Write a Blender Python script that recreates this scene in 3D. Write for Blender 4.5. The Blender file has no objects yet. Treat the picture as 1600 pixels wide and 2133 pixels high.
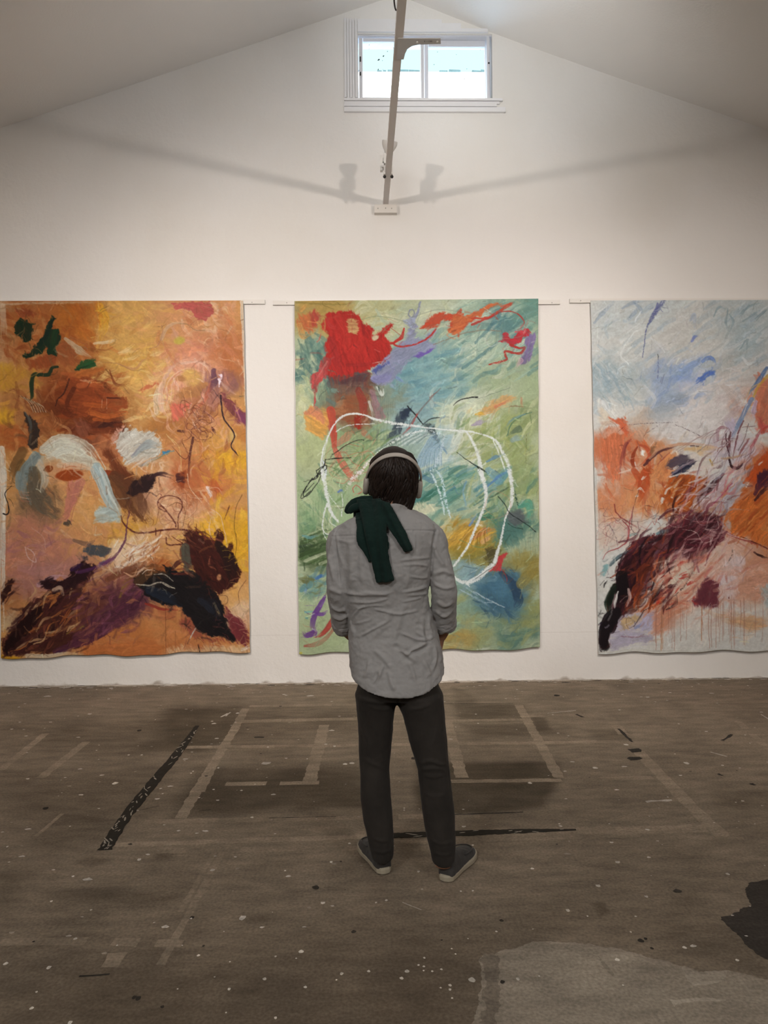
import bpy, bmesh, math, random
import numpy as np
from mathutils import Vector, Matrix, noise as mnoise

SC = bpy.context.scene
COL = SC.collection
R = math.radians
random.seed(7)
RNG = np.random.default_rng(11)

# ------------------------------------------------------------------ camera
IMG_W, IMG_H, FPX = 1600.0, 2133.0, 1500.0
CAM_Z, CAM_D = 1.51, 6.4
YAW, ROLL = R(1.0), R(0.42)
CAM = Vector((0.0, -CAM_D, CAM_Z))
_f = Vector((math.sin(YAW), math.cos(YAW), 0))
_r0 = Vector((math.cos(YAW), -math.sin(YAW), 0))
_u0 = Vector((0, 0, 1))
_r = _r0 * math.cos(ROLL) - _u0 * math.sin(ROLL)
_u = _r0 * math.sin(ROLL) + _u0 * math.cos(ROLL)
cd = bpy.data.cameras.new('camera')
cam = bpy.data.objects.new('camera', cd)
COL.objects.link(cam)
cd.sensor_fit = 'VERTICAL'
cd.sensor_height = 36.0
cd.lens = 36.0 * FPX / IMG_H
cd.clip_start = 0.05
cam.matrix_world = Matrix(((_r.x, _u.x, -_f.x, CAM.x), (_r.y, _u.y, -_f.y, CAM.y), (_r.z, _u.z, -_f.z, CAM.z), (0, 0, 0, 1)))
SC.camera = cam

# ------------------------------------------------------------------ colour management
SC.view_settings.view_transform = 'Standard'
SC.view_settings.look = 'None'
SC.view_settings.gamma = 1.0
SC.view_settings.use_curve_mapping = False
SC.view_settings.exposure = 0.0
SC.cycles.use_denoising = True
SC.cycles.max_bounces = 10
SC.cycles.diffuse_bounces = 6
SC.cycles.sample_clamp_indirect = 6.0

# ------------------------------------------------------------------ daylight outside and lamps inside
world = bpy.data.worlds.new('sky')
SC.world = world
world.use_nodes = True
wn = world.node_tree.nodes
wn['Background'].inputs[0].default_value = (0.70, 0.97, 1.0, 1)
wn['Background'].inputs[1].default_value = 1.3

sd = bpy.data.lights.new('sun', 'SUN')
sd.energy = 28.0
sd.angle = R(0.6)
sd.color = (1.0, 0.97, 0.93)
so = bpy.data.objects.new('sun', sd)
COL.objects.link(so)
so.rotation_euler = (R(38), 0, R(-20))      # high, from behind the camera side, lands on the added bounce roof and the parapet outside

def spot(x, y, z, tx, ty, tz, watts, deg, blend, col, rad=0.06):
    d = bpy.data.lights.new('spot', 'SPOT')
    d.energy = watts
    d.spot_size = R(deg)
    d.spot_blend = blend
    d.color = col
    d.shadow_soft_size = rad
    o = bpy.data.objects.new('spot', d)
    COL.objects.link(o)
    o.location = (x, y, z)
    o.rotation_euler = (Vector((tx, ty, tz)) - Vector((x, y, z))).to_track_quat('-Z', 'Y').to_euler()
    return o

WARM = (1.0, 0.882, 0.785)
# track lamps on both sides behind the viewer, washing the end wall
for sx in (-1, 1):
    spot(sx*1.95, -4.0, 3.85, -sx*0.3, 0.0, 2.15, 250, 95, 1.0, WARM, 0.05)
    spot(sx*2.45, -4.1, 3.85, sx*2.6, 0.0, 1.65, 262, 95, 1.0, WARM, 0.05)
# unseen fill lamps added behind the viewer; then a track lamp at the ridge
for x in (-2.4, 2.4):
    spot(x, -8.6, 4.1, x*0.25, -3.4, 1.30, 300 if x > 0 else 380, 66, 1.0, (0.99, 0.97, 0.94), 0.4)
    spot(x, -7.2, 3.0, x*0.9, -6.6, 5.0, 330, 120, 1.0, (1.0, 0.97, 0.93), 0.3)
spot(0.30, -2.7, 4.40, 1.15, -0.55, 5.60, 125, 75, 1.0, (1.0, 0.99, 0.95), 0.08)
spot(-0.25, -2.9, 4.40, -0.75, -0.7, 6.1, 46, 130, 1.0, (0.97, 0.99, 1.0), 0.25)  # unseen uplight added to lift the ceiling and upper wall

# ------------------------------------------------------------------ pixel -> place helpers (f = 1500 px, 1600 x 2133)
def ray(px, py):
    return _f + _r * ((px - IMG_W / 2) / FPX) + _u * ((IMG_H / 2 - py) / FPX)
def on_y(px, py, y):
    d = ray(px, py)
    return CAM + d * ((y - CAM.y) / d.y)
def on_z(px, py, z=0.0):
    d = ray(px, py)
    return CAM + d * ((z - CAM.z) / d.z)
def project(p):
    v = Vector(p) - CAM
    w = v.dot(_f)
    return IMG_W / 2 + FPX * v.dot(_r) / w, IMG_H / 2 - FPX * v.dot(_u) / w

# ------------------------------------------------------------------ object helpers
def tag(o, label=None, cat=None, group=None, kind=None):
    if label: o['label'] = label
    if cat: o['category'] = cat
    if group: o['group'] = group
    if kind: o['kind'] = kind
    return o
def empty(name, loc, label, cat, group=None):
    o = bpy.data.objects.new(name, None)
    o.empty_display_size = 0.1
    o.location = loc
    COL.objects.link(o)
    return tag(o, label, cat, group)
def link(name, me, parent=None, smooth=False):
    o = bpy.data.objects.new(name, me)
    COL.objects.link(o)
    if parent is not None:
        o.parent = parent
        o.matrix_parent_inverse = Matrix.Translation(-Vector(parent.location))
    if smooth:
        me.polygons.foreach_set('use_smooth', [True] * len(me.polygons))
    return o
def from_bm(name, bm, mat, parent=None, smooth=False, bevel=0.0):
    me = bpy.data.meshes.new(name)
    if bevel > 0:
        bmesh.ops.bevel(bm, geom=[e for e in bm.edges if e.is_manifold and e.calc_face_angle(0) > 0.5], offset=bevel, segments=2, affect='EDGES', profile=0.5, clamp_overlap=True)
    bmesh.ops.recalc_face_normals(bm, faces=bm.faces)
    bm.to_mesh(me)
    bm.free()
    for m in (mat if isinstance(mat, (list, tuple)) else [mat]):
        me.materials.append(m)
    return link(name, me, parent, smooth)
def from_py(name, verts, faces, mat, parent=None, smooth=False):
    me = bpy.data.meshes.new(name)
    me.from_pydata([tuple(v) for v in verts], [], faces)
    me.update()
    bm = bmesh.new(); bm.from_mesh(me)
    bmesh.ops.recalc_face_normals(bm, faces=bm.faces)
    bm.to_mesh(me); bm.free()
    if mat: me.materials.append(mat)
    return link(name, me, parent, smooth)
def add_box(bm, x0, x1, y0, y1, z0, z1):
    v = [bm.verts.new(p) for p in ((x0,y0,z0),(x1,y0,z0),(x1,y1,z0),(x0,y1,z0),(x0,y0,z1),(x1,y0,z1),(x1,y1,z1),(x0,y1,z1))]
    for f in ((0,3,2,1),(4,5,6,7),(0,1,5,4),(1,2,6,5),(2,3,7,6),(3,0,4,7)):
        bm.faces.new([v[i] for i in f])
    return v
def add_obox(bm, c, ax, ay, az, sx, sy, sz):
    c, ax, ay, az = Vector(c), Vector(ax).normalized(), Vector(ay).normalized(), Vector(az).normalized()
    v = [bm.verts.new(c + ax*(i*sx/2) + ay*(j*sy/2) + az*(k*sz/2)) for (i,j,k) in ((-1,-1,-1),(1,-1,-1),(1,1,-1),(-1,1,-1),(-1,-1,1),(1,-1,1),(1,1,1),(-1,1,1))]
    for f in ((0,3,2,1),(4,5,6,7),(0,1,5,4),(1,2,6,5),(2,3,7,6),(3,0,4,7)):
        bm.faces.new([v[i] for i in f])
def add_loft(bm, rings, cap=True):
    rr = [[bm.verts.new(p) for p in ring] for ring in rings]
    n = len(rr[0])
    for a, b in zip(rr, rr[1:]):
        for i in range(n):
            bm.faces.new((a[i], a[(i+1) % n], b[(i+1) % n], b[i]))
    if cap:
        for ring in (rr[0], rr[-1]):
            c = bm.verts.new(sum((v.co for v in ring), Vector()) / n)
            for i in range(n):
                bm.faces.new((ring[i], ring[(i+1) % n], c))
    return rr
def frame_axes(d, hint=Vector((0,0,1))):
    d = Vector(d).normalized()
    if abs(d.dot(hint)) > 0.97: hint = Vector((0,1,0))
    a = d.cross(hint).normalized()
    return a, a.cross(d).normalized()
def tube_rings(pts, radii, n=12, hint=Vector((0,0,1)), squash=None):
    pts = [Vector(p) for p in pts]
    rings = []
    for i, p in enumerate(pts):
        d = (pts[min(i+1, len(pts)-1)] - pts[max(i-1, 0)])
        a, b = frame_axes(d, hint)
        ra = rb = radii[i]
        if squash is not None: rb = ra * squash[i]
        rings.append([p + a*(ra*math.cos(2*math.pi*k/n)) + b*(rb*math.sin(2*math.pi*k/n)) for k in range(n)])
    return rings
def add_tube(bm, pts, radii, n=12, hint=Vector((0,0,1)), squash=None):
    if not hasattr(radii, '__len__'): radii = [radii] * len(pts)
    return add_loft(bm, tube_rings(pts, radii, n, hint, squash))
def catmull(pts, per=8):
    pts = [np.array(p, float) for p in pts]
    if len(pts) < 3:
        return [pts[0] + (pts[-1]-pts[0])*t for t in np.linspace(0, 1, per*2)]
    P = [2*pts[0]-pts[1]] + pts + [2*pts[-1]-pts[-2]]
    out = []
    for i in range(1, len(P)-2):
        p0, p1, p2, p3 = P[i-1:i+3]
        for t in np.linspace(0, 1, per, endpoint=False):
            out.append(0.5*((2*p1) + (-p0+p2)*t + (2*p0-5*p1+4*p2-p3)*t*t + (-p0+3*p1-3*p2+p3)*t**3))
    out.append(pts[-1])
    return out
def remesh(bm, voxel, smooth_iter=4, smooth_f=0.5):
    """union the closed shells of bm into one continuous skin"""
    me = bpy.data.meshes.new('tmp')
    bmesh.ops.recalc_face_normals(bm, faces=bm.faces)
    bm.to_mesh(me); bm.free()
    o = bpy.data.objects.new('tmp', me)
    COL.objects.link(o)
    m = o.modifiers.new('r', 'REMESH'); m.mode = 'VOXEL'; m.voxel_size = voxel; m.adaptivity = 0
    if smooth_iter:
        s = o.modifiers.new('s', 'SMOOTH'); s.factor = smooth_f; s.iterations = smooth_iter
    dg = bpy.context.evaluated_depsgraph_get()
    dg.update()
    out = bpy.data.meshes.new_from_object(o.evaluated_get(dg))
    bpy.data.objects.remove(o)
    bpy.data.meshes.remove(me)
    return out
def get_co(me):
    a = np.empty(len(me.vertices)*3); me.vertices.foreach_get('co', a); return a.reshape(-1, 3)
def get_no(me):
    a = np.empty(len(me.vertices)*3); me.vertices.foreach_get('normal', a); return a.reshape(-1, 3)
def set_co(me, co):
    me.vertices.foreach_set('co', np.ascontiguousarray(co).ravel()); me.update()

# ------------------------------------------------------------------ materials
def lin(c):
    c = np.asarray(c, float) / 255.0
    return np.where(c <= 0.04045, c/12.92, ((c+0.055)/1.055)**2.4)
def new_mat(name):
    m = bpy.data.materials.new(name); m.use_nodes = True
    nt = m.node_tree
    return m, nt, nt.nodes['Principled BSDF']
def mat_plain(name, col, rough=0.6, metal=0.0, vary=0.08, scale=20.0, bump=0.0, bscale=200.0, spec=0.5, sheen=0.0, bdist=0.002):
    """col: linear rgb; small procedural colour variation and an optional bump"""
    m, nt, b = new_mat(name)
    b.inputs['Roughness'].default_value = rough
    b.inputs['Metallic'].default_value = metal
    b.inputs['Specular IOR Level'].default_value = spec
    if sheen: b.inputs['Sheen Weight'].default_value = sheen
    tc = nt.nodes.new('ShaderNodeTexCoord')
    no = nt.nodes.new('ShaderNodeTexNoise'); no.inputs['Scale'].default_value = scale; no.inputs['Detail'].default_value = 4
    nt.links.new(tc.outputs['Object'], no.inputs['Vector'])
    mx = nt.nodes.new('ShaderNodeMix'); mx.data_type = 'RGBA'
    c = np.array(col, float)
    mx.inputs[6].default_value = (*np.clip(c*(1-vary), 0, 1), 1)
    mx.inputs[7].default_value = (*np.clip(c*(1+vary), 0, 1), 1)
    nt.links.new(no.outputs['Fac'], mx.inputs[0])
    nt.links.new(mx.outputs[2], b.inputs['Base Color'])
    if bump:
        n2 = nt.nodes.new('ShaderNodeTexNoise'); n2.inputs['Scale'].default_value = bscale; n2.inputs['Detail'].default_value = 3
        nt.links.new(tc.outputs['Object'], n2.inputs['Vector'])
        bp = nt.nodes.new('ShaderNodeBump'); bp.inputs['Strength'].default_value = bump; bp.inputs['Distance'].default_value = bdist
        nt.links.new(n2.outputs['Fac'], bp.inputs['Height'])
        nt.links.new(bp.outputs[0], b.inputs['Normal'])
    return m
def vnoise(shape, cell, seed):
    """smooth value noise, about `cell` samples per feature, range 0..1"""
    rg = np.random.default_rng(seed)
    cy, cx = (cell, cell) if not hasattr(cell, '__len__') else cell
    gh, gw = int(shape[0]/cy)+3, int(shape[1]/cx)+3
    g = rg.random((gh, gw))
    y = np.arange(shape[0])/cy; x = np.arange(shape[1])/cx
    yi = y.astype(int); xi = x.astype(int)
    fy = y-yi; fx = x-xi
    fy = (fy*fy*(3-2*fy))[:, None]; fx = (fx*fx*(3-2*fx))[None, :]
    a = g[np.ix_(yi, xi)]; b = g[np.ix_(yi, xi+1)]; c = g[np.ix_(yi+1, xi)]; d = g[np.ix_(yi+1, xi+1)]
    return (a*(1-fx)+b*fx)*(1-fy) + (c*(1-fx)+d*fx)*fy
def fbm(shape, cell, seed, octs=4):
    out = np.zeros(shape); amp = 1.0; tot = 0
    for k in range(octs):
        cc = max(cell/2**k, 1.0)
        out += amp*vnoise(shape, cc, seed*31+k); tot += amp; amp *= 0.55
    return out/tot
def sstep(a, b, x):
    t = np.clip((x-a)/(b-a), 0, 1)
    return t*t*(3-2*t)
# ================================================================== ROOM SHELL
# -- wall plaster: matte white paint with trowel marks, faint tan patches, a hairline seam low down
m_wall, nt, b = new_mat('white_plaster')
b.inputs['Roughness'].default_value = 0.85
b.inputs['Specular IOR Level'].default_value = 0.2
geo = nt.nodes.new('ShaderNodeNewGeometry')
n1 = nt.nodes.new('ShaderNodeTexNoise'); n1.inputs['Scale'].default_value = 0.7; n1.inputs['Detail'].default_value = 5
n2 = nt.nodes.new('ShaderNodeTexNoise'); n2.inputs['Scale'].default_value = 26; n2.inputs['Detail'].default_value = 6; n2.inputs['Roughness'].default_value = 0.6
n3 = nt.nodes.new('ShaderNodeTexNoise'); n3.inputs['Scale'].default_value = 5; n3.inputs['Detail'].default_value = 4
for n in (n1, n2, n3): nt.links.new(geo.outputs['Position'], n.inputs['Vector'])
rp = nt.nodes.new('ShaderNodeValToRGB')
rp.color_ramp.elements[0].position = 0.30; rp.color_ramp.elements[0].color = (0.755, 0.735, 0.70, 1)
rp.color_ramp.elements[1].position = 0.55; rp.color_ramp.elements[1].color = (0.80, 0.79, 0.775, 1)
nt.links.new(n1.outputs['Fac'], rp.inputs[0])
sep = nt.nodes.new('ShaderNodeSeparateXYZ'); nt.links.new(geo.outputs['Position'], sep.inputs[0])
# grime where the wall meets the floor
wob = nt.nodes.new('ShaderNodeMath'); wob.operation = 'MULTIPLY_ADD'
wob.inputs[1].default_value = -0.16; nt.links.new(n3.outputs['Fac'], wob.inputs[0]); nt.links.new(sep.outputs['Z'], wob.inputs[2])
mr = nt.nodes.new('ShaderNodeMapRange'); mr.inputs['From Min'].default_value = -0.092; mr.inputs['From Max'].default_value = -0.070
mr.inputs['To Min'].default_value = 0.75; mr.inputs['To Max'].default_value = 0.0
nt.links.new(wob.outputs[0], mr.inputs['Value'])
gm = nt.nodes.new('ShaderNodeMix'); gm.data_type = 'RGBA'; gm.inputs[7].default_value = (0.30, 0.25, 0.20, 1)
nt.links.new(mr.outputs[0], gm.inputs[0]); nt.links.new(rp.outputs[0], gm.inputs[6])
# hairline seam at 0.42 m
sm = nt.nodes.new('ShaderNodeMath'); sm.operation = 'SUBTRACT'; sm.inputs[1].default_value = 0.425; nt.links.new(sep.outputs['Z'], sm.inputs[0])
sa = nt.nodes.new('ShaderNodeMath'); sa.operation = 'ABSOLUTE'; nt.links.new(sm.outputs[0], sa.inputs[0])
sl = nt.nodes.new('ShaderNodeMath'); sl.operation = 'LESS_THAN'; sl.inputs[1].default_value = 0.0022; nt.links.new(sa.outputs[0], sl.inputs[0])
sf = nt.nodes.new('ShaderNodeMath'); sf.operation = 'MULTIPLY'; sf.inputs[1].default_value = 0.22; nt.links.new(sl.outputs[0], sf.inputs[0])
sx = nt.nodes.new('ShaderNodeMix'); sx.data_type = 'RGBA'; sx.inputs[7].default_value = (0.35, 0.31, 0.27, 1)
nt.links.new(sf.outputs[0], sx.inputs[0]); nt.links.new(gm.outputs[2], sx.inputs[6])
nt.links.new(sx.outputs[2], b.inputs['Base Color'])
add = nt.nodes.new('ShaderNodeMath'); add.operation = 'MULTIPLY_ADD'; add.inputs[1].default_value = 2.5
nt.links.new(n3.outputs['Fac'], add.inputs[0]); nt.links.new(n2.outputs['Fac'], add.inputs[2])
bp = nt.nodes.new('ShaderNodeBump'); bp.inputs['Strength'].default_value = 0.55; bp.inputs['Distance'].default_value = 0.006
nt.links.new(add.outputs[0], bp.inputs['Height']); nt.links.new(bp.outputs[0], b.inputs['Normal'])

m_ceil = mat_plain('ceiling_white', (0.85, 0.84, 0.825), 0.8, 0, 0.03, 1.2, 0.25, 60, 0.2, bdist=0.004)
m_side = mat_plain('side_wall_white', (0.62, 0.57, 0.52), 0.9, 0, 0.05, 1.0)
m_trim = mat_plain('trim_white', (0.78, 0.78, 0.80), 0.5, 0, 0.03, 8)
m_alu = mat_plain('window_aluminium', (0.66, 0.67, 0.72), 0.4, 0.0, 0.05, 30)
m_dark = mat_plain('black_rubber', (0.012, 0.012, 0.012), 0.5, 0, 0.2, 50)
m_beamw = mat_plain('beam_white_paint', (0.66, 0.63, 0.62), 0.45, 0, 0.04, 6)

# window opening, read on the wall plane
WL, WT = on_y(745, 70, 0).x, on_y(745, 70, 0).z
WRx, WB = on_y(1026, 206, 0).x, on_y(880, 206, 0).z
XW, ZT = 5.2, 6.4
bm = bmesh.new()
add_box(bm, -XW, WL, 0, 0.22, -0.1, ZT)
add_box(bm, WRx, XW, 0, 0.22, -0.1, ZT)
add_box(bm, WL, WRx, 0, 0.22, -0.1, WB)
add_box(bm, WL, WRx, 0, 0.22, WT, ZT)
bmesh.ops.remove_doubles(bm, verts=bm.verts, dist=1e-5)
wall = from_bm('wall_back', bm, m_wall); tag(wall, kind='structure')
# the ceiling profile on the end wall, carried straight back over the viewer's head
prof_px = [(0, 267), (250, 185), (500, 101), (700, 33), (790, 2), (812, -6), (826, -9), (842, -5), (862, 3), (950, 38), (1027, 69), (1150, 114), (1300, 167), (1450, 219), (1600, 271)]
prof = [on_y(x, y, 0) for x, y in prof_px]
prof = [(p.x, p.z) for p in prof]
s0 = (prof[1][1]-prof[0][1])/(prof[1][0]-prof[0][0]); s1 = (prof[-1][1]-prof[-2][1])/(prof[-1][0]-prof[-2][0])
prof = [(-XW, prof[0][1]+s0*(-XW-prof[0][0]))] + prof + [(XW, prof[-1][1]+s1*(XW-prof[-1][0]))]
YB = -12.5
bm = bmesh.new()
NY = 30
grid = []
for j in range(NY+1):
    y = -0.0 + (YB)*j/NY
    row = []
    for x, z in prof:
        dz = 0.012*mnoise.noise(Vector((x*0.5, y*0.5, 3.3)))*min(1, -y/1.0)
        row.append((bm.verts.new((x, y, z+dz)), bm.verts.new((x, y, z+0.15))))
    grid.append(row)
for j in range(NY):
    for i in range(len(prof)-1):
        a, b_, c, d = grid[j][i], grid[j][i+1], grid[j+1][i+1], grid[j+1][i]
        bm.faces.new((a[0], b_[0], c[0], d[0])); bm.faces.new((a[1], d[1], c[1], b_[1]))
for j in range(NY):
    for i, fl in ((0, 0), (len(prof)-1, 1)):
        a, d = grid[j][i], grid[j+1][i]
        bm.faces.new((a[0], d[0], d[1], a[1]) if not fl else (a[0], a[1], d[1], d[0]))
for j in (0, NY):
    for i in range(len(prof)-1):
        a, b_ = grid[j][i], grid[j][i+1]
        bm.faces.new((a[0], a[1], b_[1], b_[0]))
ceil = from_bm('ceiling', bm, m_ceil); tag(ceil, kind='structure')
EAVE = prof[0][1]
for nm, x0, x1, zt in (('wall_left', -XW-0.2, -XW, prof[0][1]+0.15), ('wall_right', XW, XW+0.2, prof[-1][1]+0.15)):
    bm = bmesh.new(); add_box(bm, x0, x1, YB-0.2, 0.22, -0.1, zt)
    tag(from_bm(nm, bm, m_side), kind='structure')
bm = bmesh.new(); add_box(bm, -XW, XW, YB-0.2, YB, -0.1, ZT)
tag(from_bm('wall_front', bm, m_side), kind='structure')

# ------------------------------------------------------------------ casing round the window (fluted left and bottom)
def wp(px, py, y=0.0): return on_y(px, py, y)
def wbox(bm, x0, y0, x1, y1, ya, yb):
    """box between two picture corners on the wall plane, from depth ya to yb"""
    a, c = wp(x0, y0), wp(x1, y1)
    add_box(bm, min(a.x, c.x), max(a.x, c.x), min(ya, yb), max(ya, yb), min(a.z, c.z), max(a.z, c.z))
bm = bmesh.new()
for k in range(5):
    x0 = 717 + k*5.6; dep = -0.026 if k in (0, 4) else (-0.017 if k % 2 else -0.022)
    wbox(bm, x0, 41.6, x0+5.6, 206, 0.0, dep)
for k in range(5):
    y0 = 207 + k*5.8; dep = -0.026 if k in (0, 4) else (-0.017 if k % 2 else -0.022)
    wbox(bm, 717, y0, 1052 if k > 2 else 1042 - 6*k + 4, y0+5.8, 0.0, dep)
wbox(bm, 745, 41.6, 920, 62, 0.0, -0.014)
wbox(bm, 920, 50, 960, 62, 0.0, -0.012)
wbox(bm, 745, 62, 1016, 70, 0.0, -0.024)
tag(from_bm('trim_1', bm, m_trim, bevel=0.0015), kind='structure')
# ------------------------------------------------------------------ window_1: fixed frame, two sliding sashes with panes
bm = bmesh.new()
FY0, FY1 = 0.015, 0.12
wbox(bm, 745.2, 70.2, 1025.8, 73.5, FY0, FY1)
wbox(bm, 745.2, 203, 1025.8, 205.8, FY0, FY1)
wbox(bm, 745.2, 73.5, 747, 203, FY0+0.05, FY1)
wbox(bm, 1021, 73.5, 1023, 203, FY0+0.02, FY1)
wbox(bm, 1014.5, 73.5, 1021, 203, FY0, FY1)
win = from_bm('window_1', bm, m_alu, bevel=0.001); tag(win, kind='structure')
m_glass, nt, b = new_mat('window_glass')
nt.nodes.remove(b)
tr = nt.nodes.new('ShaderNodeBsdfTransparent'); tr.inputs[0].default_value = (0.95, 0.985, 0.98, 1)
gl = nt.nodes.new('ShaderNodeBsdfGlossy'); gl.inputs['Roughness'].default_value = 0.03
fr = nt.nodes.new('ShaderNodeFresnel'); fr.inputs[0].default_value = 1.3
dn = nt.nodes.new('ShaderNodeBsdfTransparent')
mxs = nt.nodes.new('ShaderNodeMixShader')
nt.links.new(fr.outputs[0], mxs.inputs[0]); nt.links.new(tr.outputs[0], mxs.inputs[1]); nt.links.new(gl.outputs[0], mxs.inputs[2])
nt.links.new(mxs.outputs[0], nt.nodes['Material Output'].inputs['Surface'])
m_speck = mat_plain('dirt_specks', (0.03, 0.03, 0.035), 0.9)
def sash(x0, y0, x1, y1, px0, py0, px1, py1, ya, yb, specks, label):
    bm = bmesh.new()
    wbox(bm, x0, y0, px0, y1, ya, yb); wbox(bm, px1, y0, x1, y1, ya, yb)
    wbox(bm, px0, y0, px1, py0, ya, yb); wbox(bm, px0, py1, px1, y1, ya, yb)
    bmesh.ops.remove_doubles(bm, verts=bm.verts, dist=1e-5)
    s = from_bm('sash', bm, m_alu, win)
    s['label'] = label
    bm = bmesh.new()
    ym = (ya+yb)/2
    wbox(bm, px0, py0, px1, py1, ym-0.002, ym+0.002)
    for (sx, sy, r, el) in specks:
        c = wp(sx, sy); rr = r/234.0
        vs = [bm.verts.new((c.x + rr*math.cos(t)*(1+0.3*math.sin(3*t+sx)), ym-0.0035, c.z + rr*el*math.sin(t+0.5))) for t in np.linspace(0, 2*math.pi, 10, endpoint=False)]
        f = bm.faces.new(vs); f.material_index = 1
    p = from_bm('pane', bm, [m_glass, m_speck], s)
    return s
s1 = sash(747.5, 74, 884.5, 202.5, 756, 81.5, 877, 198, 0.035, 0.06,
     [(799, 110.5, 1.7, 1), (789, 118, 2.4, .8), (807.5, 100.5, 1.2, .7), (769, 87, .8, 1), (769, 95.5, .8, 1), (788, 138.5, 1.2, 1.4), (790.5, 149.5, 1, 1), (797, 119.5, .8, 1), (820, 93, .7, 1), (797.5, 138, .6, 1)],
     'left sliding sash with two dark latches')
s2 = sash(884.7, 73.6, 1014.3, 202.8, 894, 86.8, 1012.5, 200.5, 0.07, 0.095,
     [(969.5, 153.5, 1.4, 1), (987.5, 148.8, 1.8, .6), (913, 96.5, .9, .8), (906, 123, .9, 1), (1003.5, 92.5, .8, .6), (953, 102, .7, 1), (975, 132, .8, .8)], 'right sash with a taller top rail')
for yy, hh, n in ((118.5, 5.0, 'latch'), (149, 3.4, 'latch')):
    bm = bmesh.new(); wbox(bm, 749.3, yy-hh, 752, yy+hh, 0.027, 0.036)
    o = from_bm(n, bm, m_dark, s1, bevel=0.001)
bm = bmesh.new(); c = wp(1018.8, 129.5)
bmesh.ops.create_uvsphere(bm, u_segments=10, v_segments=6, radius=0.008, matrix=Matrix.Translation((c.x, 0.012, c.z)))
from_bm('screw_head', bm, m_dark, win, smooth=True)

# ------------------------------------------------------------------ what stands outside: a sunlit white building with a coping
m_ext = mat_plain('white_render_outside', (0.86, 0.86, 0.86), 0.8, 0, 0.02, 2)
m_cop = mat_plain('blue_grey_coping', (0.045, 0.075, 0.085), 0.8, 0, 0.4, 14, spec=0.1)
YO = 6.0
zt = on_y(880, 150, YO).z
bm = bmesh.new(); add_box(bm, -9, 10, YO, YO+5, -0.1, zt)
ext = from_bm('neighbouring_building', bm, m_ext); tag(ext, 'bright white building wall seen low outside through the gable window', 'building')
bm = bmesh.new()
random.seed(5)
x = -1.6; top = [(-1.7, 0.006)]
while x < 3.4:
    w = random.uniform(0.05, 0.22); h = 0.055*random.uniform(0.75, 1.1) if random.random() < 0.8 and not (1.5 < x < 1.7) else 0.012
    top += [(x, h), (x+w, h*random.uniform(.85, 1))]
    g = random.uniform(0.006, 0.03); top += [(x+w+0.003, 0.012), (x+w+g, 0.012)]; x += w+g+0.003
top.append((3.6, 0.006))
fr_ = [bm.verts.new((x, YO+0.02, zt+h)) for x, h in top]; bk_ = [bm.verts.new((x, YO+0.25, zt+h)) for x, h in top]
fb_ = [bm.verts.new((x, YO+0.02, zt)) for x, h in top]; bb_ = [bm.verts.new((x, YO+0.25, zt)) for x, h in top]
for i in range(len(top)-1):
    for q in ((fb_[i], fb_[i+1], fr_[i+1], fr_[i]), (fr_[i], fr_[i+1], bk_[i+1], bk_[i]), (bk_[i], bk_[i+1], bb_[i+1], bb_[i])): bm.faces.new(q)
cp = from_bm('coping', bm, m_cop, ext)
cp['label'] = 'broken blue grey coping course along its top'

bm = bmesh.new(); add_box(bm, -6, 7, 0.3, YO, 4.88, 5.0)
lr = from_bm('bounce_roof', bm, mat_plain('pale_blue_bounce', (0.50, 0.66, 0.90), 0.7, 0, 0.04, 3), ext)  # unseen slab added below the window to bounce bluish daylight onto the ceiling
# ================================================================== FLOOR: worn brown painted concrete
m_floor, nt, b = new_mat('worn_concrete')
at = nt.nodes.new('ShaderNodeAttribute'); at.attribute_name = 'paint'
geo = nt.nodes.new('ShaderNodeNewGeometry')
na = nt.nodes.new('ShaderNodeTexNoise'); na.inputs['Scale'].default_value = 9; na.inputs['Detail'].default_value = 8; na.inputs['Roughness'].default_value = 0.65
nb_ = nt.nodes.new('ShaderNodeTexNoise'); nb_.inputs['Scale'].default_value = 90; nb_.inputs['Detail'].default_value = 4
nc = nt.nodes.new('ShaderNodeTexNoise'); nc.inputs['Scale'].default_value = 2.2; nc.inputs['Detail'].default_value = 6
mp = nt.nodes.new('ShaderNodeMapping'); mp.inputs['Scale'].default_value = (0.55, 1.6, 1)
nt.links.new(geo.outputs['Position'], mp.inputs['Vector'])
nt.links.new(mp.outputs[0], na.inputs['Vector']); nt.links.new(geo.outputs['Position'], nb_.inputs['Vector']); nt.links.new(geo.outputs['Position'], nc.inputs['Vector'])
def mrange(src, a, b_, c, d):
    n = nt.nodes.new('ShaderNodeMapRange'); n.inputs['From Min'].default_value = a; n.inputs['From Max'].default_value = b_
    n.inputs['To Min'].default_value = c; n.inputs['To Max'].default_value = d
    nt.links.new(src, n.inputs['Value']); return n.outputs[0]
k1 = mrange(na.outputs['Fac'], 0.3, 0.7, 0.70, 1.26)
k2 = mrange(nb_.outputs['Fac'], 0.3, 0.7, 0.78, 1.22)
k3 = mrange(nc.outputs['Fac'], 0.35, 0.65, 0.88, 1.10)
mm = nt.nodes.new('ShaderNodeMath'); mm.operation = 'MULTIPLY'; nt.links.new(k1, mm.inputs[0]); nt.links.new(k2, mm.inputs[1])
m3 = nt.nodes.new('ShaderNodeMath'); m3.operation = 'MULTIPLY'; nt.links.new(mm.outputs[0], m3.inputs[0]); nt.links.new(k3, m3.inputs[1])
vm = nt.nodes.new('ShaderNodeVectorMath'); vm.operation = 'SCALE'
nt.links.new(at.outputs['Color'], vm.inputs[0]); nt.links.new(m3.outputs[0], vm.inputs['Scale'])
nt.links.new(vm.outputs[0], b.inputs['Base Color'])
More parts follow.
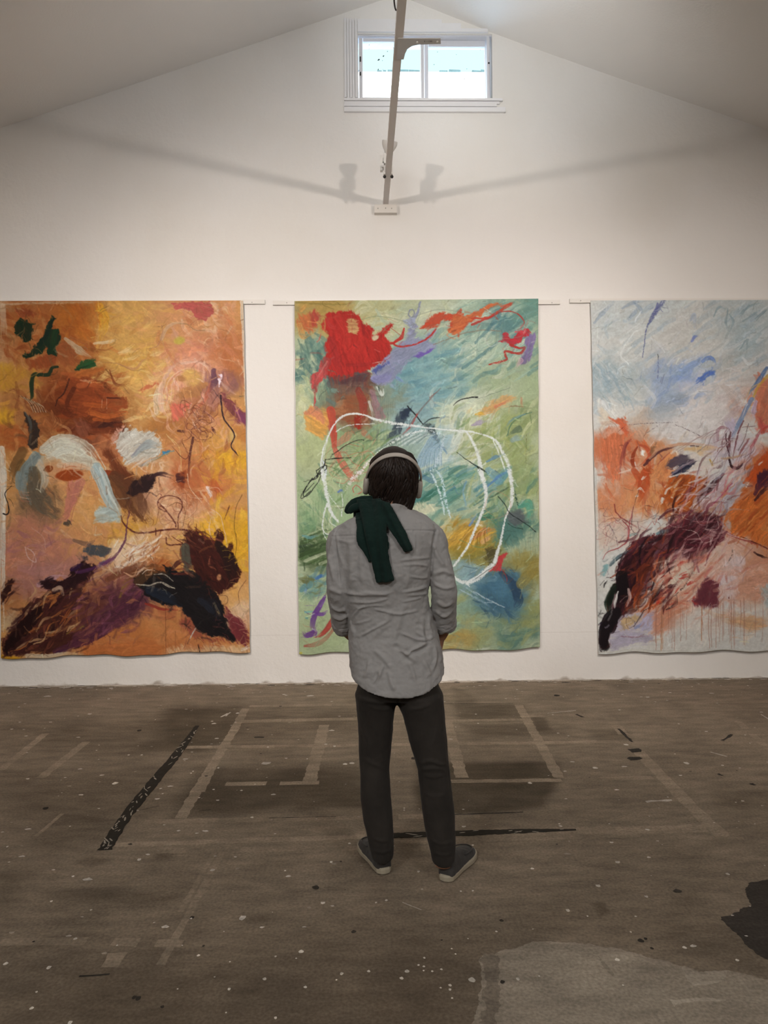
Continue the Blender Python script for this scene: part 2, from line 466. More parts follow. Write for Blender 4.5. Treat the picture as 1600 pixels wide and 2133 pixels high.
rr = mrange(na.outputs['Fac'], 0.3, 0.7, 0.8, 0.95); nt.links.new(rr, b.inputs['Roughness'])
b.inputs['Specular IOR Level'].default_value = 0.12
bp = nt.nodes.new('ShaderNodeBump'); bp.inputs['Strength'].default_value = 0.25; bp.inputs['Distance'].default_value = 0.003
nt.links.new(nb_.outputs['Fac'], bp.inputs['Height']); nt.links.new(bp.outputs[0], b.inputs['Normal'])

FB = np.array((0.205, 0.164, 0.122))     # base paint of the floor
FX0, FX1, FY0_, FY1_ = -4.3, 4.3, -5.2, 0.0
CELL = 0.018
nx, ny = int((FX1-FX0)/CELL)+1, int((FY1_-FY0_)/CELL)+1
fx = np.linspace(FX0, FX1, nx); fy = np.linspace(FY0_, FY1_, ny)
GX, GY = np.meshgrid(fx, fy)
fc = np.ones((ny, nx, 3))*FB
w1 = (fbm((ny, nx), 30, 3)-0.5); w2 = (fbm((ny, nx), 30, 4)-0.5); w3 = fbm((ny, nx), 12, 5, 3)-0.5
def fpoly(pxs, col, a, feather, warp=0.12, tex=0.0):
    """soft-edged patch of the floor; outline given where it lies on the floor"""
    P = np.array([[q.x, q.y] for q in (on_z(x, y) for x, y in pxs)])
    X, Y = GX + w1*warp, GY + w2*warp
    ins = np.zeros(X.shape, bool); dist = np.full(X.shape, 1e9)
    n = len(P)
    for i in range(n):
        x1, y1 = P[i]; x2, y2 = P[(i+1) % n]
        c = ((y1 > Y) != (y2 > Y)) & (X < (x2-x1)*(Y-y1)/((y2-y1) + 1e-12) + x1)
        ins ^= c
        dx, dy = x2-x1, y2-y1; L = dx*dx+dy*dy+1e-12
        t = np.clip(((X-x1)*dx+(Y-y1)*dy)/L, 0, 1)
        dist = np.minimum(dist, np.hypot(X-x1-t*dx, Y-y1-t*dy))
    sd_ = np.where(ins, dist, -dist)
    mk = sstep(-feather, feather, sd_)*a*(1-tex+tex*np.clip(0.5+2.2*w3, 0, 1))
    fc[:] = fc*(1-mk[..., None]) + np.array(col)*mk[..., None]
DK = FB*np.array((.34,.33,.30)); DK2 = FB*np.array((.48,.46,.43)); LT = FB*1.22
# broad tone changes
g1 = fbm((ny, nx), 70, 9, 4)
fc *= (0.90+0.22*g1)[..., None]
for pts, c, a, fe in [
    ([(0,1505),(250,1500),(480,1470),(740,1480),(740,1520),(480,1560),(200,1580),(0,1560)], DK2, .55, .22),
    ([(640,1490),(740,1480),(760,1500),(740,1540)], DK2, .3, .1),
    ([(360,1475),(505,1470),(495,1530),(430,1572),(300,1562)], DK, .8, .10),
    ([(430,1600),(760,1592),(775,1690),(360,1702),(380,1650)], DK, .85, .10),
    ([(0,1610),(380,1600),(330,1680),(150,1760),(0,1700)], DK2, .6, .2),
    ([(860,1590),(1165,1590),(1170,1630),(1140,1680),(940,1698),(860,1690)], DK, .92, .04),
    ([(930,1465),(1075,1466),(1095,1500),(960,1505)], DK, .7, .05),
    ([(965,1510),(1090,1505),(1190,1530),(1000,1540)], DK, .55, .06),
    ([(1100,1492),(1135,1492),(1155,1520),(1120,1522)], DK, .7, .03),
    ([(1220,1522),(1290,1520),(1310,1540),(1240,1548)], DK, .6, .05),
    ([(940,1430),(970,1440),(990,1465),(940,1470)], DK2, .6, .05),
    ([(0,1800),(70,1810),(40,1870),(0,1900)], DK, .55, .09),
    ([(90,1850),(220,1840),(400,1850),(360,1880),(130,1880)], DK, .55, .08),
    ([(470,2060),(560,2040),(540,2090),(490,2100)], DK, .6, .04),
    ([(500,1905),(560,1910),(550,1930),(505,1925)], DK, .55, .04),
    ([(1250,1880),(1280,1880),(1290,1905),(1262,1910)], DK, .8, .012),
    ([(1430,1860),(1480,1850),(1470,1900),(1440,1900)], DK, .45, .06),
    ([(205,1985),(225,1985),(236,2030),(212,2030)], DK, .7, .02),
    ([(200,1780),(240,1785),(200,1800),(160,1795)], DK, .6, .02),
    ([(325,1772),(370,1775),(350,1792),(320,1788)], DK, .6, .02),
    ([(1500,1650),(1580,1650),(1570,1690),(1500,1680)], DK2, .5, .08),
    ([(1300,2035),(1600,2035),(1600,2133),(1300,2133)], LT, .1, .1),
    ([(800,1960),(960,1965),(1000,2000),(980,2133),(780,2133)], DK, .45, .12),
    ([(0,2050),(120,2080),(60,2133),(0,2133)], DK, .4, .12),
    ([(0,1985),(300,1940),(620,1950),(1000,1960),(1003,2133),(1000,2300),(0,2300)], DK2, .8, .35),  # dark paint, deepened to stand in for weaker light near the viewer
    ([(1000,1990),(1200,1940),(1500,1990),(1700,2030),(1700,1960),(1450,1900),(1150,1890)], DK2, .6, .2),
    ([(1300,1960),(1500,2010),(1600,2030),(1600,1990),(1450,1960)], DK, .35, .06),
]:
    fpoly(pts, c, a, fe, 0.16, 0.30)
# bare grey cement patch, lower right, with its torn pale rim
CEM = [(960,2240),(985,2133),(1000,2070),(1003,1995),(1030,1985),(1085,1972),(1110,1963),(1180,1963),(1240,1969),(1330,1987),(1420,2012),(1480,2025),(1520,2024),(1600,2040),(1700,2060),(1800,2100),(1800,2260)]
# near-black patch at the right edge
DARK_PATCH = [(1720,1836),(1640,1830),(1575,1836),(1556,1845),(1553,1862),(1562,1885),(1530,1902),(1505,1915),(1530,1940),(1560,1975),(1605,2000),(1720,2010)]
# pale rim of wall paint along the foot of the wall
rim = sstep(-0.045, -0.015, GY + 0.05*w1 + 0.06*w3)
fc = fc*(1-0.8*rim[..., None]) + np.array((0.50, 0.45, 0.39))*0.8*rim[..., None]

verts = [np.stack([GX.ravel(), GY.ravel(), np.zeros(nx*ny)], 1)]
cols = [fc.reshape(-1, 3)]
idx = np.arange(nx*ny).reshape(ny, nx)
faces = [list(q) for q in np.stack([idx[:-1, :-1].ravel(), idx[:-1, 1:].ravel(), idx[1:, 1:].ravel(), idx[1:, :-1].ravel()], 1)]
base_n = nx*ny
def add_patch(pts, col, z, fl=None):
    """a flat chip, tape ghost or paint drop lying on the concrete; pts on the floor"""
    global base_n
    n = len(pts)
    verts.append(np.array([[p[0], p[1], z] for p in pts])); cc = np.array(col, float)
    cols.append(np.tile(cc, (n, 1)) if cc.ndim == 1 else cc)
    faces.append(list(range(base_n, base_n+n))); base_n += n
# surrounding floor out to the walls
for (x0, x1, y0, y1) in ((-XW, FX0, YB, 0), (FX1, XW, YB, 0), (FX0, FX1, YB, FY0_)):
    add_patch([(x0,y0),(x1,y0),(x1,y1),(x0,y1)], FB, 0.0)
def ragged(pxs, col, z, jit, closed_from=None, seed=3):
    """patch with a torn edge"""
    P = catmull([(q.x, q.y, 0) for q in (on_z(x, y) for x, y in pxs)], 22)
    pts = []
    for k, p in enumerate(P):
        o = Vector((mnoise.noise(Vector((p[0]*22, p[1]*22, seed))), mnoise.noise(Vector((p[0]*22, p[1]*22, seed+9))), 0))*jit + Vector((mnoise.noise(Vector((p[0]*80, p[1]*80, seed))), mnoise.noise(Vector((p[0]*80, p[1]*80, seed+9))), 0))*jit*.5
        pts.append((p[0]+o.x, p[1]+o.y))
    add_patch(pts, col, z)
ragged(CEM, (0.272,0.232,0.184), 0.0003, .012)
ragged([(1003,2133),(1008,2060),(1004,1996),(1032,1988),(1050,1998),(1036,2040),(1042,2090),(1030,2133)], (0.19,0.158,0.124), 0.00035, .02, seed=5)
ragged([(1420,2014),(1470,2026),(1512,2025),(1500,2045),(1450,2052),(1428,2036)], (0.33,0.285,0.23), 0.00036, .014, seed=8)
ragged([(1395,2083),(1450,2079),(1500,2080),(1512,2084),(1460,2086),(1412,2091),(1404,2097)], (0.36,0.31,0.25), 0.00037, .006, seed=11)
ragged([(1244,1990),(1265,2010),(1278,2030),(1270,2030),(1255,2012)], (0.21,0.18,0.142), 0.00036, .004, seed=12)
ragged(DARK_PATCH, (0.046,0.039,0.033), 0.0003, .010, seed=15)
rg = random.Random(21)
zs = 0.0
def strip(pa, pb, wpx_m, col, ragged=0.15, z=0.0004, gaps=0.0, wob=0.0):
    global zs
    zs += 0.000012; z += zs
    """strip from pixel pa to pb on the floor, wpx_m metres wide, with a ragged edge and optional worn gaps"""
    a, c = on_z(*pa), on_z(*pb)
    d = (c-a); L = d.length; d.normalize(); nrm = Vector((-d.y, d.x, 0))
    n = max(2, int(L/0.03)); run = []
    prevl = None
    for k in range(n+1):
        t = k/n
        wl = wpx_m/2*(1+rg.uniform(-ragged, ragged)); wr = wpx_m/2*(1+rg.uniform(-ragged, ragged))
        o = wob*mnoise.noise(Vector((a.x*3+k*0.15, a.y*3, 0)))
        p = a + d*(L*t) + nrm*o
        l, r_ = p+nrm*wl, p-nrm*wr
        if prevl is not None and not (gaps and mnoise.noise(Vector((k*0.33+a.x*7, pa[1]*0.1, 1.7))) > 1-2*gaps):
            add_patch([prevl[0], prevl[1], r_, l], np.array(col)*rg.uniform(0.93, 1.07), z)
        prevl = (l, r_)
TP = FB*1.27; TP2 = FB*1.16
for pa, pb, w, c, g in [
    ((383,1557),(760,1552),.055,TP,.08), ((760,1552),(1290,1545),.055,TP,.12),
    ((505,1503),(745,1497),.075,TP2,0), ((520,1471),(740,1468),.06,TP2,.1), ((800,1503),(1100,1499),.06,TP2,.1),
    ((1090,1492),(1270,1489),.06,TP2,.05), ((470,1633),(555,1632),.055,TP,0), ((583,1632),(665,1630),.055,TP,0),
    ((940,1628),(1170,1625),.05,TP2,.2), ((1252,1622),(1360,1620),.055,TP,0),
    ((230,1774),(760,1766),.05,TP2,.1), ((240,1760),(760,1743),.045,TP,.05), ((300,1712),(760,1703),.05,TP2,.15),
    ((830,1702),(1000,1698),.05,TP2,.15), ((1000,1736),(1325,1729),.09,TP2,.1), ((1325,1729),(1470,1725),.08,TP,0),
    ((820,1755),(1330,1738),.05,TP2,.25),
    ((512,1475),(488,1520),.06,TP2,.1), ((488,1520),(375,1705),.060,TP,.12), ((445,1590),(415,1650),.06,TP,.0),
    ((676,1510),(645,1628),.075,TP,0), ((930,1500),(962,1620),.075,TP,.05), ((1080,1468),(1165,1620),.065,TP,.1),
    ((1265,1490),(1300,1530),.07,TP2,.05), ((1330,1565),(1420,1660),.075,TP,0), ((1420,1660),(1505,1742),.075,TP,.08),
    ((95,1528),(0,1605),.05,TP2,.15), ((180,1545),(85,1620),.055,TP2,.25), ((130,1695),(75,1742),.02,TP,0),
    ((465,1772),(335,2010),.03,TP2,.15), ((448,1774),(375,1900),.022,TP2,.2),
    ((0,1963),(180,1961),.045,TP2,.05), ((180,1961),(380,1966),.045,TP2,.45), ((245,1985),(230,2015),.06,TP2,.3),
    ((1535,1500),(1600,1560),.05,TP2,.4), ((820,1548),(740,1553),.05,TP2,.3), ((430,1500),(560,1600),.0001,TP2,.9),
]:
    strip(pa, pb, w, c, gaps=g)
# dark scuffs and torn edges
BLK = np.array((0.030, 0.026, 0.022))
for pa, pb, w, g in [((1288,1518),(1318,1546),.018,0), ((1318,1560),(1330,1567),.06,.1), ((800,1465),(1070,1466),.006,.2), ((560,1704),(700,1701),.006,.1),
    ((945,1697),(1090,1692),.010,.1), ((165,2034),(228,2030),.008,0), ((1505,1543),(1525,1530),.02,.2), ((1310,1582),(1335,1578),.05,.3),
    ((1200,1488),(1215,1494),.02,0), ((530,1536),(550,1536),.02,.1), ((415,1690),(440,1687),.004,0), ((265,1694),(345,1676),.004,.2), ((1495,1612),(1505,1616),.02,0), ((1565,1632),(1572,1636),.02,0)]:
    strip(pa, pb, w, BLK*1.2, 0.5, 0.0005, g)
for pa, pb, w in [((838,1880),(878,1896),.004), ((1480,1567),(1515,1576),.012), ((1345,1670),(1400,1667),.02), ((1585,1488),(1605,1500),.012), ((460,1494),(475,1486),.014), ((470,1492),(480,1484),.01), ((1140,1486),(1200,1480),.01)]:
    strip(pa, pb, w, (0.42,0.38,0.33), 0.5, 0.0005)
def drop(px, py, rpx, col=(0.62, 0.57, 0.50), z=0.0016, el=1.0):
    c = on_z(px, py); r = rpx*(c.y+CAM_D)/FPX
    ph = rg.uniform(0, 6)
    add_patch([(c.x + r*el*math.cos(t)*(1+0.16*math.sin(2*t+ph)), c.y + r*1.15*math.sin(t)*(1+0.16*math.cos(3*t+ph))) for t in np.linspace(0, 2*math.pi, 12, endpoint=False)], np.array(col)*rg.uniform(0.85, 1.05), z)
for px, py, rp_ in [(627.5,1983,5),(551,2040,4),(477.5,2061,3.6),(413.5,1991,3.2),(102,2016,5),(12,2008,4.5),(66,2101,4),(146,2131,5),(712,2029,4),(636,2057,3.4),(768,2024,3.2),(574,2121,3.4),(76,2067,2.5),(701,2042,2),(617,1997,1.8),(479,2004,2),(447,2036,1.8),(471,2110,2),(370,2061,1.6),(152,1826,3),(107,1878,3),(157,1956,3.5),(244,1970,2),(290,1791,4.5),(398,1914,2.5),
    (690,1796,3.5),(594,1814,2.5),(983,2042,7),(848,2024,4.5),(836.5,2038.5,4),(937.5,2053,3.5),(937.5,2062,3.2),(883,2014,2.6),(884,1996,2.6),(882.5,2022.5,2.2),(900.5,2024,2.4),(919.5,2020,2.6),(918,2058.5,2.2),(942,2080,2.2),(872,2011,2.4),(1079,2040,4),(1286,2000,4.5),(1426,1974.5,4.2),(1536,2001,3.6),(1314,1942,2.2),(1123.5,2034,2),(1298,2053,2),(960,1857,2.4),(985,1856,2.4),(872,1816,3),(1109,1810,3.5),(1183,1897,4.5),(1034,1941,2.5),(949,1988,2),(1516,1821,4),(805,1876,3),(941,1977,1.8),(975,1956,1.6),(1224,1909,2),(1104,1631.5,4),(985,1761,2.6),(719,1592,4.5),(733,1590,5),(640,1581,2),(240,1632,6),(268,1573,2.5),(295,1573,2.5),(335,1643,2.5),(445,1645,2.5),(503,1647,2.5),(525,1703,3),(455,1600,2.5),(402,1607,2),(398,1611,2),(1430,1590,6),(1240,1600,5),(755,1570,2),(842,1688,2),(842,1684,2)]:
    drop(px, py, rp_)
for px, py, rp_ in [(657.5,1849,7),(737,1941.5,5),(1045,1918,4),(424,1971,3),(710,1795,2.5)]:
    drop(px, py, rp_, (0.05,0.042,0.034))
for px, py, rp_ in [(1335,1960,6),(1345,1956,4),(1358,1976,3.5),(400,1912,5),(398,1914,3),(288,2080,6),(280,2078,5),(338,2098,4),(95,1684,6),(1160,1449,6),(290,1522,5),(70,1962,2.5),(1047,2046,5)]:
    drop(px, py, rp_, (0.035,0.03,0.025), 0.0014)
# scattered small splashes, thick by the wall and thin towards the viewer
for k in range(620):
    y = -3.9*(rg.random()**2.4) - 0.05
    dd = y + CAM_D
    x = rg.uniform(-0.56, 0.58)*dd
    r = abs(rg.gauss(0, 0.0038))+0.0018
    if rg.random() < 0.07: r *= 2.0
    c = (0.56, 0.51, 0.45) if rg.random() < 0.72 else ((0.30,0.26,0.21) if rg.random() < .7 else (0.05,0.043,0.036))
    ph = rg.uniform(0, 6); el = rg.uniform(0.8, 1.9)
    add_patch([(x + r*el*math.cos(t)*(1+.25*math.sin(2*t+ph)), y + r*math.sin(t)*(1+.25*math.cos(3*t+ph))) for t in np.linspace(0, 2*math.pi, 8, endpoint=False)], np.array(c)*rg.uniform(.8, 1.05), 0.0017+k*1e-6)
# crumbs of old wall paint along the joint
for k in range(150):
    x = rg.uniform(-3.6, 3.7); y = -abs(rg.gauss(0, 0.05))-0.004
    r = rg.uniform(0.006, 0.03)
    add_patch([(x + 1.8*r*math.cos(t)*rg.uniform(.6, 1.2), y + .45*r*math.sin(t)) for t in np.linspace(0, 2*math.pi, 8, endpoint=False)], np.array((0.58,0.53,0.47)) if rg.random() < .72 else BLK*2, 0.0023+k*1e-6)
V = np.concatenate(verts); C = np.concatenate(cols)
me = bpy.data.meshes.new('floor')
me.from_pydata(V.tolist(), [], faces)
ca = me.color_attributes.new('paint', 'FLOAT_COLOR', 'POINT')
ca.data.foreach_set('color', np.concatenate([np.clip(C, 0, 1), np.ones((len(C), 1))], 1).ravel())
me.materials.append(m_floor)
me.update()
floor = link('floor', me); tag(floor, kind='structure')
# two strips of dark adhesive tape still stuck to the concrete
m_tape = mat_plain('dark_tape', (0.030, 0.026, 0.021), 0.9, 0, 0.3, 30, spec=0.1)
m_fleck = mat_plain('paint_flecks', (0.30, 0.26, 0.21), 0.8)
def tape(name, pts, widths, label, flecks, seed):
    rgt = random.Random(seed)
    P = [on_z(x, y) for x, y in pts]
    line = catmull([(p.x, p.y, 0) for p in P], 14)
    n = len(line); bm = bmesh.new(); prev = None
    for k, p in enumerate(line):
        q0, q1 = line[max(k-1, 0)], line[min(k+1, n-1)]
        d = Vector(q1-q0).normalized(); nn = Vector((-d.y, d.x, 0))
        w = np.interp(k/(n-1), np.linspace(0, 1, len(widths)), widths)
        a = Vector(p)+nn*w/2*(1+rgt.uniform(-.14, .14)); c = Vector(p)-nn*w/2*(1+rgt.uniform(-.14, .14))
        row = [bm.verts.new((v.x, v.y, z)) for v in (a, c) for z in (0.0012, 0.0026)]
        if prev:
            bm.faces.new((prev[1], row[1], row[3], prev[3])); bm.faces.new((prev[0], row[0], row[1], prev[1])); bm.faces.new((prev[2], prev[3], row[3], row[2])); bm.faces.new((prev[0], prev[2], row[2], row[0]))
        prev = row
    for k in range(flecks):
        i = rgt.randrange(1, n-1); d = Vector(line[i+1]-line[i-1]).normalized(); nn = Vector((-d.y, d.x, 0))
        w = np.interp(i/(n-1), np.linspace(0, 1, len(widths)), widths)
        c = Vector(line[i])+nn*rgt.uniform(-.42, .42)*w
        la, lb = rgt.uniform(.008, .035), rgt.uniform(.002, .005); e = (d + nn*rgt.uniform(-.8, .8)).normalized(); e2 = Vector((-e.y, e.x, 0))
        f = bm.faces.new([bm.verts.new(c + e*la*math.cos(t) + e2*lb*math.sin(t) + Vector((0, 0, 0.0030))) for t in np.linspace(0, 2*math.pi, 7, endpoint=False)])
        f.material_index = 1
    o = from_bm(name, bm, [m_tape, m_fleck])
    return tag(o, label, 'tape')
tape('adhesive_tape', [(218,1771),(262,1702),(318,1632),(370,1570),(411,1512)], [.060,.060,.064,.060,.03], 'dark worn tape strip running diagonally across the floor at the left', 46, 2)
tape('adhesive_tape', [(818,1741),(900,1738.5),(1000,1735),(1100,1731.5),(1200,1729)], [.05,.055,.05,.04,.012], 'thin dark tape strip on the floor between and right of the shoes', 10, 3)
# ================================================================== BEAM, BRACKETS, SPOTLIGHT
m_plate = mat_plain('bracket_white_paint', (0.70, 0.67, 0.63), 0.5, 0, 0.04, 8)
zb = on_y(803, 425.5, -0.055).z           # underside of the beam = top of the wall block
pA = on_z(803.8, 425.5, zb); pB = on_z(838, 0, zb)
bdir = Vector((pB.x-pA.x, pB.y-pA.y, 0)).normalized()
bnor = Vector((-bdir.y, bdir.x, 0)); bnor = bnor if bnor.x > 0 else -bnor
BW, BH = 0.047, 0.045
def beam_pt(y): return Vector((pA.x + bdir.x/bdir.y*(y-pA.y), y, zb))
bm = bmesh.new()
p0, p1 = beam_pt(-0.002), beam_pt(-9.5)
add_obox(bm, (p0+p1)/2 + Vector((0, 0, BH/2)), bdir, bnor, (0, 0, 1), (p1-p0).length, BW, BH)
beam = from_bm('ceiling_beam', bm, m_beamw, bevel=0.002)
tag(beam, 'long white square beam running overhead from the end wall towards the viewer', 'beam')
# wall block that carries it
eb = empty('wall_bracket', (pA.x, -0.0, zb-0.08), 'small white wall block with screws carrying the end of the overhead beam', 'bracket')
a, c = on_y(780, 426, -0.055), on_y(827, 443, -0.055)
bm = bmesh.new(); add_box(bm, a.x, c.x, -0.055, -0.0005, c.z, zb)
from_bm('block', bm, m_plate, eb, bevel=0.003)
m_screw = mat_plain('screw_steel', (0.42, 0.40, 0.37), 0.4, 0.6)
for sx, sy in ((787.5, 434), (803.5, 433.5), (816, 434)):
    c = on_y(sx, sy, -0.055)
    bm = bmesh.new(); bmesh.ops.create_cone(bm, cap_ends=True, segments=12, radius1=0.006, radius2=0.005, depth=0.004, matrix=Matrix.Translation((c.x, -0.0565, c.z)) @ Matrix.Rotation(R(90), 4, 'X'))
    from_bm('screw', bm, m_screw, eb)
# flat L plate screwed under the beam, its arm to the right in front of the window
eL = empty('angle_bracket', (beam_pt(-2.2).x, -2.2, zb), 'grey metal L shaped plate sticking out of the beam before the window', 'bracket')
def bpx(x, y): return on_z(x, y, zb-0.003)
out = [(829, 80), (918, 80.2), (918.5, 91.8), (872, 93), (858, 96), (849, 102), (844, 112), (841, 124), (826, 124)]
bm = bmesh.new()
lo = [bm.verts.new(bpx(x, y)) for x, y in out]
hi = [bm.verts.new(v.co + Vector((0, 0, 0.003))) for v in lo]
bm.faces.new(lo); bm.faces.new(hi[::-1])
for i in range(len(out)):
    j = (i+1) % len(out); bm.faces.new((lo[i], hi[i], hi[j], lo[j]))
m_galv = mat_plain('galvanised_steel', (0.52, 0.52, 0.53), 0.45, 0.0, 0.06, 12)
from_bm('plate', bm, m_galv, eL)
m_hole = mat_plain('lit_hole_white', (0.85, 0.85, 0.85), 0.35)
for hx, hy in ((869, 87.8), (911, 86.5)):
    c = bpx(hx, hy)
    bm = bmesh.new(); bmesh.ops.create_cone(bm, cap_ends=True, segments=14, radius1=0.006, radius2=0.006, depth=0.003, matrix=Matrix.Translation(c - Vector((0, 0, 0.0012))))
    from_bm('lit_hole', bm, m_hole, eL)  # pale disc painted for the light showing through each plate hole
bm = bmesh.new()
for (x0, y0, x1, y1) in ((883.5, 84.4, 886, 87.6), (889, 85.2, 890.5, 86.8), (892.5, 84.6, 894, 87.2), (895, 84.2, 900.5, 87.4)):
    q = [bpx(x, y) - Vector((0, 0, 0.0008)) for x, y in ((x0, y0), (x1, y0), (x1, y1), (x0, y1))]
    bm.faces.new([bm.verts.new(v) for v in q])
lb = from_bm('size_stamp', bm, mat_plain('stamp_grey', (0.26, 0.25, 0.27), 0.6), eL)
# black cable slung beside the beam near the top of the picture
m_cable = mat_plain('black_cable', (0.02, 0.02, 0.022), 0.5)
bm = bmesh.new()
cpts = []
for y, o in ((-2.80, .002), (-2.68, .010), (-2.60, .014), (-2.54, .013), (-2.49, .006), (-2.47, .0)):
    bpnt = beam_pt(y)
    cpts.append(Vector((bpnt.x - BW/2 - 0.004 - o, y, zb + 0.028)))
cp_ = catmull([tuple(p) for p in [beam_pt(-5.0)+Vector((-BW/2-.004, 0, .03)), beam_pt(-3.6)+Vector((-BW/2-.004, 0, .03))]+cpts], 8)
add_tube(bm, [Vector(p) for p in cp_], 0.0045, 8)
cab = from_bm('cable', bm, m_cable, smooth=True)
tag(cab, 'thin black cable bulging along the left side of the overhead beam', 'cable')

# ------------------------------------------------------------------ spotlight clamped on the beam near the wall
YS = -0.62
es = empty('track_spotlight', beam_pt(YS), 'white uplight lamp with flared cup clamped on the beam near the wall', 'lamp')
m_lamp = mat_plain('lamp_white', (0.66, 0.65, 0.63), 0.4, 0, 0.03, 10)
def lp(px, py, dy=0.0): return on_y(px, py, YS+dy)
c0 = lp(808.5, 326); c1 = lp(812.5, 297)
ax = (Vector((c1.x-c0.x, -0.05, c1.z-c0.z))).normalized()
def cup_rings(r_, h_): pass
hgt = (c1-c0).length
px_, py_ = frame_axes(ax, Vector((0, 1, 0)))
prof_c = [(0.0, .026), (.12, .030), (.3, .034), (.45, .044), (.62, .056), (.78, .0615), (.95, .062), (1.0, .0615), (1.0, .056), (.93, .054), (.7, .045), (.6, .001)]
bm = bmesh.new()
add_loft(bm, [[c0 + ax*(hgt*t) + px_*(r_*math.cos(k*math.pi/14)) + py_*(r_*math.sin(k*math.pi/14)) for k in range(28)] for t, r_ in prof_c])
from_bm('lamp_cup', bm, m_lamp, es, smooth=True)
m_bulb = mat_plain('frosted_bulb', (0.8, 0.8, 0.78), 0.3)
bm = bmesh.new(); bmesh.ops.create_uvsphere(bm, u_segments=18, v_segments=10, radius=0.046, matrix=Matrix.Translation(c0+ax*hgt*0.72) @ ax.to_track_quat('Z', 'Y').to_matrix().to_4x4() @ Matrix.Diagonal((1, 1, .4, 1)))
from_bm('bulb', bm, m_bulb, es, smooth=True)
def pbox(name, x0, y0, x1, y1, ya, yb, mat, bev=0.002):
    a, c = lp(x0, y0), lp(x1, y1)
    bm = bmesh.new(); add_box(bm, a.x, c.x, YS+ya, YS+yb, c.z, a.z)
    return from_bm(name, bm, mat, es, bevel=bev)
pbox('socket', 799.5, 322, 817, 343, -0.028, 0.028, m_lamp, 0.006)
pbox('arm', 791.8, 325.5, 797.2, 356.8, -0.018, 0.018, m_lamp)
pbox('hinge', 797.0, 330, 800.5, 338, -0.012, 0.012, m_lamp)
bp_ = beam_pt(YS)
bm = bmesh.new()
add_box(bm, bp_.x-BW/2-0.032, bp_.x+BW/2+0.008, YS-0.03, YS+0.03, zb+BH, zb+BH+0.012)
add_box(bm, bp_.x-BW/2-0.014, bp_.x-BW/2-0.0005, YS-0.03, YS+0.03, zb-0.012, zb+BH)
add_box(bm, bp_.x+BW/2+0.0005, bp_.x+BW/2+0.010, YS-0.03, YS+0.03, zb-0.012, zb+BH)
from_bm('clamp', bm, m_lamp, es)
pbox('neck', 803, 342, 813, 357, -0.012, 0.012, m_lamp)
for sx in (-1, 1):
    bm = bmesh.new(); bmesh.ops.create_uvsphere(bm, u_segments=12, v_segments=8, radius=0.013, matrix=Matrix.Translation((bp_.x+sx*(BW/2+0.006), YS, zb-0.02)))
    from_bm('knob', bm, m_dark, es, smooth=True)
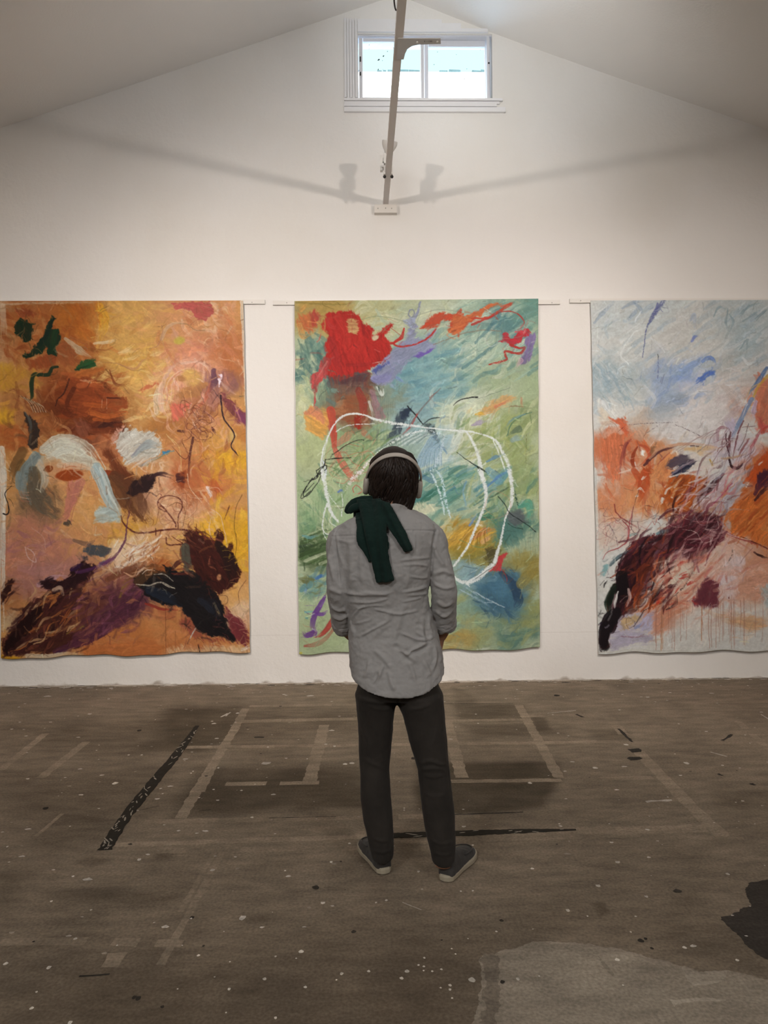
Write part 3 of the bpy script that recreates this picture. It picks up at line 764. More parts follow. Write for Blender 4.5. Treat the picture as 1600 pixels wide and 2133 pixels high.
# ================================================================== THE THREE PAINTED SHEETS
# The pigment is laid on vertex by vertex as brush marks (numpy), each mark with its own outline, bristle streaks and opacity.
LIGHT = np.array((0.955, 0.862, 0.795))      # warm lamp colour, taken out of the pigment colours
class Painting:
    def __init__(s, quad, step, seed, ground):
        (tl, tr, br, bl) = [np.array(q, float) for q in quad]
        wpx = np.hypot(*(tr-tl)); hpx = np.hypot(*(bl-tl))
        s.nx, s.ny = int(wpx/step)+1, int(hpx/step)+1
        u = np.linspace(0, 1, s.nx)[None, :, None]; v = np.linspace(0, 1, s.ny)[:, None, None]
        P = (tl*(1-u)+tr*u)*(1-v) + (bl*(1-u)+br*u)*v
        s.P = P; s.X, s.Y = P[..., 0], P[..., 1]; s.step = step
        sh = (s.ny, s.nx); s.sh = sh; s.seed = seed
        s.rg = np.random.default_rng(seed)
        s.img = np.ones(sh+(3,))*np.array(ground, float)
        k = 1/step
        s.wx = fbm(sh, 46*k, seed+1, 5)-0.5; s.wy = fbm(sh, 46*k, seed+2, 5)-0.5
        s.fx = fbm(sh, 9*k, seed+3, 3)-0.5; s.fy = fbm(sh, 9*k, seed+4, 3)-0.5
        s.gr = fbm(sh, 3.2*k, seed+5, 2)-0.5; s.g1 = vnoise(sh, 1.7*k, seed+7)-0.5
        s.cl = fbm(sh, 26*k, seed+6, 4)
        s.view = (0, 0, 1.0)
    def V(s, ox, oy, sc): s.view = (ox, oy, sc)
    def pt(s, p): return (s.view[0]+p[0]/s.view[2], s.view[1]+p[1]/s.view[2])
    def box(s, x0, y0, x1, y1, m):
        c0 = int(np.floor((x0-m-s.X[0, 0])/s.step))-12; c1 = int(np.ceil((x1+m-s.X[0, 0])/s.step))+6
        r0 = int(np.floor((y0-m-s.Y[0, 0])/s.step))-10; r1 = int(np.ceil((y1+m-s.Y[0, 0])/s.step))+10
        c0, r0 = max(c0, 0), max(r0, 0); c1, r1 = min(c1, s.nx), min(r1, s.ny)
        return None if c1 <= c0 or r1 <= r0 else (slice(r0, r1), slice(c0, c1))
    def mix(s, sl, mk, col):
        im = s.img[sl]; s.img[sl] = im*(1-mk[..., None]) + np.asarray(col, float)*mk[..., None]
    def streak(s, sl, ang, w, seed):
        """bristle streaks running along ang (degrees)"""
        X, Y = s.X[sl]+s.fx[sl]*8, s.Y[sl]+s.fy[sl]*8
        ca, sa_ = math.cos(R(ang)), math.sin(R(ang))
        a = X*ca+Y*sa_; c = -X*sa_+Y*ca
        g = np.random.default_rng(seed).random((64, 64))
        def smp(A, C):
            ai, ci = np.floor(A).astype(int), np.floor(C).astype(int); fa, fc_ = A-ai, C-ci
            ai0, ai1, ci0, ci1 = ai % 64, (ai+1) % 64, ci % 64, (ci+1) % 64
            return (g[ci0, ai0]*(1-fa)+g[ci0, ai1]*fa)*(1-fc_)+(g[ci1, ai0]*(1-fa)+g[ci1, ai1]*fa)*fc_
        return 0.6*smp(a/(w*9), c/w)+0.4*smp(a/(w*5)+17, c/(w*0.45)+9)
    def blob(s, c, rx, ry, col, a=1.0, ang=0, hard=0.5, warp=26, st=None, tex=0.35):
        cx, cy = s.pt(c); gk = 1.28 if min(rx, ry)/s.view[2] > 14 else 1.0; rx *= gk/s.view[2]; ry *= gk/s.view[2]
        m = max(rx, ry)*1.3+warp; sl = s.box(cx, cy, cx, cy, m)
        if sl is None: return
        X = s.X[sl]-cx+s.wx[sl]*warp*2+s.fx[sl]*warp*.35; Y = s.Y[sl]-cy+s.wy[sl]*warp*2+s.fy[sl]*warp*.35
        ca, sa_ = math.cos(R(ang)), math.sin(R(ang))
        d = np.hypot((X*ca+Y*sa_)/rx, (-X*sa_+Y*ca)/ry)
        mk = 1-sstep(hard, 1.15, d)
        t = s.streak(sl, ang if st is None else st, 2.6, int(cx*7+cy*13) % 99991)
        mk = np.clip(mk*(1+tex*(t-0.5)*2.4), 0, 1) if hard > .4 else np.clip(mk*(1-tex+2*tex*t), 0, 1)
        s.mix(sl, mk*a, np.asarray(col, float)*(1+0.16*tex*(t-.5)[..., None]*2))
    def poly(s, pts, col, a=1.0, fe=1.6, warp=5, st=60, tex=0.25, vary=0.16):
        P = np.array([s.pt(p) for p in pts]); n = len(P)
        sl = s.box(P[:, 0].min(), P[:, 1].min(), P[:, 0].max(), P[:, 1].max(), fe+warp+2)
        if sl is None: return
        X = s.X[sl]+s.fx[sl]*warp*2+s.wx[sl]*warp; Y = s.Y[sl]+s.fy[sl]*warp*2+s.wy[sl]*warp
        ins = np.zeros(X.shape, bool); dist = np.full(X.shape, 1e9)
        for i in range(n):
            x1, y1 = P[i]; x2, y2 = P[(i+1) % n]
            ins ^= ((y1 > Y) != (y2 > Y)) & (X < (x2-x1)*(Y-y1)/((y2-y1)+1e-9)+x1)
            dx, dy = x2-x1, y2-y1; t = np.clip(((X-x1)*dx+(Y-y1)*dy)/(dx*dx+dy*dy+1e-9), 0, 1)
            dist = np.minimum(dist, np.hypot(X-x1-t*dx, Y-y1-t*dy))
        d = np.where(ins, dist, -dist)
        tt = s.streak(sl, st, 2.4, int(P.sum()) % 99991)
        d = d+(tt-.5)*fe*3.0
        mk = sstep(-fe, fe, d)
        if tex: mk = mk*np.clip(1.15-tex*1.6*(1-tt), 0, 1)
        s.mix(sl, np.clip(mk, 0, 1)*a, np.asarray(col, float)*(1+vary*(tt-.5)[..., None]*2+0.10*(s.cl[sl]-.5)[..., None]))
    def stroke(s, pts, w, col, a=1.0, style='brush', end=0.5):
        """w: width (or list along the path) in view pixels"""
        P = np.array(catmull([s.pt(p) for p in pts], 8)); n = len(P)
        W = np.interp(np.linspace(0, 1, n), np.linspace(0, 1, len(w)) if hasattr(w, '__len__') else [0, 1], w if hasattr(w, '__len__') else [w, w])/s.view[2]/2
        mw = W.max(); sl = s.box(P[:, 0].min(), P[:, 1].min(), P[:, 0].max(), P[:, 1].max(), mw+5)
        if sl is None: return
        wob = {'brush': 3.0, 'chalk': 2.0, 'line': 2.2, 'dot': 2.}[style]
        X = s.X[sl]+s.fx[sl]*wob; Y = s.Y[sl]+s.fy[sl]*wob
        best = np.full(X.shape, 1e9); tb = np.zeros(X.shape); sb = np.zeros(X.shape); wb = np.ones(X.shape)*mw
        for i in range(n-1):
            x1, y1 = P[i]; x2, y2 = P[i+1]; dx, dy = x2-x1, y2-y1; L = math.hypot(dx, dy)+1e-9
            t = np.clip(((X-x1)*dx+(Y-y1)*dy)/(L*L), 0, 1)
            ex, ey = X-x1-t*dx, Y-y1-t*dy
            d = np.hypot(ex, ey); k = d < best
            best = np.where(k, d, best); tb = np.where(k, (i+t)/(n-1), tb)
            sb = np.where(k, np.sign(dx*ey-dy*ex)*d, sb); wb = np.where(k, W[i]*(1-t)+W[i+1]*t, wb)
        aa = max(0.45*s.step, 0.5)
        if style == 'line':
            mk = 1-sstep(wb-aa, wb+aa, best); mk *= np.minimum(1, wb/aa*0.9)
            mk = mk*(0.75+0.25*np.clip(.5+3*s.gr[sl], 0, 1))
        elif style in ('chalk', 'dot'):
            mk = 1-sstep(wb*.55, wb*1.25+aa, best)
            gr = np.clip((0.62 if style == 'dot' else 0.92)+(1.3*s.g1[sl]+1.2*s.gr[sl] if style == 'dot' else .9*s.g1[sl]+.7*s.gr[sl])-0.50*(best/(wb+1e-6)), 0, 1)
            mk = mk*sstep(0.12, 0.55, gr)
        else:
            rg = np.random.default_rng(int(P.sum()*3) % 99991); g = rg.random((48, 96))
            LL = np.hypot(*np.diff(P, axis=0).T).sum()
            c = (sb/(wb+1e-6)*.5+.5)*(np.clip(mw*1.6, 3, 20)); q = tb*max(LL/26, 2)
            ci, qi = np.floor(c).astype(int), np.floor(q).astype(int); fc_, fq = c-ci, q-qi
            tt = (g[ci % 48, qi % 96]*(1-fq)+g[ci % 48, (qi+1) % 96]*fq)*(1-fc_)+(g[(ci+1) % 48, qi % 96]*(1-fq)+g[(ci+1) % 48, (qi+1) % 96]*fq)*fc_
            mk = 1-sstep(wb-aa-.3*wb*(1-tt), wb+aa, best)
            tailk = sstep(1-end, 1.05, tb)
            mk = mk*np.clip(1-1.5*tailk*(1-tt)-.18*(1-tt), 0, 1)
            s.mix(sl, mk*a, np.asarray(col, float)*(1+0.22*(tt-.5)[..., None])); return
        s.mix(sl, mk*a, col)
    def dabs(s, n, L, w, ang, spread, amp, region=None, cols=None, a=0.55):
        """many short bristle dabs: colour picked up near by and shifted a little, or from cols"""
        x0, y0, x1, y1 = region if region else (s.X.min(), s.Y.min(), s.X.max(), s.Y.max())
        for k in range(n):
            cx, cy = s.rg.uniform(x0, x1), s.rg.uniform(y0, y1)
            l = L*s.rg.uniform(.5, 1.5); ww = w*s.rg.uniform(.5, 1.5)
            th = R(ang+s.rg.normal(0, spread))
            sl = s.box(cx, cy, cx, cy, l*.6)
            if sl is None: continue
            X, Y = s.X[sl]-cx+s.fx[sl]*5, s.Y[sl]-cy+s.fy[sl]*5
            p, q = X*math.cos(th)+Y*math.sin(th), -X*math.sin(th)+Y*math.cos(th)
            q = q+p*p*s.rg.normal(0, .25)/l
            mk = (1-sstep(.7, 1.05, np.abs(p)/(l/2)))*(1-sstep(.5, 1.05, np.abs(q)/(ww/2)))
            g = s.rg.random(16); qq = np.clip((q/(ww)+.5)*12, 0, 14.99); qi = qq.astype(int)
            mk = mk*np.clip(.35+1.1*(g[qi]*(1-(qq-qi))+g[qi+1]*(qq-qi)), 0, 1)
            if cols is not None: c = np.array(cols[s.rg.integers(len(cols))], float)
            else:
                jr = int(np.clip((cy+s.rg.normal(0, l*.5)-s.Y[0, 0])/s.step, 0, s.ny-1)); jc = int(np.clip((cx+s.rg.normal(0, l*.5)-s.X[0, 0])/s.step, 0, s.nx-1))
                c = s.img[jr, jc]*(1+s.rg.normal(0, amp))+s.rg.normal(0, amp*18, 3)
            s.mix(sl, mk*a*s.rg.uniform(.4, 1), np.clip(c, 8, 248))
    def drips(s, xs, y0, y1, col, a=.6, w=1.6):
        v = s.view; s.view = (0, 0, 1.0)
        for x in xs:
            yb = y0+(y1-y0)*s.rg.uniform(.5, 1.0)
            s.stroke([(x, y0+s.rg.uniform(-8, 8)), (x+s.rg.normal(0, .8), (y0+yb)/2), (x+s.rg.normal(0, 1), yb)], w*s.rg.uniform(.7, 1.3), col, a*s.rg.uniform(.6, 1), 'line')
        s.view = v
    def scrib(s, c, r, n, col, w=1.3, a=.7, seed=1, style='line', sq=1.0, ang=0):
        rg = np.random.default_rng(seed); cx, cy = s.pt(c); r /= s.view[2]; v = s.view; s.view = (0, 0, 1.0)
        pts = []; th = rg.uniform(0, 6)
        for k in range(n):
            th += rg.uniform(.6, 1.3); rr = r*rg.uniform(.45, 1.05)
            x, y = rr*math.cos(th), rr*sq*math.sin(th); A = R(ang)
            pts.append((cx+x*math.cos(A)-y*math.sin(A), cy+x*math.sin(A)+y*math.cos(A)))
        s.stroke(pts, w, col, a, style); s.view = v
    def field(s, n, reg, d, w, pal, a=.6, style='brush', jit=.35):
        """n strokes scattered over reg (view x0, y0, x1, y1), each running along d (view pixels) with its own bend"""
        for k in range(n):
            x, y = s.rg.uniform(reg[0], reg[2]), s.rg.uniform(reg[1], reg[3]); q = s.rg.uniform(.5, 1.4)
            dx, dy = d[0]*q, d[1]*q; L = math.hypot(dx, dy); b = s.rg.normal(0, jit)*L*.5; r_ = s.rg.normal(0, jit)
            dx, dy = dx*math.cos(r_)-dy*math.sin(r_), dx*math.sin(r_)+dy*math.cos(r_)
            s.stroke([(x-dx/2, y-dy/2), (x-dy/L*b, y+dx/L*b), (x+dx/2, y+dy/2)], [w*.4*s.rg.uniform(.5, 1.4), w*s.rg.uniform(.5, 1.4), w*.3], pal[s.rg.integers(len(pal))], a*s.rg.uniform(.6, 1.1), style, .7)
    def contrast(s, k, mid):
        g = s.img.mean(-1, keepdims=True); s.img = np.clip(s.img*np.clip(mid+(g-mid)*k, 8, 250)/np.maximum(g, 4), 5, 250)
    def finish(s):
        k = 1+0.05*(s.gr*2)+0.05*(s.cl-.5)
        s.img = np.clip(s.img*k[..., None], 6, 250)
    def build(s, name, yoff, label, cat, wav):
        """a sheet of heavy paper: painted front, bare back, thin edge, faint ripples and a deckled lower edge"""
        nx, ny = s.nx, s.ny
        Pb = np.zeros((ny, nx, 3))
        f = np.array(_f); r_ = np.array(_r); u_ = np.array(_u)
        V_ = np.linspace(0, 1, ny)[:, None]*np.ones((1, nx)); U_ = np.linspace(0, 1, nx)[None, :]*np.ones((ny, 1))
        Yp = s.Y + (V_**6)*wav(U_)*1.0
        Xp = s.X + 1.2*(vnoise((ny, 1), 40/s.step, s.seed+50)-.5)*((U_ < .02)*1.+(U_ > .98)*1.)
        D = f + r_*((Xp-IMG_W/2)/FPX)[..., None] + u_*((IMG_H/2-Yp)/FPX)[..., None]
        t = (yoff-CAM.y)/D[..., 1]
        W = np.array(CAM)+D*t[..., None]
        rip = (0.010*V_**1.5*np.sin(U_*9+s.seed)+0.005*np.sin(U_*23+V_*5))*V_*(0.5+0.5*V_)
        W[..., 1] += -np.abs(rip)*0.5*np.sin(math.pi*np.clip(U_, 0.0, 1.0))**0.5
        gy_ = s.img.mean(-1, keepdims=True)
        s.img = np.clip(gy_+(s.img-gy_)*1.0, 5, 250)
        alb = np.clip(lin(s.img)/LIGHT*0.80, 0.003, 0.86)
        n = nx*ny
        front = W.reshape(-1, 3); back = front.copy(); back[:, 1] = yoff+0.0025
        idx = np.arange(n).reshape(ny, nx)
        q = np.stack([idx[:-1, :-1], idx[1:, :-1], idx[1:, 1:], idx[:-1, 1:]], -1).reshape(-1, 4)
        ring = np.concatenate([idx[0, :], idx[1:, -1], idx[-1, -2::-1], idx[-2:0:-1, 0]])
        # back face on a coarse set of rings: only the outline is needed, a fan of the rim closed by its own grid
        m = len(ring)
        rim_b = np.arange(n, n+m)
        side = np.stack([ring, np.roll(ring, -1), np.roll(rim_b, -1), rim_b], -1)
        verts = np.concatenate([front, back[ring]])
        faces_q = np.concatenate([q, side])
        me = bpy.data.meshes.new(name)
        nq = len(faces_q); nl = nq*4+m
        me.vertices.add(len(verts)); me.vertices.foreach_set('co', verts.ravel())
        me.loops.add(nl)
        me.loops.foreach_set('vertex_index', np.concatenate([faces_q.ravel(), rim_b[::-1]]).astype(np.int32))
        me.polygons.add(nq+1)
        me.polygons.foreach_set('loop_start', np.concatenate([np.arange(nq)*4, [nq*4]]).astype(np.int32))
        mi = np.zeros(nq+1, np.int32); mi[len(q):] = 1
        me.polygons.foreach_set('material_index', mi)
        me.update(calc_edges=True); me.validate()
        ca = me.color_attributes.new('pigment', 'FLOAT_COLOR', 'POINT')
        cc = np.ones((len(verts), 4)); cc[:n, :3] = alb.reshape(-1, 3); cc[n:, :3] = (0.72, 0.68, 0.62)
        ca.data.foreach_set('color', cc.ravel())
        me.materials.append(m_pig); me.materials.append(m_paper)
        o = link(name, me)
        sm = np.zeros(nq+1, bool); sm[:len(q)] = True
        me.polygons.foreach_set('use_smooth', sm)
        return tag(o, label, cat)
m_pig, nt, b = new_mat('oil_pigment')
at = nt.nodes.new('ShaderNodeAttribute'); at.attribute_name = 'pigment'
nt.links.new(at.outputs['Color'], b.inputs['Base Color'])
b.inputs['Roughness'].default_value = 0.6; b.inputs['Specular IOR Level'].default_value = 0.15
geo = nt.nodes.new('ShaderNodeNewGeometry')
nz = nt.nodes.new('ShaderNodeTexNoise'); nz.inputs['Scale'].default_value = 60; nz.inputs['Detail'].default_value = 5
mp = nt.nodes.new('ShaderNodeMapping'); mp.inputs['Rotation'].default_value = (0, R(35), 0); mp.inputs['Scale'].default_value = (1, 1, 0.25)
nt.links.new(geo.outputs['Position'], mp.inputs['Vector']); nt.links.new(mp.outputs[0], nz.inputs['Vector'])
bp = nt.nodes.new('ShaderNodeBump'); bp.inputs['Strength'].default_value = 0.25; bp.inputs['Distance'].default_value = 0.002
nt.links.new(nz.outputs['Fac'], bp.inputs['Height']); nt.links.new(bp.outputs[0], b.inputs['Normal'])
m_paper = mat_plain('paper_edge', (0.72, 0.68, 0.62), 0.8)
STEP = 1.0

# ---- the painting at the left: ochres, rust, a pale dome, dark wing shapes along the foot
p = Painting([(-3, 627), (507, 626), (521, 1357), (2, 1371)], STEP, 100, (206, 146, 86))
p.V(0, 600, 2.857)
for c, rx, ry, col, a, ang in [
    ((30,200),70,260,(216,184,150),.9,0), ((300,260),330,260,(172,98,48),.95,20), ((470,200),170,140,(184,104,38),.9,0), ((820,260),260,210,(206,158,86),.9,30),
    ((800,500),300,170,(212,160,78),.9,-10), ((720,540),200,70,(226,178,100),.8,10), ((1150,200),260,160,(206,142,98),.85,0), ((1330,420),150,320,(188,110,66),.85,80),
    ((1100,380),170,90,(214,136,110),.8,-20), ((1110,580),200,170,(222,158,128),.9,-30), ((1290,610),80,150,(132,84,92),.7,70), ((1120,800),240,130,(176,104,62),.7,-30),
    ((20,540),70,120,(226,172,44),.95,80), ((60,700),90,70,(176,112,66),.8,0), ((10,750),60,60,(226,168,46),.9,80), ((90,880),130,90,(184,96,46),.9,0),
    ((180,560),150,200,(178,116,62),.6,60), ((280,760),130,160,(150,84,44),.8,40), ((560,690),240,210,(138,62,26),.95,10), ((420,660),110,170,(104,42,16),.7,70), ((650,820),130,60,(84,34,20),.8,0),
    ((330,600),110,120,(150,74,34),.8,40), ((980,1000),240,140,(206,146,92),.7,0), ((1340,1000),150,140,(214,152,72),.7,60), ((1450,1000),60,160,(228,168,48),.95,80), ((620,950),120,80,(190,112,76),.7,20),
    ((500,880),80,80,(134,70,46),.8,0), ((840,690),170,120,(208,156,92),.6,20), ((960,820),110,80,(186,120,60),.7,-40)]:
    p.blob(c, rx, ry, col, a, ang, .45)
p.V(0, 980, 2.857)
for c, rx, ry, col, a, ang in [
    ((430,230),240,260,(214,150,98),.95,70), ((520,220),110,170,(216,158,92),.8,80), ((70,250),90,320,(206,150,104),.7,80), ((260,210),120,130,(112,88,66),.85,50), ((190,500),220,190,(188,122,98),.9,20),
    ((300,620),260,90,(172,116,106),.8,-15), ((1080,180),230,200,(220,166,132),.85,40), ((1370,420),160,330,(226,166,42),.95,80), ((1150,60),150,110,(184,92,48),.8,60), ((1290,90),90,80,(202,116,66),.7,40),
    ((800,380),130,130,(216,158,62),.85,70), ((1000,450),210,120,(206,150,106),.8,0), ((790,510),150,100,(232,204,176),.8,-50), ((960,560),110,80,(178,108,54),.8,0), ((640,720),230,110,(150,88,72),.85,-25),
    ((650,850),280,130,(98,48,62),.85,-30), ((820,790),130,90,(94,50,66),.7,-20), ((420,900),260,100,(112,58,40),.8,-40), ((1000,1000),420,110,(198,124,72),.95,0), ((700,1020),220,80,(196,116,62),.8,0),
    ((1440,900),70,200,(214,168,138),.9,80), ((1420,720),80,90,(222,170,110),.7,60), ((80,780),90,120,(176,112,70),.8,0), ((110,930),90,110,(196,176,146),.6,-50), ((1050,860),160,60,(172,92,60),.7,10)]:
    p.blob(c, rx, ry, col, a, ang, .45)
p.dabs(900, 46, 9, 30, 60, .09)
p.contrast(1.15, 130)
p.V(0, 615, 2.77)
p.field(60, (20,80,560,420), (60,60), 34, [(150,70,30),(176,92,44),(196,120,66),(128,56,26),(206,146,92)], .55)
p.field(50, (560,80,1000,560), (90,-40), 44, [(222,168,82),(206,150,78),(232,188,112),(196,132,64),(214,160,96)], .5)
p.field(50, (540,300,1000,720), (90,-24), 26, [(238,196,124),(230,186,116),(240,208,150),(222,176,104)], .6)
p.field(40, (900,380,1330,760), (40,90), 22, [(238,186,160),(226,160,134),(244,206,184),(214,140,112)], .6)
p.field(40, (360,980,1000,1440), (60,80), 22, [(236,186,138),(228,170,122),(240,204,166)], .55)
p.field(30, (1000,60,1400,300), (70,40), 26, [(226,176,140),(214,154,120),(236,200,170)], .55)
p.field(40, (950,60,1400,420), (50,70), 36, [(214,146,104),(206,128,88),(222,164,132),(190,108,66)], .55)
p.field(46, (330,450,740,840), (110,14), 30, [(150,64,26),(112,44,18),(176,84,38),(92,36,18),(190,98,48)], .7)
p.field(30, (80,560,330,900), (50,110), 26, [(150,82,44),(176,108,62),(120,64,34),(196,140,92)], .6)
p.field(40, (960,640,1400,1000), (-60,70), 22, [(176,98,58),(150,80,50),(214,150,110),(120,56,40),(230,176,140)], .6)
p.field(44, (820,980,1300,1380), (40,80), 24, [(226,172,130),(206,140,96),(236,196,160),(190,120,78),(176,110,80)], .55)
p.field(34, (1180,900,1430,1720), (20,110), 40, [(230,170,40),(214,150,40),(236,186,70),(222,156,64)], .6)
p.field(40, (250,1000,700,1420), (70,90), 34, [(216,154,98),(206,140,88),(226,172,118),(196,126,82)], .5)
p.field(34, (30,1300,430,1640), (90,-40), 34, [(186,122,104),(170,108,98),(206,150,130),(160,100,110)], .55)
p.field(30, (480,1980,1430,2060), (120,-10), 40, [(196,116,62),(206,134,82),(186,104,56)], .5)
p.V(0, 600, 2.857)
p.stroke([(15,95),(300,88),(600,84)], 14, (226,206,178), .5); p.stroke([(1445,85),(1455,350),(1462,640),(1460,700)], [30,26,22,12], (226,206,184), .9)
p.stroke([(15,100),(25,300)], 40, (224,198,168), .6); p.stroke([(8,960),(18,1143)], 46, (228,214,196), .9)
p.poly([(1025,90),(1240,78),(1280,140),(1230,195),(1160,175),(1130,135),(1050,125)], (188,88,80), 1, st=10)
p.stroke([(590,110),(620,180),(600,300)], [50,70,40], (220,156,44), .9); p.poly([(400,100),(580,90),(600,180),(570,290),(480,300),(400,200)], (180,98,34), .6, 6)
p.poly([(95,120),(180,125),(230,160),(130,175)], (140,62,36), .7, 3)
for q in ([(300,300),(440,300),(600,340)], [(420,290),(600,370),(720,330)]): p.stroke(q, [14,10,8], (160,92,46), .7)
p.stroke([(390,300),(470,370),(540,410)], [20,50,14], (206,182,152), .8); p.stroke([(560,330),(650,320),(700,300)], [14,22,8], (230,206,170), .7)
p.stroke([(960,300),(1000,230),(1060,205),(1120,205)], [24,20,16,8], (214,172,136), .8); p.stroke([(890,360),(940,340),(970,260),(960,220)], 5, (170,116,90), .6, 'line')
p.stroke([(1060,210),(1120,220),(1160,250),(1220,250)], 4, (120,110,80), .6, 'line'); p.blob((1066,305),26,40,(196,172,74),.9,80,.5,6)
p.stroke([(700,450),(800,480),(850,430),(930,405)], [10,16,8], (186,128,92), .6); p.stroke([(600,440),(700,450),(790,490),(860,480)], 6, (160,110,70), .5, 'line')
p.poly([(330,330),(390,310),(450,380),(470,440),(380,470),(330,430)], (156,84,44), .9, 3, st=60); p.poly([(180,430),(330,380),(340,450),(260,480),(180,480)], (146,68,34), .9, 3)
p.poly([(430,520),(520,480),(640,455),(600,500),(470,540)], (176,96,42), .95, 3, st=-15)
p.poly([(410,530),(520,525),(600,560),(620,610),(750,640),(760,700),(700,740),(540,740),(470,780),(390,700),(350,670),(400,600)], (146,66,30), .9, 4, 8, st=10)
for q, w, cc in (([(540,740),(640,765),(750,745)],34,(194,98,42)), ([(500,690),(600,700),(740,690)],26,(174,84,36)), ([(470,580),(540,570),(600,590)],36,(178,88,44)), ([(640,655),(740,655)],12,(70,28,16)), ([(600,830),(660,800),(720,800)],[40,34,20],(64,26,18)), ([(520,860),(620,850),(700,850)],40,(120,54,26)), ([(440,600),(400,680),(420,740)],30,(90,36,16)), ([(540,560),(480,545)],16,(216,160,120)), ([(560,780),(640,790),(720,780)],18,(170,82,34))): p.stroke(q, w, cc, .85)
p.stroke([(610,660),(605,710)], 3, (226,180,140), .7, 'line'); p.stroke([(635,660),(637,720)], 3, (226,180,140), .7, 'line')
p.stroke([(410,540),(385,620),(345,660),(330,700)], [9,10,8,6], (58,26,16), .9, 'line')
p.poly([(450,780),(520,790),(550,850),(500,885),(445,850)], (132,72,50), .8, 4)
for k in range(16): p.stroke([(120+k*7,640+k*3),(170+k*6,680+k*2),(200+k*5,740)], 3.2, [(212,196,170),(70,48,34),(150,98,58)][k % 3], .75, 'line')
for k in range(10): p.stroke([(230+k*14,700+k*8),(290+k*8,740+k*8),(330-k*6,820+k*6)], 6, [(110,62,34),(168,100,54)][k % 2], .5)
p.poly([(140,735),(190,770),(225,810),(238,880),(225,940),(190,965),(165,930),(172,850)], (52,40,34), 1, 2, st=80); p.stroke([(150,740),(180,800),(185,900)], [10,20,16], (96,100,96), .6)
G1, G2 = (20,40,24), (28,60,30)
p.poly([(85,215),(125,180),(165,190),(205,210),(190,260),(195,300),(165,325),(138,330),(132,295),(92,285)], G1, 1, 1.6, st=85, vary=.35)
p.poly([(310,165),(328,175),(305,240),(345,238),(368,300),(345,325),(325,340),(332,405),(285,395),(275,340),(240,385),(150,425),(140,410),(215,340),(255,290),(275,215)], G1, 1, 1.6, st=110, vary=.35)
p.stroke([(330,260),(320,320),(310,390)], 40, G2, .7); p.stroke([(320,180),(270,290),(170,410)], [16,30,14], (16,34,26), .8)
p.poly([(445,492),(475,440),(520,425),(570,420),(572,455),(520,480)], (34,78,38), 1, 1.6, st=-20); p.stroke([(450,485),(500,470),(560,450)], 14, (24,52,28), .8)
p.stroke([(345,470),(310,475),(290,515),(240,515),(205,515),(188,560),(190,640),(180,670)], [18,22,26,22,30,28,26,8], (28,46,28), 1, 'brush', .2)
p.poly([(820,610),(880,570),(950,570),(900,595),(850,612)], (206,106,70), .9, 2)
p.stroke([(960,730),(955,640),(980,540),(1040,460),(1100,430)], [26,34,26,16,10], (232,186,160), .8); p.stroke([(930,740),(930,640),(950,570)], [30,34,14], (228,196,166), .8)
p.stroke([(1080,450),(1180,440),(1240,480),(1260,520)], [14,16,12], (236,190,166), .7)
for k in range(6): p.stroke([(970+k*22,700-k*12),(1000+k*18,560-k*8),(1100+k*10,480+k*6),(1220-k*8,500+k*14)], 8, [(238,198,172),(206,126,96)][k % 2], .45)
p.poly([(1035,640),(1090,590),(1200,560),(1240,570),(1190,650),(1080,665)], (182,122,72), .9, 3); p.blob((1140,540),60,46,(218,168,92),.9,0,.5,10); p.blob((1075,545),20,40,(184,124,76),.9,100,.5,6)
p.poly([(1020,690),(1080,690),(1140,680),(1090,760),(1030,800)], (216,108,88), .9, 3)
p.stroke([(1280,500),(1240,620),(1190,700),(1020,830)], [20,26,16,6], (196,104,78), .7); p.stroke([(1270,490),(1275,560),(1250,620)], [30,50,20], (96,60,80), .8)
p.poly([(1300,520),(1315,516),(1316,580),(1306,592),(1298,560)], (244,216,222), 1, 1.2)
p.poly([(1250,620),(1310,600),(1320,690),(1270,740),(1230,700)], (170,112,104), .6, 5)
p.poly([(1320,630),(1400,690),(1465,740),(1470,830),(1410,800),(1350,720)], (120,56,62), .9, 4, st=45); p.poly([(1400,700),(1470,745),(1472,835),(1420,790)], (130,62,94), .9, 3, st=50)
p.stroke([(1400,700),(1440,810)], 8, (206,130,120), .8); p.poly([(1380,820),(1470,840),(1475,920),(1420,900)], (186,118,60), .8, 4); p.poly([(1355,840),(1400,870),(1390,940),(1360,900)], (222,186,120), .8, 3)
for k in range(30): p.scrib((1180+40*math.sin(k*2.1),800+70*math.cos(k*1.3)), 70, 5, [(96,46,34),(206,140,110),(150,86,50),(86,40,44)][k % 4], 1.3, .55, k, 'line', .7, 40)
for q in ([(1060,850),(1110,855)], [(1260,830),(1285,870)], [(1150,890),(1130,1000),(1120,1143)]): p.stroke(q, [12,16,10], (74,34,34), .8)
p.stroke([(1313,640),(1318,700),(1335,780),(1385,850),(1395,890),(1375,940),(1400,975),(1418,998)], [12,9,9,10,9,8,8,4], (44,26,36), 1, 'line')
p.poly([(660,900),(690,840),(750,820),(720,850),(680,920),(660,950)], (222,160,136), .9, 3)
p.poly([(680,940),(700,870),(790,830),(880,850),(960,900),(970,985),(900,1030),(830,1060),(760,1050),(720,1000)], (208,202,190), .95, 4, 10, st=-40)
p.stroke([(790,1000),(880,930),(940,940)], [20,60,40], (158,166,168), .8); p.stroke([(780,1000),(850,930)], [8,14], (150,140,146), .6); p.stroke([(720,920),(790,870),(850,880)], [20,34,20], (226,218,204), .8); p.stroke([(830,1060),(900,1030),(980,990)], [16,22,10], (140,152,158), .8)
p.poly([(955,1000),(985,970),(1030,968),(1000,992)], (66,132,168), 1, 1.3); p.stroke([(860,1060),(950,1010),(1030,970)], 6, (120,130,90), .7)
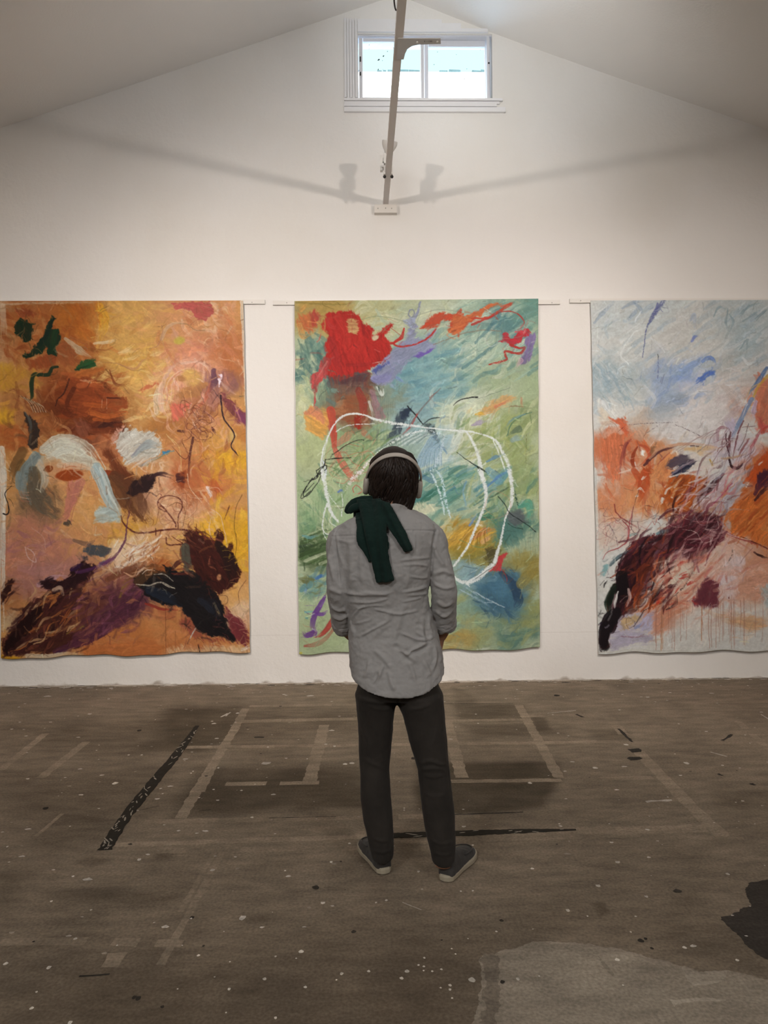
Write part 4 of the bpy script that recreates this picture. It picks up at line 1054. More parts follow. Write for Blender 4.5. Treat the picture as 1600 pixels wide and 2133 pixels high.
for k in range(14): p.stroke([(740+k*20,1060+(k%3)*8),(800+k*14,1040),(850+k*14,1000+k*3)], 10, [(228,186,150),(206,150,108),(236,206,180)][k % 3], .6)
p.stroke([(990,870),(1060,940),(1075,1010),(1080,1100)], 4, (226,190,120), .8, 'line'); p.stroke([(1000,880),(1040,930)], 5, (232,200,150), .7, 'line')
p.poly([(250,960),(290,915),(370,890),(440,910),(500,960),(560,1010),(600,1060),(620,1143),(560,1100),(470,1050),(350,1040),(330,1010),(280,1000)], (214,208,188), .95, 4, st=20)
p.stroke([(260,950),(370,895),(470,930),(520,980)], [10,14,10], (206,180,176), .7); p.stroke([(300,1010),(400,960),(500,1000)], [40,60,30], (222,218,200), .8)
p.stroke([(210,1000),(160,1080),(130,1160)], [60,50,40], (136,148,146), .9); p.stroke([(130,1040),(95,1143)], 50, (104,82,48), .7); p.stroke([(250,1010),(200,1090),(180,1143)], 30, (170,176,166), .8)
p.blob((280,1060),60,60,(206,176,140),.9,0,.6,8); p.blob((320,1090),70,60,(214,152,104),.9,0,.6,8); p.blob((440,1080),90,40,(206,138,92),.6,0,.5,6)
p.blob((288,1074),27,20,(150,76,36),1,-20,.8,4); p.blob((418,1112),80,34,(164,74,30),1,-4,.85,4); p.blob((640,1098),44,16,(150,66,32),1,5,.8,3)
p.stroke([(380,1060),(460,1060),(500,1080)], 10, (222,150,110), .8); p.stroke([(480,1080),(510,1075)], 8, (110,112,96), .8)
p.poly([(600,980),(660,960),(720,1050),(780,1110),(740,1143),(680,1100)], (120,58,30), .8, 5)
p.V(0, 980, 2.857)
p.stroke([(565,0),(600,70),(620,140),(650,200),(700,280),(705,310)], [60,60,44,44,60,20], (178,188,184), .95); p.stroke([(575,10),(620,130),(690,260)], [14,16,18], (216,220,210), .8); p.stroke([(570,250),(640,240),(700,290)], [20,50,30], (182,190,184), .9); p.stroke([(600,280),(690,300)], [10,22], (206,210,200), .8)
p.stroke([(110,20),(120,90),(170,110)], [40,60,40], (136,148,146), .9); p.stroke([(150,10),(190,100)], [20,30], (104,116,112), .8); p.stroke([(200,0),(230,60),(180,120),(220,200),(300,230)], [60,70,60,90,70], (96,84,66), .8)
p.poly([(370,320),(410,290),(425,320),(390,335)], (78,66,56), .95, 2); p.stroke([(480,70),(440,170),(395,290)], [60,34,20], (198,124,104), .8); p.stroke([(490,100),(440,230),(420,320)], 5, (170,96,80), .6, 'line')
for k in range(4): p.stroke([(120,120+k*18),(160,130+k*18),(190,125+k*20)], 8, [(216,160,128),(180,112,88)][k % 2], .7)
p.stroke([(20,0),(18,500),(20,960)], [44,30,10], (228,214,196), .95); p.stroke([(36,240),(38,520)], 2.5, (190,116,80), .7, 'line')
p.stroke([(70,90),(30,135),(45,190),(54,240),(40,262),(18,258)], [3,6,6,9,8,8], (28,22,22), 1, 'line')
p.poly([(620,20),(700,0),(790,20),(850,60),(800,130),(760,170),(820,230),(870,300),(830,290),(750,240),(690,190),(660,110)], (104,60,34), .9, 6, 8); p.poly([(755,130),(780,80),(850,45),(915,35),(920,80),(870,130),(790,165)], (44,24,24), .95, 2.5, st=-20)
p.stroke([(880,50),(940,25),(1020,45)], [26,16,10], (70,38,40), .9); p.stroke([(830,130),(850,220),(830,290)], [40,60,40], (98,60,40), .7); p.blob((860,180),50,60,(166,116,92),.6,0,.4,10)
p.poly([(1060,20),(1100,0),(1120,40),(1080,110),(1065,90)], (150,66,32), .9, 3); p.blob((1098,28),26,30,(70,34,34),.9); p.poly([(1240,50),(1290,60),(1330,120),(1290,140),(1250,100)], (188,90,50), .8, 4)
p.poly([(1225,95),(1250,90),(1262,150),(1245,160)], (232,206,196), .9, 2)
SC1 = (82,30,28)
p.stroke([(1000,250),(945,220),(950,170),(1010,150),(1070,170),(1085,220),(1060,280),(1060,350)], 7, SC1, .85, 'line'); p.stroke([(945,190),(990,240),(1040,310),(1045,335)], 9, SC1, .85, 'line'); p.stroke([(1010,210),(1060,190),(1100,240),(1090,330),(1075,350)], 4, (120,80,50), .8, 'line')
p.stroke([(720,270),(740,320),(800,365),(880,370),(960,355),(1050,350),(1130,360)], [6,9,10,12,12,10,14], SC1, .9, 'line'); p.stroke([(990,400),(1000,440),(1080,440),(1130,425)], [8,9,10], SC1, .85, 'line'); p.stroke([(960,350),(935,440),(895,510)], 5, SC1, .7, 'line'); p.stroke([(928,345),(928,385)], 6, SC1, .9, 'line')
for k in range(12): p.scrib((1050+30*math.sin(k),230+30*math.cos(k*1.7)), 130, 6, [(180,116,84),(226,186,152),(130,80,56)][k % 3], 1.1, .5, 60+k, 'line', .9)
p.stroke([(1440,145),(1405,220),(1395,330),(1408,420),(1395,560)], 4, (96,66,30), .8, 'line'); p.stroke([(1365,210),(1335,290)], [8,3], (90,44,34), .9, 'line'); p.stroke([(1255,285),(1245,350),(1265,420)], 6, (240,206,176), .8, 'line'); p.stroke([(1260,230),(1310,270),(1330,340),(1350,430),(1370,560)], 5, (236,196,170), .8, 'line'); p.stroke([(1115,20),(1130,100),(1200,190)], 5, (232,196,160), .8, 'line')
p.stroke([(770,240),(755,330),(745,410),(700,490),(640,560),(570,590)], [8,8,12,16,26,14], (98,48,80), .9); p.stroke([(600,560),(680,520)], [30,14], (120,64,110), .8)
p.poly([(500,460),(530,440),(600,440),(660,475),(665,495),(600,518),(540,515),(505,490)], (74,76,80), 1, 2.5, st=15); p.stroke([(440,415),(520,440),(560,420)], [20,40,14], (112,84,74), .7)
for k in range(40):
    x, y = 700+p.rg.random()*200, 440+p.rg.random()*170
    p.stroke([(x,y),(x+40,y-24),(x+70,y-56)], p.rg.uniform(5,14), [(238,214,188),(214,150,104),(196,116,74),(244,226,206)][k % 4], .7)
for k in range(9): p.stroke([(655+k*9,560),(656+k*9,600+k%4*14)], 3, (230,196,150), .6, 'line')
for k in range(9): p.stroke([(170-k*6,400+k*18),(240,430+k*10),(280-k*3,520)], 5, (208,156,140), .35)
p.stroke([(150,455),(170,520),(215,545),(200,490),(160,460)], 6, (216,180,170), .8, 'line'); p.stroke([(190,340),(260,400),(272,470)], 6, (208,160,140), .6, 'line')
p.stroke([(230,680),(320,640),(430,640)], [30,44,20], (196,150,156), .8); p.stroke([(120,580),(240,600),(420,560)], [40,60,40], (182,126,118), .6)
DK1 = (38,16,16)
p.poly([(240,700),(275,650),(330,665),(400,655),(430,580),(480,545),(500,540),(520,570),(580,575),(500,640),(470,690),(400,720),(340,800),(280,850),(240,910),(160,960),(120,1000),(60,1050),(20,1085),(15,1040),(60,960),(110,900),(190,830),(280,770),(350,720),(300,700)], DK1, 1, 2.5, 6, st=-38, tex=.15)
p.stroke([(430,590),(480,570),(540,575)], [26,40,14], (52,24,58), .9); p.stroke([(470,650),(520,620),(640,570)], [26,30,10], (84,44,76), .8); p.blob((490,548),26,20,(70,62,64),.9)
p.poly([(20,700),(50,650),(85,650),(70,700),(50,745),(15,790),(5,740)], (48,22,20), 1, 2.5, st=-50)
p.stroke([(90,920),(180,820),(300,740)], [30,20,8], (206,188,160), .8); p.stroke([(340,730),(390,735)], [26,18], (222,190,160), .8); p.stroke([(345,720),(360,690)], 8, (206,170,150), .8)
p.poly([(250,860),(290,820),(310,840),(270,910),(220,960),(120,1030),(100,1020),(180,960)], (176,96,46), .95, 3, st=-45)
for k in range(26):
    x, y = 130+p.rg.random()*330, 800+p.rg.random()*230
    p.stroke([(x,y),(x+30,y-36),(x+64,y-66)], p.rg.uniform(5,14), [(150,76,38),(60,28,22),(190,116,54),(96,44,34),(206,160,110),(44,18,18)][k % 6], .85)
p.poly([(20,1040),(200,1000),(400,960),(480,1000),(470,1060),(300,1085),(160,1090),(20,1090)], (58,24,22), .9, 5, st=-15)
p.stroke([(330,1075),(480,1030),(620,960),(780,860)], [30,50,60,40], (82,38,56), .9); p.stroke([(520,1000),(640,930),(760,900)], [40,60,30], (96,48,66), .8); p.stroke([(340,1085),(420,1075)], 20, (70,34,60), .9)
p.stroke([(700,860),(740,780),(760,700)], [60,70,40], (112,58,74), .8); p.stroke([(760,860),(765,770),(800,690)], [8,10,6], (166,110,130), .8); p.stroke([(420,800),(470,760),(520,780)], [50,60,30], (178,122,86), .7)
p.stroke([(400,975),(500,930),(560,880),(640,830),(700,800),(720,740),(760,660),(800,610)], [10,14,18,16,16,22,40,30], (132,102,42), .9); 
p.stroke([(440,970),(520,920)], 10, (176,146,60), .8)
p.stroke([(640,650),(760,590),(860,560)], [30,50,40], (112,62,40), .8); p.blob((900,600),110,50,(104,58,34),.85,-10); p.blob((960,545),60,40,(166,84,40),.8)
NV = (22,20,24)
p.poly([(800,650),(840,620),(950,640),(1010,640),(1000,600),(975,560),(1010,575),(1060,600),(1130,600),(1190,650),(1260,700),(1310,770),(1330,850),(1350,930),(1410,1000),(1390,1015),(1300,985),(1230,985),(1190,960),(1150,900),(1100,860),(1080,815),(1010,810),(930,780),(870,740),(840,690)], NV, 1, 2.5, 5, st=30, tex=.12, vary=.3)
p.stroke([(860,690),(950,700),(1060,770)], [40,80,40], (26,34,48), .8); p.stroke([(1200,770),(1280,800),(1310,850)], [60,90,50], (32,36,50), .6); p.stroke([(840,640),(920,610),(1000,640)], [12,16,10], (120,76,40), .7)
p.stroke([(800,690),(880,690),(960,672),(1040,690)], [5,8,8,5], (214,200,180), .9, 'line'); p.stroke([(930,640),(990,635),(1030,665)], [6,9,5], (196,180,160), .8, 'line'); p.stroke([(960,672),(1000,690),(1045,705)], [6,9,4], (206,190,170), .8, 'line')
p.stroke([(870,790),(960,820),(1060,835)], [16,18,10], (140,48,38), .9)
p.poly([(1120,375),(1160,350),(1220,400),(1280,440),(1280,480),(1300,440),(1290,360),(1305,350),(1330,410),(1345,470),(1375,430),(1390,500),(1405,560),(1435,605),(1420,650),(1380,680),(1330,730),(1300,735),(1230,680),(1180,640),(1140,560),(1120,490),(1130,430)], (66,26,20), 1, 2.5, 6, st=60, vary=.4)
p.poly([(1300,420),(1340,470),(1380,470),(1400,570),(1430,610),(1410,650),(1330,720),(1290,700),(1330,640),(1310,560)], (34,18,16), .9, 4, st=70); p.stroke([(1160,400),(1220,500),(1240,620)], [40,70,50], (96,34,26), .7); p.blob((1305,640),16,22,(206,140,96),.9,0,.5,6); p.stroke([(1260,420),(1285,460)], 14, (110,44,40), .8)
p.poly([(1065,470),(1095,445),(1130,460),(1135,520),(1130,600),(1140,640),(1100,640),(1090,540)], (80,76,66), .95, 3, st=85); p.stroke([(1020,590),(1060,550),(1100,530)], [20,30,20], (70,30,28), .9)
p.poly([(1340,850),(1400,860),(1460,920),(1485,990),(1470,1040),(1400,1010),(1360,940)], (122,50,52), .95, 4, st=45); p.poly([(1060,900),(1130,880),(1180,950),(1230,1000),(1330,1010),(1260,1040),(1150,1000)], (146,70,56), .8, 6)
p.stroke([(1120,1035),(1150,970),(1200,900),(1280,870)], [6,7,6,5], (196,190,176), .9, 'line'); p.stroke([(1130,1010),(1115,1040)], 8, (52,24,24), .9, 'line')
p.stroke([(1355,835),(1420,790),(1420,720),(1465,650)], 4, (110,70,50), .8, 'line'); p.stroke([(1300,740),(1350,750),(1350,790),(1320,800)], 4, (110,70,50), .8, 'line'); p.blob((1420,820),50,70,(232,196,164),.7,60,.4,14)
p.poly([(1000,1060),(1240,1050),(1490,1050),(1490,1110),(1000,1110)], (222,186,146), .7, 6); p.poly([(1095,1010),(1150,1000),(1190,1070),(1100,1080)], (198,124,76), .7, 3); p.poly([(500,1050),(900,1000),(980,1040),(960,1090),(700,1120),(500,1120)], (190,108,58), .85, 3, st=-8)
p.stroke([(160,1100),(330,1098),(500,1100)], 26, (220,196,166), .9); p.stroke([(5,1110),(80,1112),(150,1104)], [34,28,10], (202,146,36), 1); p.stroke([(985,780),(988,1090)], 3, (96,46,30), .8, 'line'); p.stroke([(1043,960),(1042,1090)], 2.5, (110,56,36), .7, 'line'); p.stroke([(1180,1040),(1190,1085)], 7, (40,20,16), .9, 'line'); p.stroke([(1440,1060),(1490,1040)], [20,30], (226,206,184), .8)
p.V(0, 615, 2.77)
p.stroke([(215,930),(150,1010),(130,1120),(170,1200)], [50,66,56,30], (126,136,134), .9); p.stroke([(190,1010),(200,1110),(250,1200),(310,1260)], [50,80,110,70], (100,88,72), .85); p.stroke([(130,900),(80,1000),(60,1080)], [60,60,30], (110,78,44), .8)
p.stroke([(250,890),(340,840),(440,850),(520,910),(590,1000)], [60,80,84,80,50], (214,208,188), .85); p.stroke([(340,980),(440,985),(540,1010)], [30,44,30], (222,190,160), .7); p.stroke([(230,960),(260,1060),(240,1130)], [40,50,30], (196,186,168), .8)
p.blob((280,1000),26,20,(150,76,36),1,-20,.8,3); p.blob((402,1038),78,32,(160,70,28),1,-4,.85,3); p.blob((628,1022),42,15,(146,64,32),1,5,.8,3); p.stroke([(330,1010),(400,1000),(470,1010)], 10, (222,150,110), .8)
p.stroke([(560,990),(600,1060),(630,1150),(680,1240),(690,1290)], [50,54,50,50,20], (176,190,188), .95); p.stroke([(580,1000),(625,1130),(680,1240)], [14,18,12], (220,222,212), .85); p.poly([(545,1310),(555,1240),(600,1215),(680,1250),(690,1300),(600,1320)], (184,194,186), .9, 3, st=-10)
p.poly([(400,1080),(470,1075),(450,1180),(400,1290),(370,1290)], (198,120,104), .8, 3, st=110); p.poly([(590,880),(640,900),(740,1030),(770,1060),(740,1150),(660,1020)], (112,54,30), .85, 4)
p.stroke([(660,1040),(740,1110),(800,1220),(860,1290)], [60,110,120,60], (98,58,36), .8); p.poly([(735,1150),(750,1090),(830,1040),(890,1035),(895,1080),(850,1140),(770,1160)], (42,24,24), .95, 2.5, st=-25); p.stroke([(860,1060),(930,1025),(1000,1045)], [30,18,8], (60,34,36), .9)
# the dark wings along the foot
p.poly([(15,2070),(20,1990),(70,1880),(180,1770),(300,1690),(420,1640),(470,1570),(540,1555),(520,1640),(470,1720),(440,1800),(420,1880),(330,1960),(250,2030),(140,2068)], (62,27,26), .9, 4, 7, st=-42, vary=.5)
p.poly([(380,2040),(430,1940),(560,1840),(700,1720),(800,1650),(830,1700),(820,1790),(740,1860),(600,1940),(500,2020)], (86,42,56), .85, 5, 8, st=-38, vary=.4)
p.field(70, (60,1650,480,2040), (80,-80), 16, [(36,16,16),(150,78,40),(70,30,26),(186,112,56),(48,20,22),(120,62,44),(206,160,112)], .85)
p.field(60, (440,1640,840,1980), (80,-60), 20, [(76,36,52),(120,66,76),(150,88,74),(60,26,40),(136,76,96),(160,100,70)], .75)
p.poly([(20,2040),(60,1950),(150,1850),(240,1780),(250,1820),(180,1920),(100,2010),(40,2068)], (34,14,14), .95, 3, st=-42); p.poly([(230,1640),(300,1630),(360,1660),(440,1600),(480,1560),(560,1560),(500,1630),(430,1690),(330,1720),(250,1690)], (40,18,22), .95, 3, st=-25); p.stroke([(310,1700),(350,1690),(365,1730)], [24,30,14], (214,176,146), .85); p.stroke([(440,1600),(500,1590),(600,1550),(650,1510)], [16,24,22,10], (84,40,84), .85)
p.poly([(770,1640),(820,1590),(950,1600),(960,1560),(1050,1600),(1120,1600),(1180,1640),(1250,1720),(1290,1800),(1310,1900),(1360,1990),(1300,1980),(1200,1960),(1150,1940),(1100,1860),(1050,1800),(940,1770),(840,1720)], (24,19,20), .97, 3, 5, st=35, vary=.45)
p.stroke([(800,1650),(880,1580),(960,1590)], [60,70,30], (96,62,36), .7); p.stroke([(860,1700),(960,1740),(1040,1790)], [50,70,30], (30,38,52), .8); p.stroke([(1160,1760),(1230,1800),(1270,1870)], [50,90,40], (36,40,52), .7); p.stroke([(785,1665),(860,1672),(930,1655),(1010,1695)], [5,8,8,4], (206,190,166), .9, 'line'); p.stroke([(890,1610),(950,1610),(1000,1650)], [5,8,4], (196,180,160), .8, 'line'); p.stroke([(930,1655),(970,1680),(1010,1690)], [5,8,4], (200,184,160), .8, 'line')
p.poly([(1060,1380),(1100,1350),(1180,1380),(1240,1450),(1250,1370),(1275,1360),(1300,1470),(1335,1435),(1350,1520),(1390,1590),(1375,1640),(1330,1690),(1260,1720),(1180,1650),(1120,1590),(1090,1500)], (60,23,18), .93, 3, 7, st=55, vary=.5)
p.field(34, (1040,1350,1260,1620), (90,110), 16, [(96,36,28),(120,60,40),(52,22,18),(150,84,60),(70,28,22)], .8); p.stroke([(1260,1440),(1330,1540),(1340,1640)], [50,90,50], (34,18,16), .85); p.blob((1265,1627),14,20,(206,140,96),.9,0,.5,4)
p.stroke([(1150,1640),(1140,1700),(1230,1760),(1300,1900)], [40,60,70,40], (26,20,22), .8); p.stroke([(1070,1450),(1075,1520),(1100,1600)], [50,60,40], (80,76,64), .9)
p.poly([(1300,1800),(1370,1850),(1430,1930),(1435,2000),(1400,2010),(1330,1920)], (116,46,50), .9, 4, st=50)
p.field(30, (680,1440,900,1600), (60,-50), 12, [(240,214,190),(222,170,130),(150,90,60),(246,230,212)], .8)
p.field(34, (840,1130,1260,1420), (60,40), 4, [(92,36,30),(236,206,176),(130,70,46)], .7, 'line', .9)
p.field(24, (1050,650,1300,900), (70,60), 5, [(90,44,34),(226,170,136),(110,56,44)], .8, 'line', .9)
p.field(26, (540,1500,900,1560), (20,60), 3, [(236,206,170),(70,36,30)], .6, 'line', .2)
p.dabs(420, 26, 5, 30, 70, .10, a=.5)
p.dabs(1400, 20, 2.4, -30, 80, .18, a=.6)
p.V(0,0,1.0)
p.dabs(260, 18, 3, -35, 40, .14, (0,1040,520,1360), None, .5)
p.finish()
art1 = p.build('painting', -0.028, 'tall unframed painting of ochre, rust and pink swirls with dark wing shapes below', 'painting', lambda u: 2.5*np.sin(u*14)+1.2*np.sin(u*41))
# ---- the middle painting: sage and teal ground, red cloud, white chalk loops
p = Painting([(613, 627), (1121, 622), (1124.5, 1351), (623, 1361)], STEP, 300, (176, 182, 150))
p.V(590, 600, 2.623)
for c, rx, ry, col, a, ang in [
    ((230,150),230,110,(182,146,78),.95,0), ((600,150),220,100,(186,178,130),.8,0), ((850,160),240,110,(192,196,172),.8,0), ((150,420),110,220,(96,130,122),.95,80), ((90,400),40,150,(204,200,160),.9,80),
    ((800,480),260,210,(124,160,164),.95,-20), ((960,400),190,140,(136,168,164),.85,-30), ((1080,230),220,140,(150,172,154),.9,-30), ((1290,140),150,110,(106,146,132),.95,0), ((1200,230),110,120,(96,132,132),.85,-50),
    ((1050,390),170,90,(178,190,164),.8,-30), ((1280,480),150,220,(158,170,132),.9,70), ((1350,700),90,330,(150,160,116),.9,85), ((120,600),80,110,(204,202,162),.95,60), ((130,880),90,200,(178,184,134),.9,80),
    ((1000,760),220,110,(204,206,182),.9,-35), ((930,900),150,120,(206,206,186),.9,-30), ((1180,880),190,180,(150,160,104),.9,-30), ((780,880),140,190,(150,176,184),.85,-60), ((620,880),150,120,(150,166,150),.8,-30),
    ((420,880),180,150,(138,158,112),.9,-30), ((270,980),160,100,(176,180,140),.8,0), ((340,650),160,120,(134,88,62),.9,10), ((380,520),150,60,(92,72,66),.85,0), ((560,620),90,120,(132,142,124),.8,70),
    ((1340,400),70,200,(150,166,140),.8,80), ((200,600),80,70,(110,140,120),.7,30), ((700,700),120,90,(140,168,172),.8,-20), ((1120,580),150,50,(178,184,158),.6,-15)]:
    p.blob(c, rx, ry, col, a, ang, .4)
p.V(590, 980, 2.623)
for c, rx, ry, col, a, ang in [
    ((850,130),190,140,(106,148,136),.9,-30), ((180,150),130,180,(164,180,136),.9,70), ((170,420),110,110,(78,96,60),.9,-20), ((150,300),90,70,(124,158,116),.85,0), ((380,200),120,200,(150,172,130),.8,80),
    ((780,210),90,60,(204,202,172),.85,-20), ((950,60),140,90,(112,150,128),.8,-30), ((1150,80),140,110,(136,164,150),.85,-40), ((1290,80),110,130,(140,156,104),.9,80), ((1230,320),150,110,(86,126,110),.9,0),
    ((1000,370),150,90,(194,152,72),.95,-10), ((1080,450),140,70,(146,130,56),.9,-20), ((1340,400),60,130,(178,184,150),.8,80), ((1330,560),110,160,(146,132,70),.9,70), ((1140,640),200,150,(92,128,140),.95,20),
    ((1050,560),130,70,(146,170,172),.9,-20), ((1150,830),250,150,(132,156,136),.9,0), ((1010,900),170,90,(160,160,112),.85,0), ((930,920),110,50,(182,148,80),.8,0), ((1280,890),100,80,(92,124,110),.85,-30),
    ((1360,800),50,180,(150,150,90),.8,85), ((200,900),170,140,(168,178,136),.95,0), ((140,720),90,110,(170,182,142),.9,70), ((200,600),120,70,(164,178,144),.8,-20), ((160,640),60,60,(96,140,130),.6,-40), ((900,780),60,120,(140,164,140),.8,80)]:
    p.blob(c, rx, ry, col, a, ang, .4)
p.dabs(900, 42, 9, -35, 35, .08)
p.V(590, 600, 2.623)
for k in range(60):
    x, y = 880+p.rg.random()*500, 90+p.rg.random()*420
    p.stroke([(x,y),(x+50,y-36),(x+110,y-64)], p.rg.uniform(10,30), [(184,196,172),(118,152,142),(150,176,160),(196,202,180),(96,134,130)][k % 5], .55)
for k in range(34):
    x, y = 640+p.rg.random()*330, 340+p.rg.random()*280
    p.stroke([(x,y),(x+46,y-8),(x+90,y-26)], p.rg.uniform(12,30), [(110,152,160),(140,172,176),(124,160,160),(96,140,150)][k % 4], .5)
for k in range(40):
    x, y = 80+p.rg.random()*190, 260+p.rg.random()*320
    p.stroke([(x,y),(x+14,y+40),(x+22,y+90)], p.rg.uniform(8,22), [(88,122,114),(120,150,132),(76,108,98),(150,166,130)][k % 4], .5)
p.contrast(1.13, 140)
p.V(604, 615, 2.77)
p.field(40, (420,60,1000,240), (120,-20), 34, [(206,204,168),(190,194,156),(170,182,156),(214,210,176)], .6)
p.field(50, (880,120,1400,460), (110,-80), 30, [(206,208,184),(110,146,138),(160,182,164),(196,202,176),(92,128,124)], .55)
p.field(44, (600,330,1000,640), (60,-30), 40, [(112,152,158),(138,170,170),(124,160,158),(92,132,142)], .55)
p.field(30, (50,230,220,520), (20,90), 26, [(84,116,108),(112,146,130),(72,104,98)], .6)
p.field(26, (40,460,170,820), (40,70), 34, [(216,212,168),(200,200,150),(190,190,150)], .65)
p.field(46, (840,560,1220,1010), (130,-90), 44, [(222,220,194),(206,208,180),(190,196,168),(214,214,196)], .6)
p.field(70, (960,620,1420,1280), (90,-100), 28, [(166,168,104),(136,148,92),(190,192,140),(112,136,92),(206,204,160),(150,160,104)], .6)
p.field(40, (620,1000,1100,1330), (100,-56), 26, [(84,130,116),(120,158,146),(60,104,94),(156,184,164),(96,140,152),(206,206,174)], .6)
p.field(46, (220,800,520,1180), (80,-70), 16, [(112,140,86),(150,164,110),(86,118,80),(186,190,146),(206,150,120),(136,164,134)], .6)
p.field(40, (50,1000,300,1400), (50,70), 22, [(166,180,136),(112,144,104),(190,194,152),(96,130,110),(206,206,166)], .55)
p.field(26, (60,1420,230,1560), (90,-50), 20, [(62,84,50),(92,118,74),(48,66,42),(140,158,116)], .75)
p.field(30, (60,1580,230,1720), (70,-40), 22, [(110,150,150),(180,190,150),(120,120,76),(96,130,140)], .6)
p.field(30, (60,1720,330,2050), (40,60), 40, [(172,184,142),(160,172,128),(186,192,152)], .5)
p.field(50, (1100,1000,1420,1330), (60,-90), 26, [(140,160,110),(110,146,126),(170,180,136),(86,126,112),(190,190,140)], .55)
p.field(44, (900,1640,1400,2020), (100,-50), 44, [(146,164,134),(120,148,126),(166,176,140),(160,160,104),(136,156,120)], .5)
p.field(30, (1150,1480,1430,1760), (70,-60), 44, [(150,136,74),(132,120,62),(166,152,90)], .6)
p.blob((1200,1720),140,120,(66,102,124),.85,20,.35,16); p.field(36, (1080,1600,1310,1860), (70,50), 22, [(60,96,118),(84,122,140),(48,76,100),(110,146,158)], .65); p.stroke([(1230,1600),(1290,1670),(1320,1760),(1300,1800)], [20,50,56,30], (40,58,80), .85); p.stroke([(980,1700),(1100,1760),(1200,1830)], [8,14,8], (170,190,196), .7, 'chalk')
p.field(36, (880,1280,1150,1470), (70,-60), 20, [(196,150,64),(170,124,44),(216,178,100),(150,130,54),(222,190,140)], .7)
p.poly([(1190,1300),(1260,1260),(1320,1320),(1310,1400),(1240,1420),(1190,1370)], (84,120,110), .7, 7); p.poly([(1250,1270),(1290,1240),(1350,1250),(1360,1310),(1290,1330),(1255,1310)], (92,98,98), .85, 4, st=20); p.stroke([(1330,1210),(1380,1200),(1390,1290)], [30,50,30], (80,150,126), .75)
p.stroke([(225,690),(250,800),(262,890),(310,980),(370,1060)], [56,44,30,44,30], (190,80,62), .85); p.blob((180,720),50,74,(218,160,84),.9,20,.6,10); p.stroke([(100,680),(150,660),(210,740)], [30,40,16], (206,116,96), .6)
p.field(26, (220,500,520,760), (30,70), 24, [(140,80,54),(112,74,62),(160,60,44),(92,80,84)], .65)
p.field(24, (230,430,480,520), (60,20), 26, [(96,56,58),(120,60,54),(76,70,80)], .7)
p.V(590, 600, 2.623)
p.stroke([(70,80),(320,90),(400,75)], [12,10,4], (140,120,60), .6); p.scrib((260,90), 60, 7, (120,104,52), 1.2, .7, 3, 'line', .5); p.stroke([(100,120),(130,90)], [26,14], (206,150,80), .8)
p.poly([(80,150),(150,140),(175,180),(185,215),(150,240),(100,225),(80,190)], (196,104,62), .9, 4); p.poly([(140,140),(180,122),(192,140),(188,200),(160,215),(150,180)], (178,66,56), .9, 3, st=80); p.stroke([(90,200),(110,260),(150,250)], [30,40,14], (206,150,84), .8)
RED = (178,44,38)
p.poly([(235,150),(260,132),(310,126),(370,128),(405,150),(425,185),(470,195),(495,215),(490,250),(480,270),(520,230),(560,205),(598,196),(570,240),(555,268),(575,290),(585,340),(575,380),(545,405),(490,430),(440,462),(390,470),(340,510),(290,505),(250,480),(228,470),(232,420),(240,360),(232,310),(248,255),(222,225),(215,195)], RED, 1, 2.5, 5, st=70, tex=.12, vary=.18)
for q, w, cc in (([(300,160),(350,250),(340,340)],50,(192,56,46)), ([(400,200),(420,300),(380,380)],60,(188,50,42)), ([(480,300),(540,330),(560,380)],60,(186,44,38)), ([(260,280),(290,380),(310,470)],40,(160,46,44)), ([(430,190),(440,240),(425,265)],16,(140,34,34)), ([(455,320),(470,380)],10,(140,34,30)), ([(385,310),(410,330)],8,(120,40,40)), ([(350,420),(440,420),(520,400)],20,(150,40,38)), ([(240,170),(260,210),(300,220)],26,(186,62,56))): p.stroke(q, w, cc, .6)
p.poly([(340,180),(370,150),(400,175),(412,220),(400,250),(360,245),(345,215)], (192,156,102), .9, 3, st=10); p.stroke([(360,240),(410,232)], 8, (214,186,130), .7)
p.blob((500,265),16,22,(206,196,160),.9,60,.6,5); p.blob((560,250),8,8,(206,200,170),.8); p.poly([(246,440),(275,455),(288,470),(260,462)], (96,120,100), .9, 1.5)
p.stroke([(490,410),(545,400)], 4, (226,180,160), .8, 'line'); p.stroke([(500,335),(530,350)], 5, (206,90,80), .8, 'line')
p.poly([(225,375),(270,375),(255,420),(235,470),(205,510),(185,530),(175,580),(170,640),(162,642),(165,560),(155,520),(152,485),(190,460),(205,420)], (176,66,64), .95, 2, st=100, vary=.3)
p.stroke([(240,400),(200,470),(175,510)], 10, (206,120,110), .6)
for k in range(26): p.stroke([(250+k*9,480+(k%3)*6),(262+k*8,520),(266+k*8,560+(k%4)*10)], 16, [(98,60,58),(120,78,60),(70,76,84),(140,60,46)][k % 4], .6)
p.stroke([(330,520),(420,500),(470,470)], [40,60,30], (84,56,60), .8); p.blob((330,590),90,50,(124,96,80),.7,0); p.blob((390,670),100,70,(146,84,52),.8,10); p.stroke([(410,560),(440,640),(430,740)], [40,56,30], (150,56,46), .8); p.poly([(385,700),(430,690),(425,760),(405,775),(388,760)], (148,40,26), .95, 3)
p.stroke([(270,560),(300,570)], 26, (120,150,136), .8); p.stroke([(240,610),(300,640),(330,600)], [20,30,20], (96,116,110), .7); p.blob((300,660),40,30,(184,124,84),.6)
p.poly([(465,560),(500,560),(545,690),(545,740),(500,700),(480,620)], (150,110,116), .8, 3, st=70); p.stroke([(470,620),(495,700)], 14, (206,200,190), .8); p.stroke([(510,540),(540,580),(545,550)], [8,24,14], (228,230,220), .8); p.stroke([(520,540),(525,570)], 8, (50,66,60), .8)
LIL = (142,142,168)
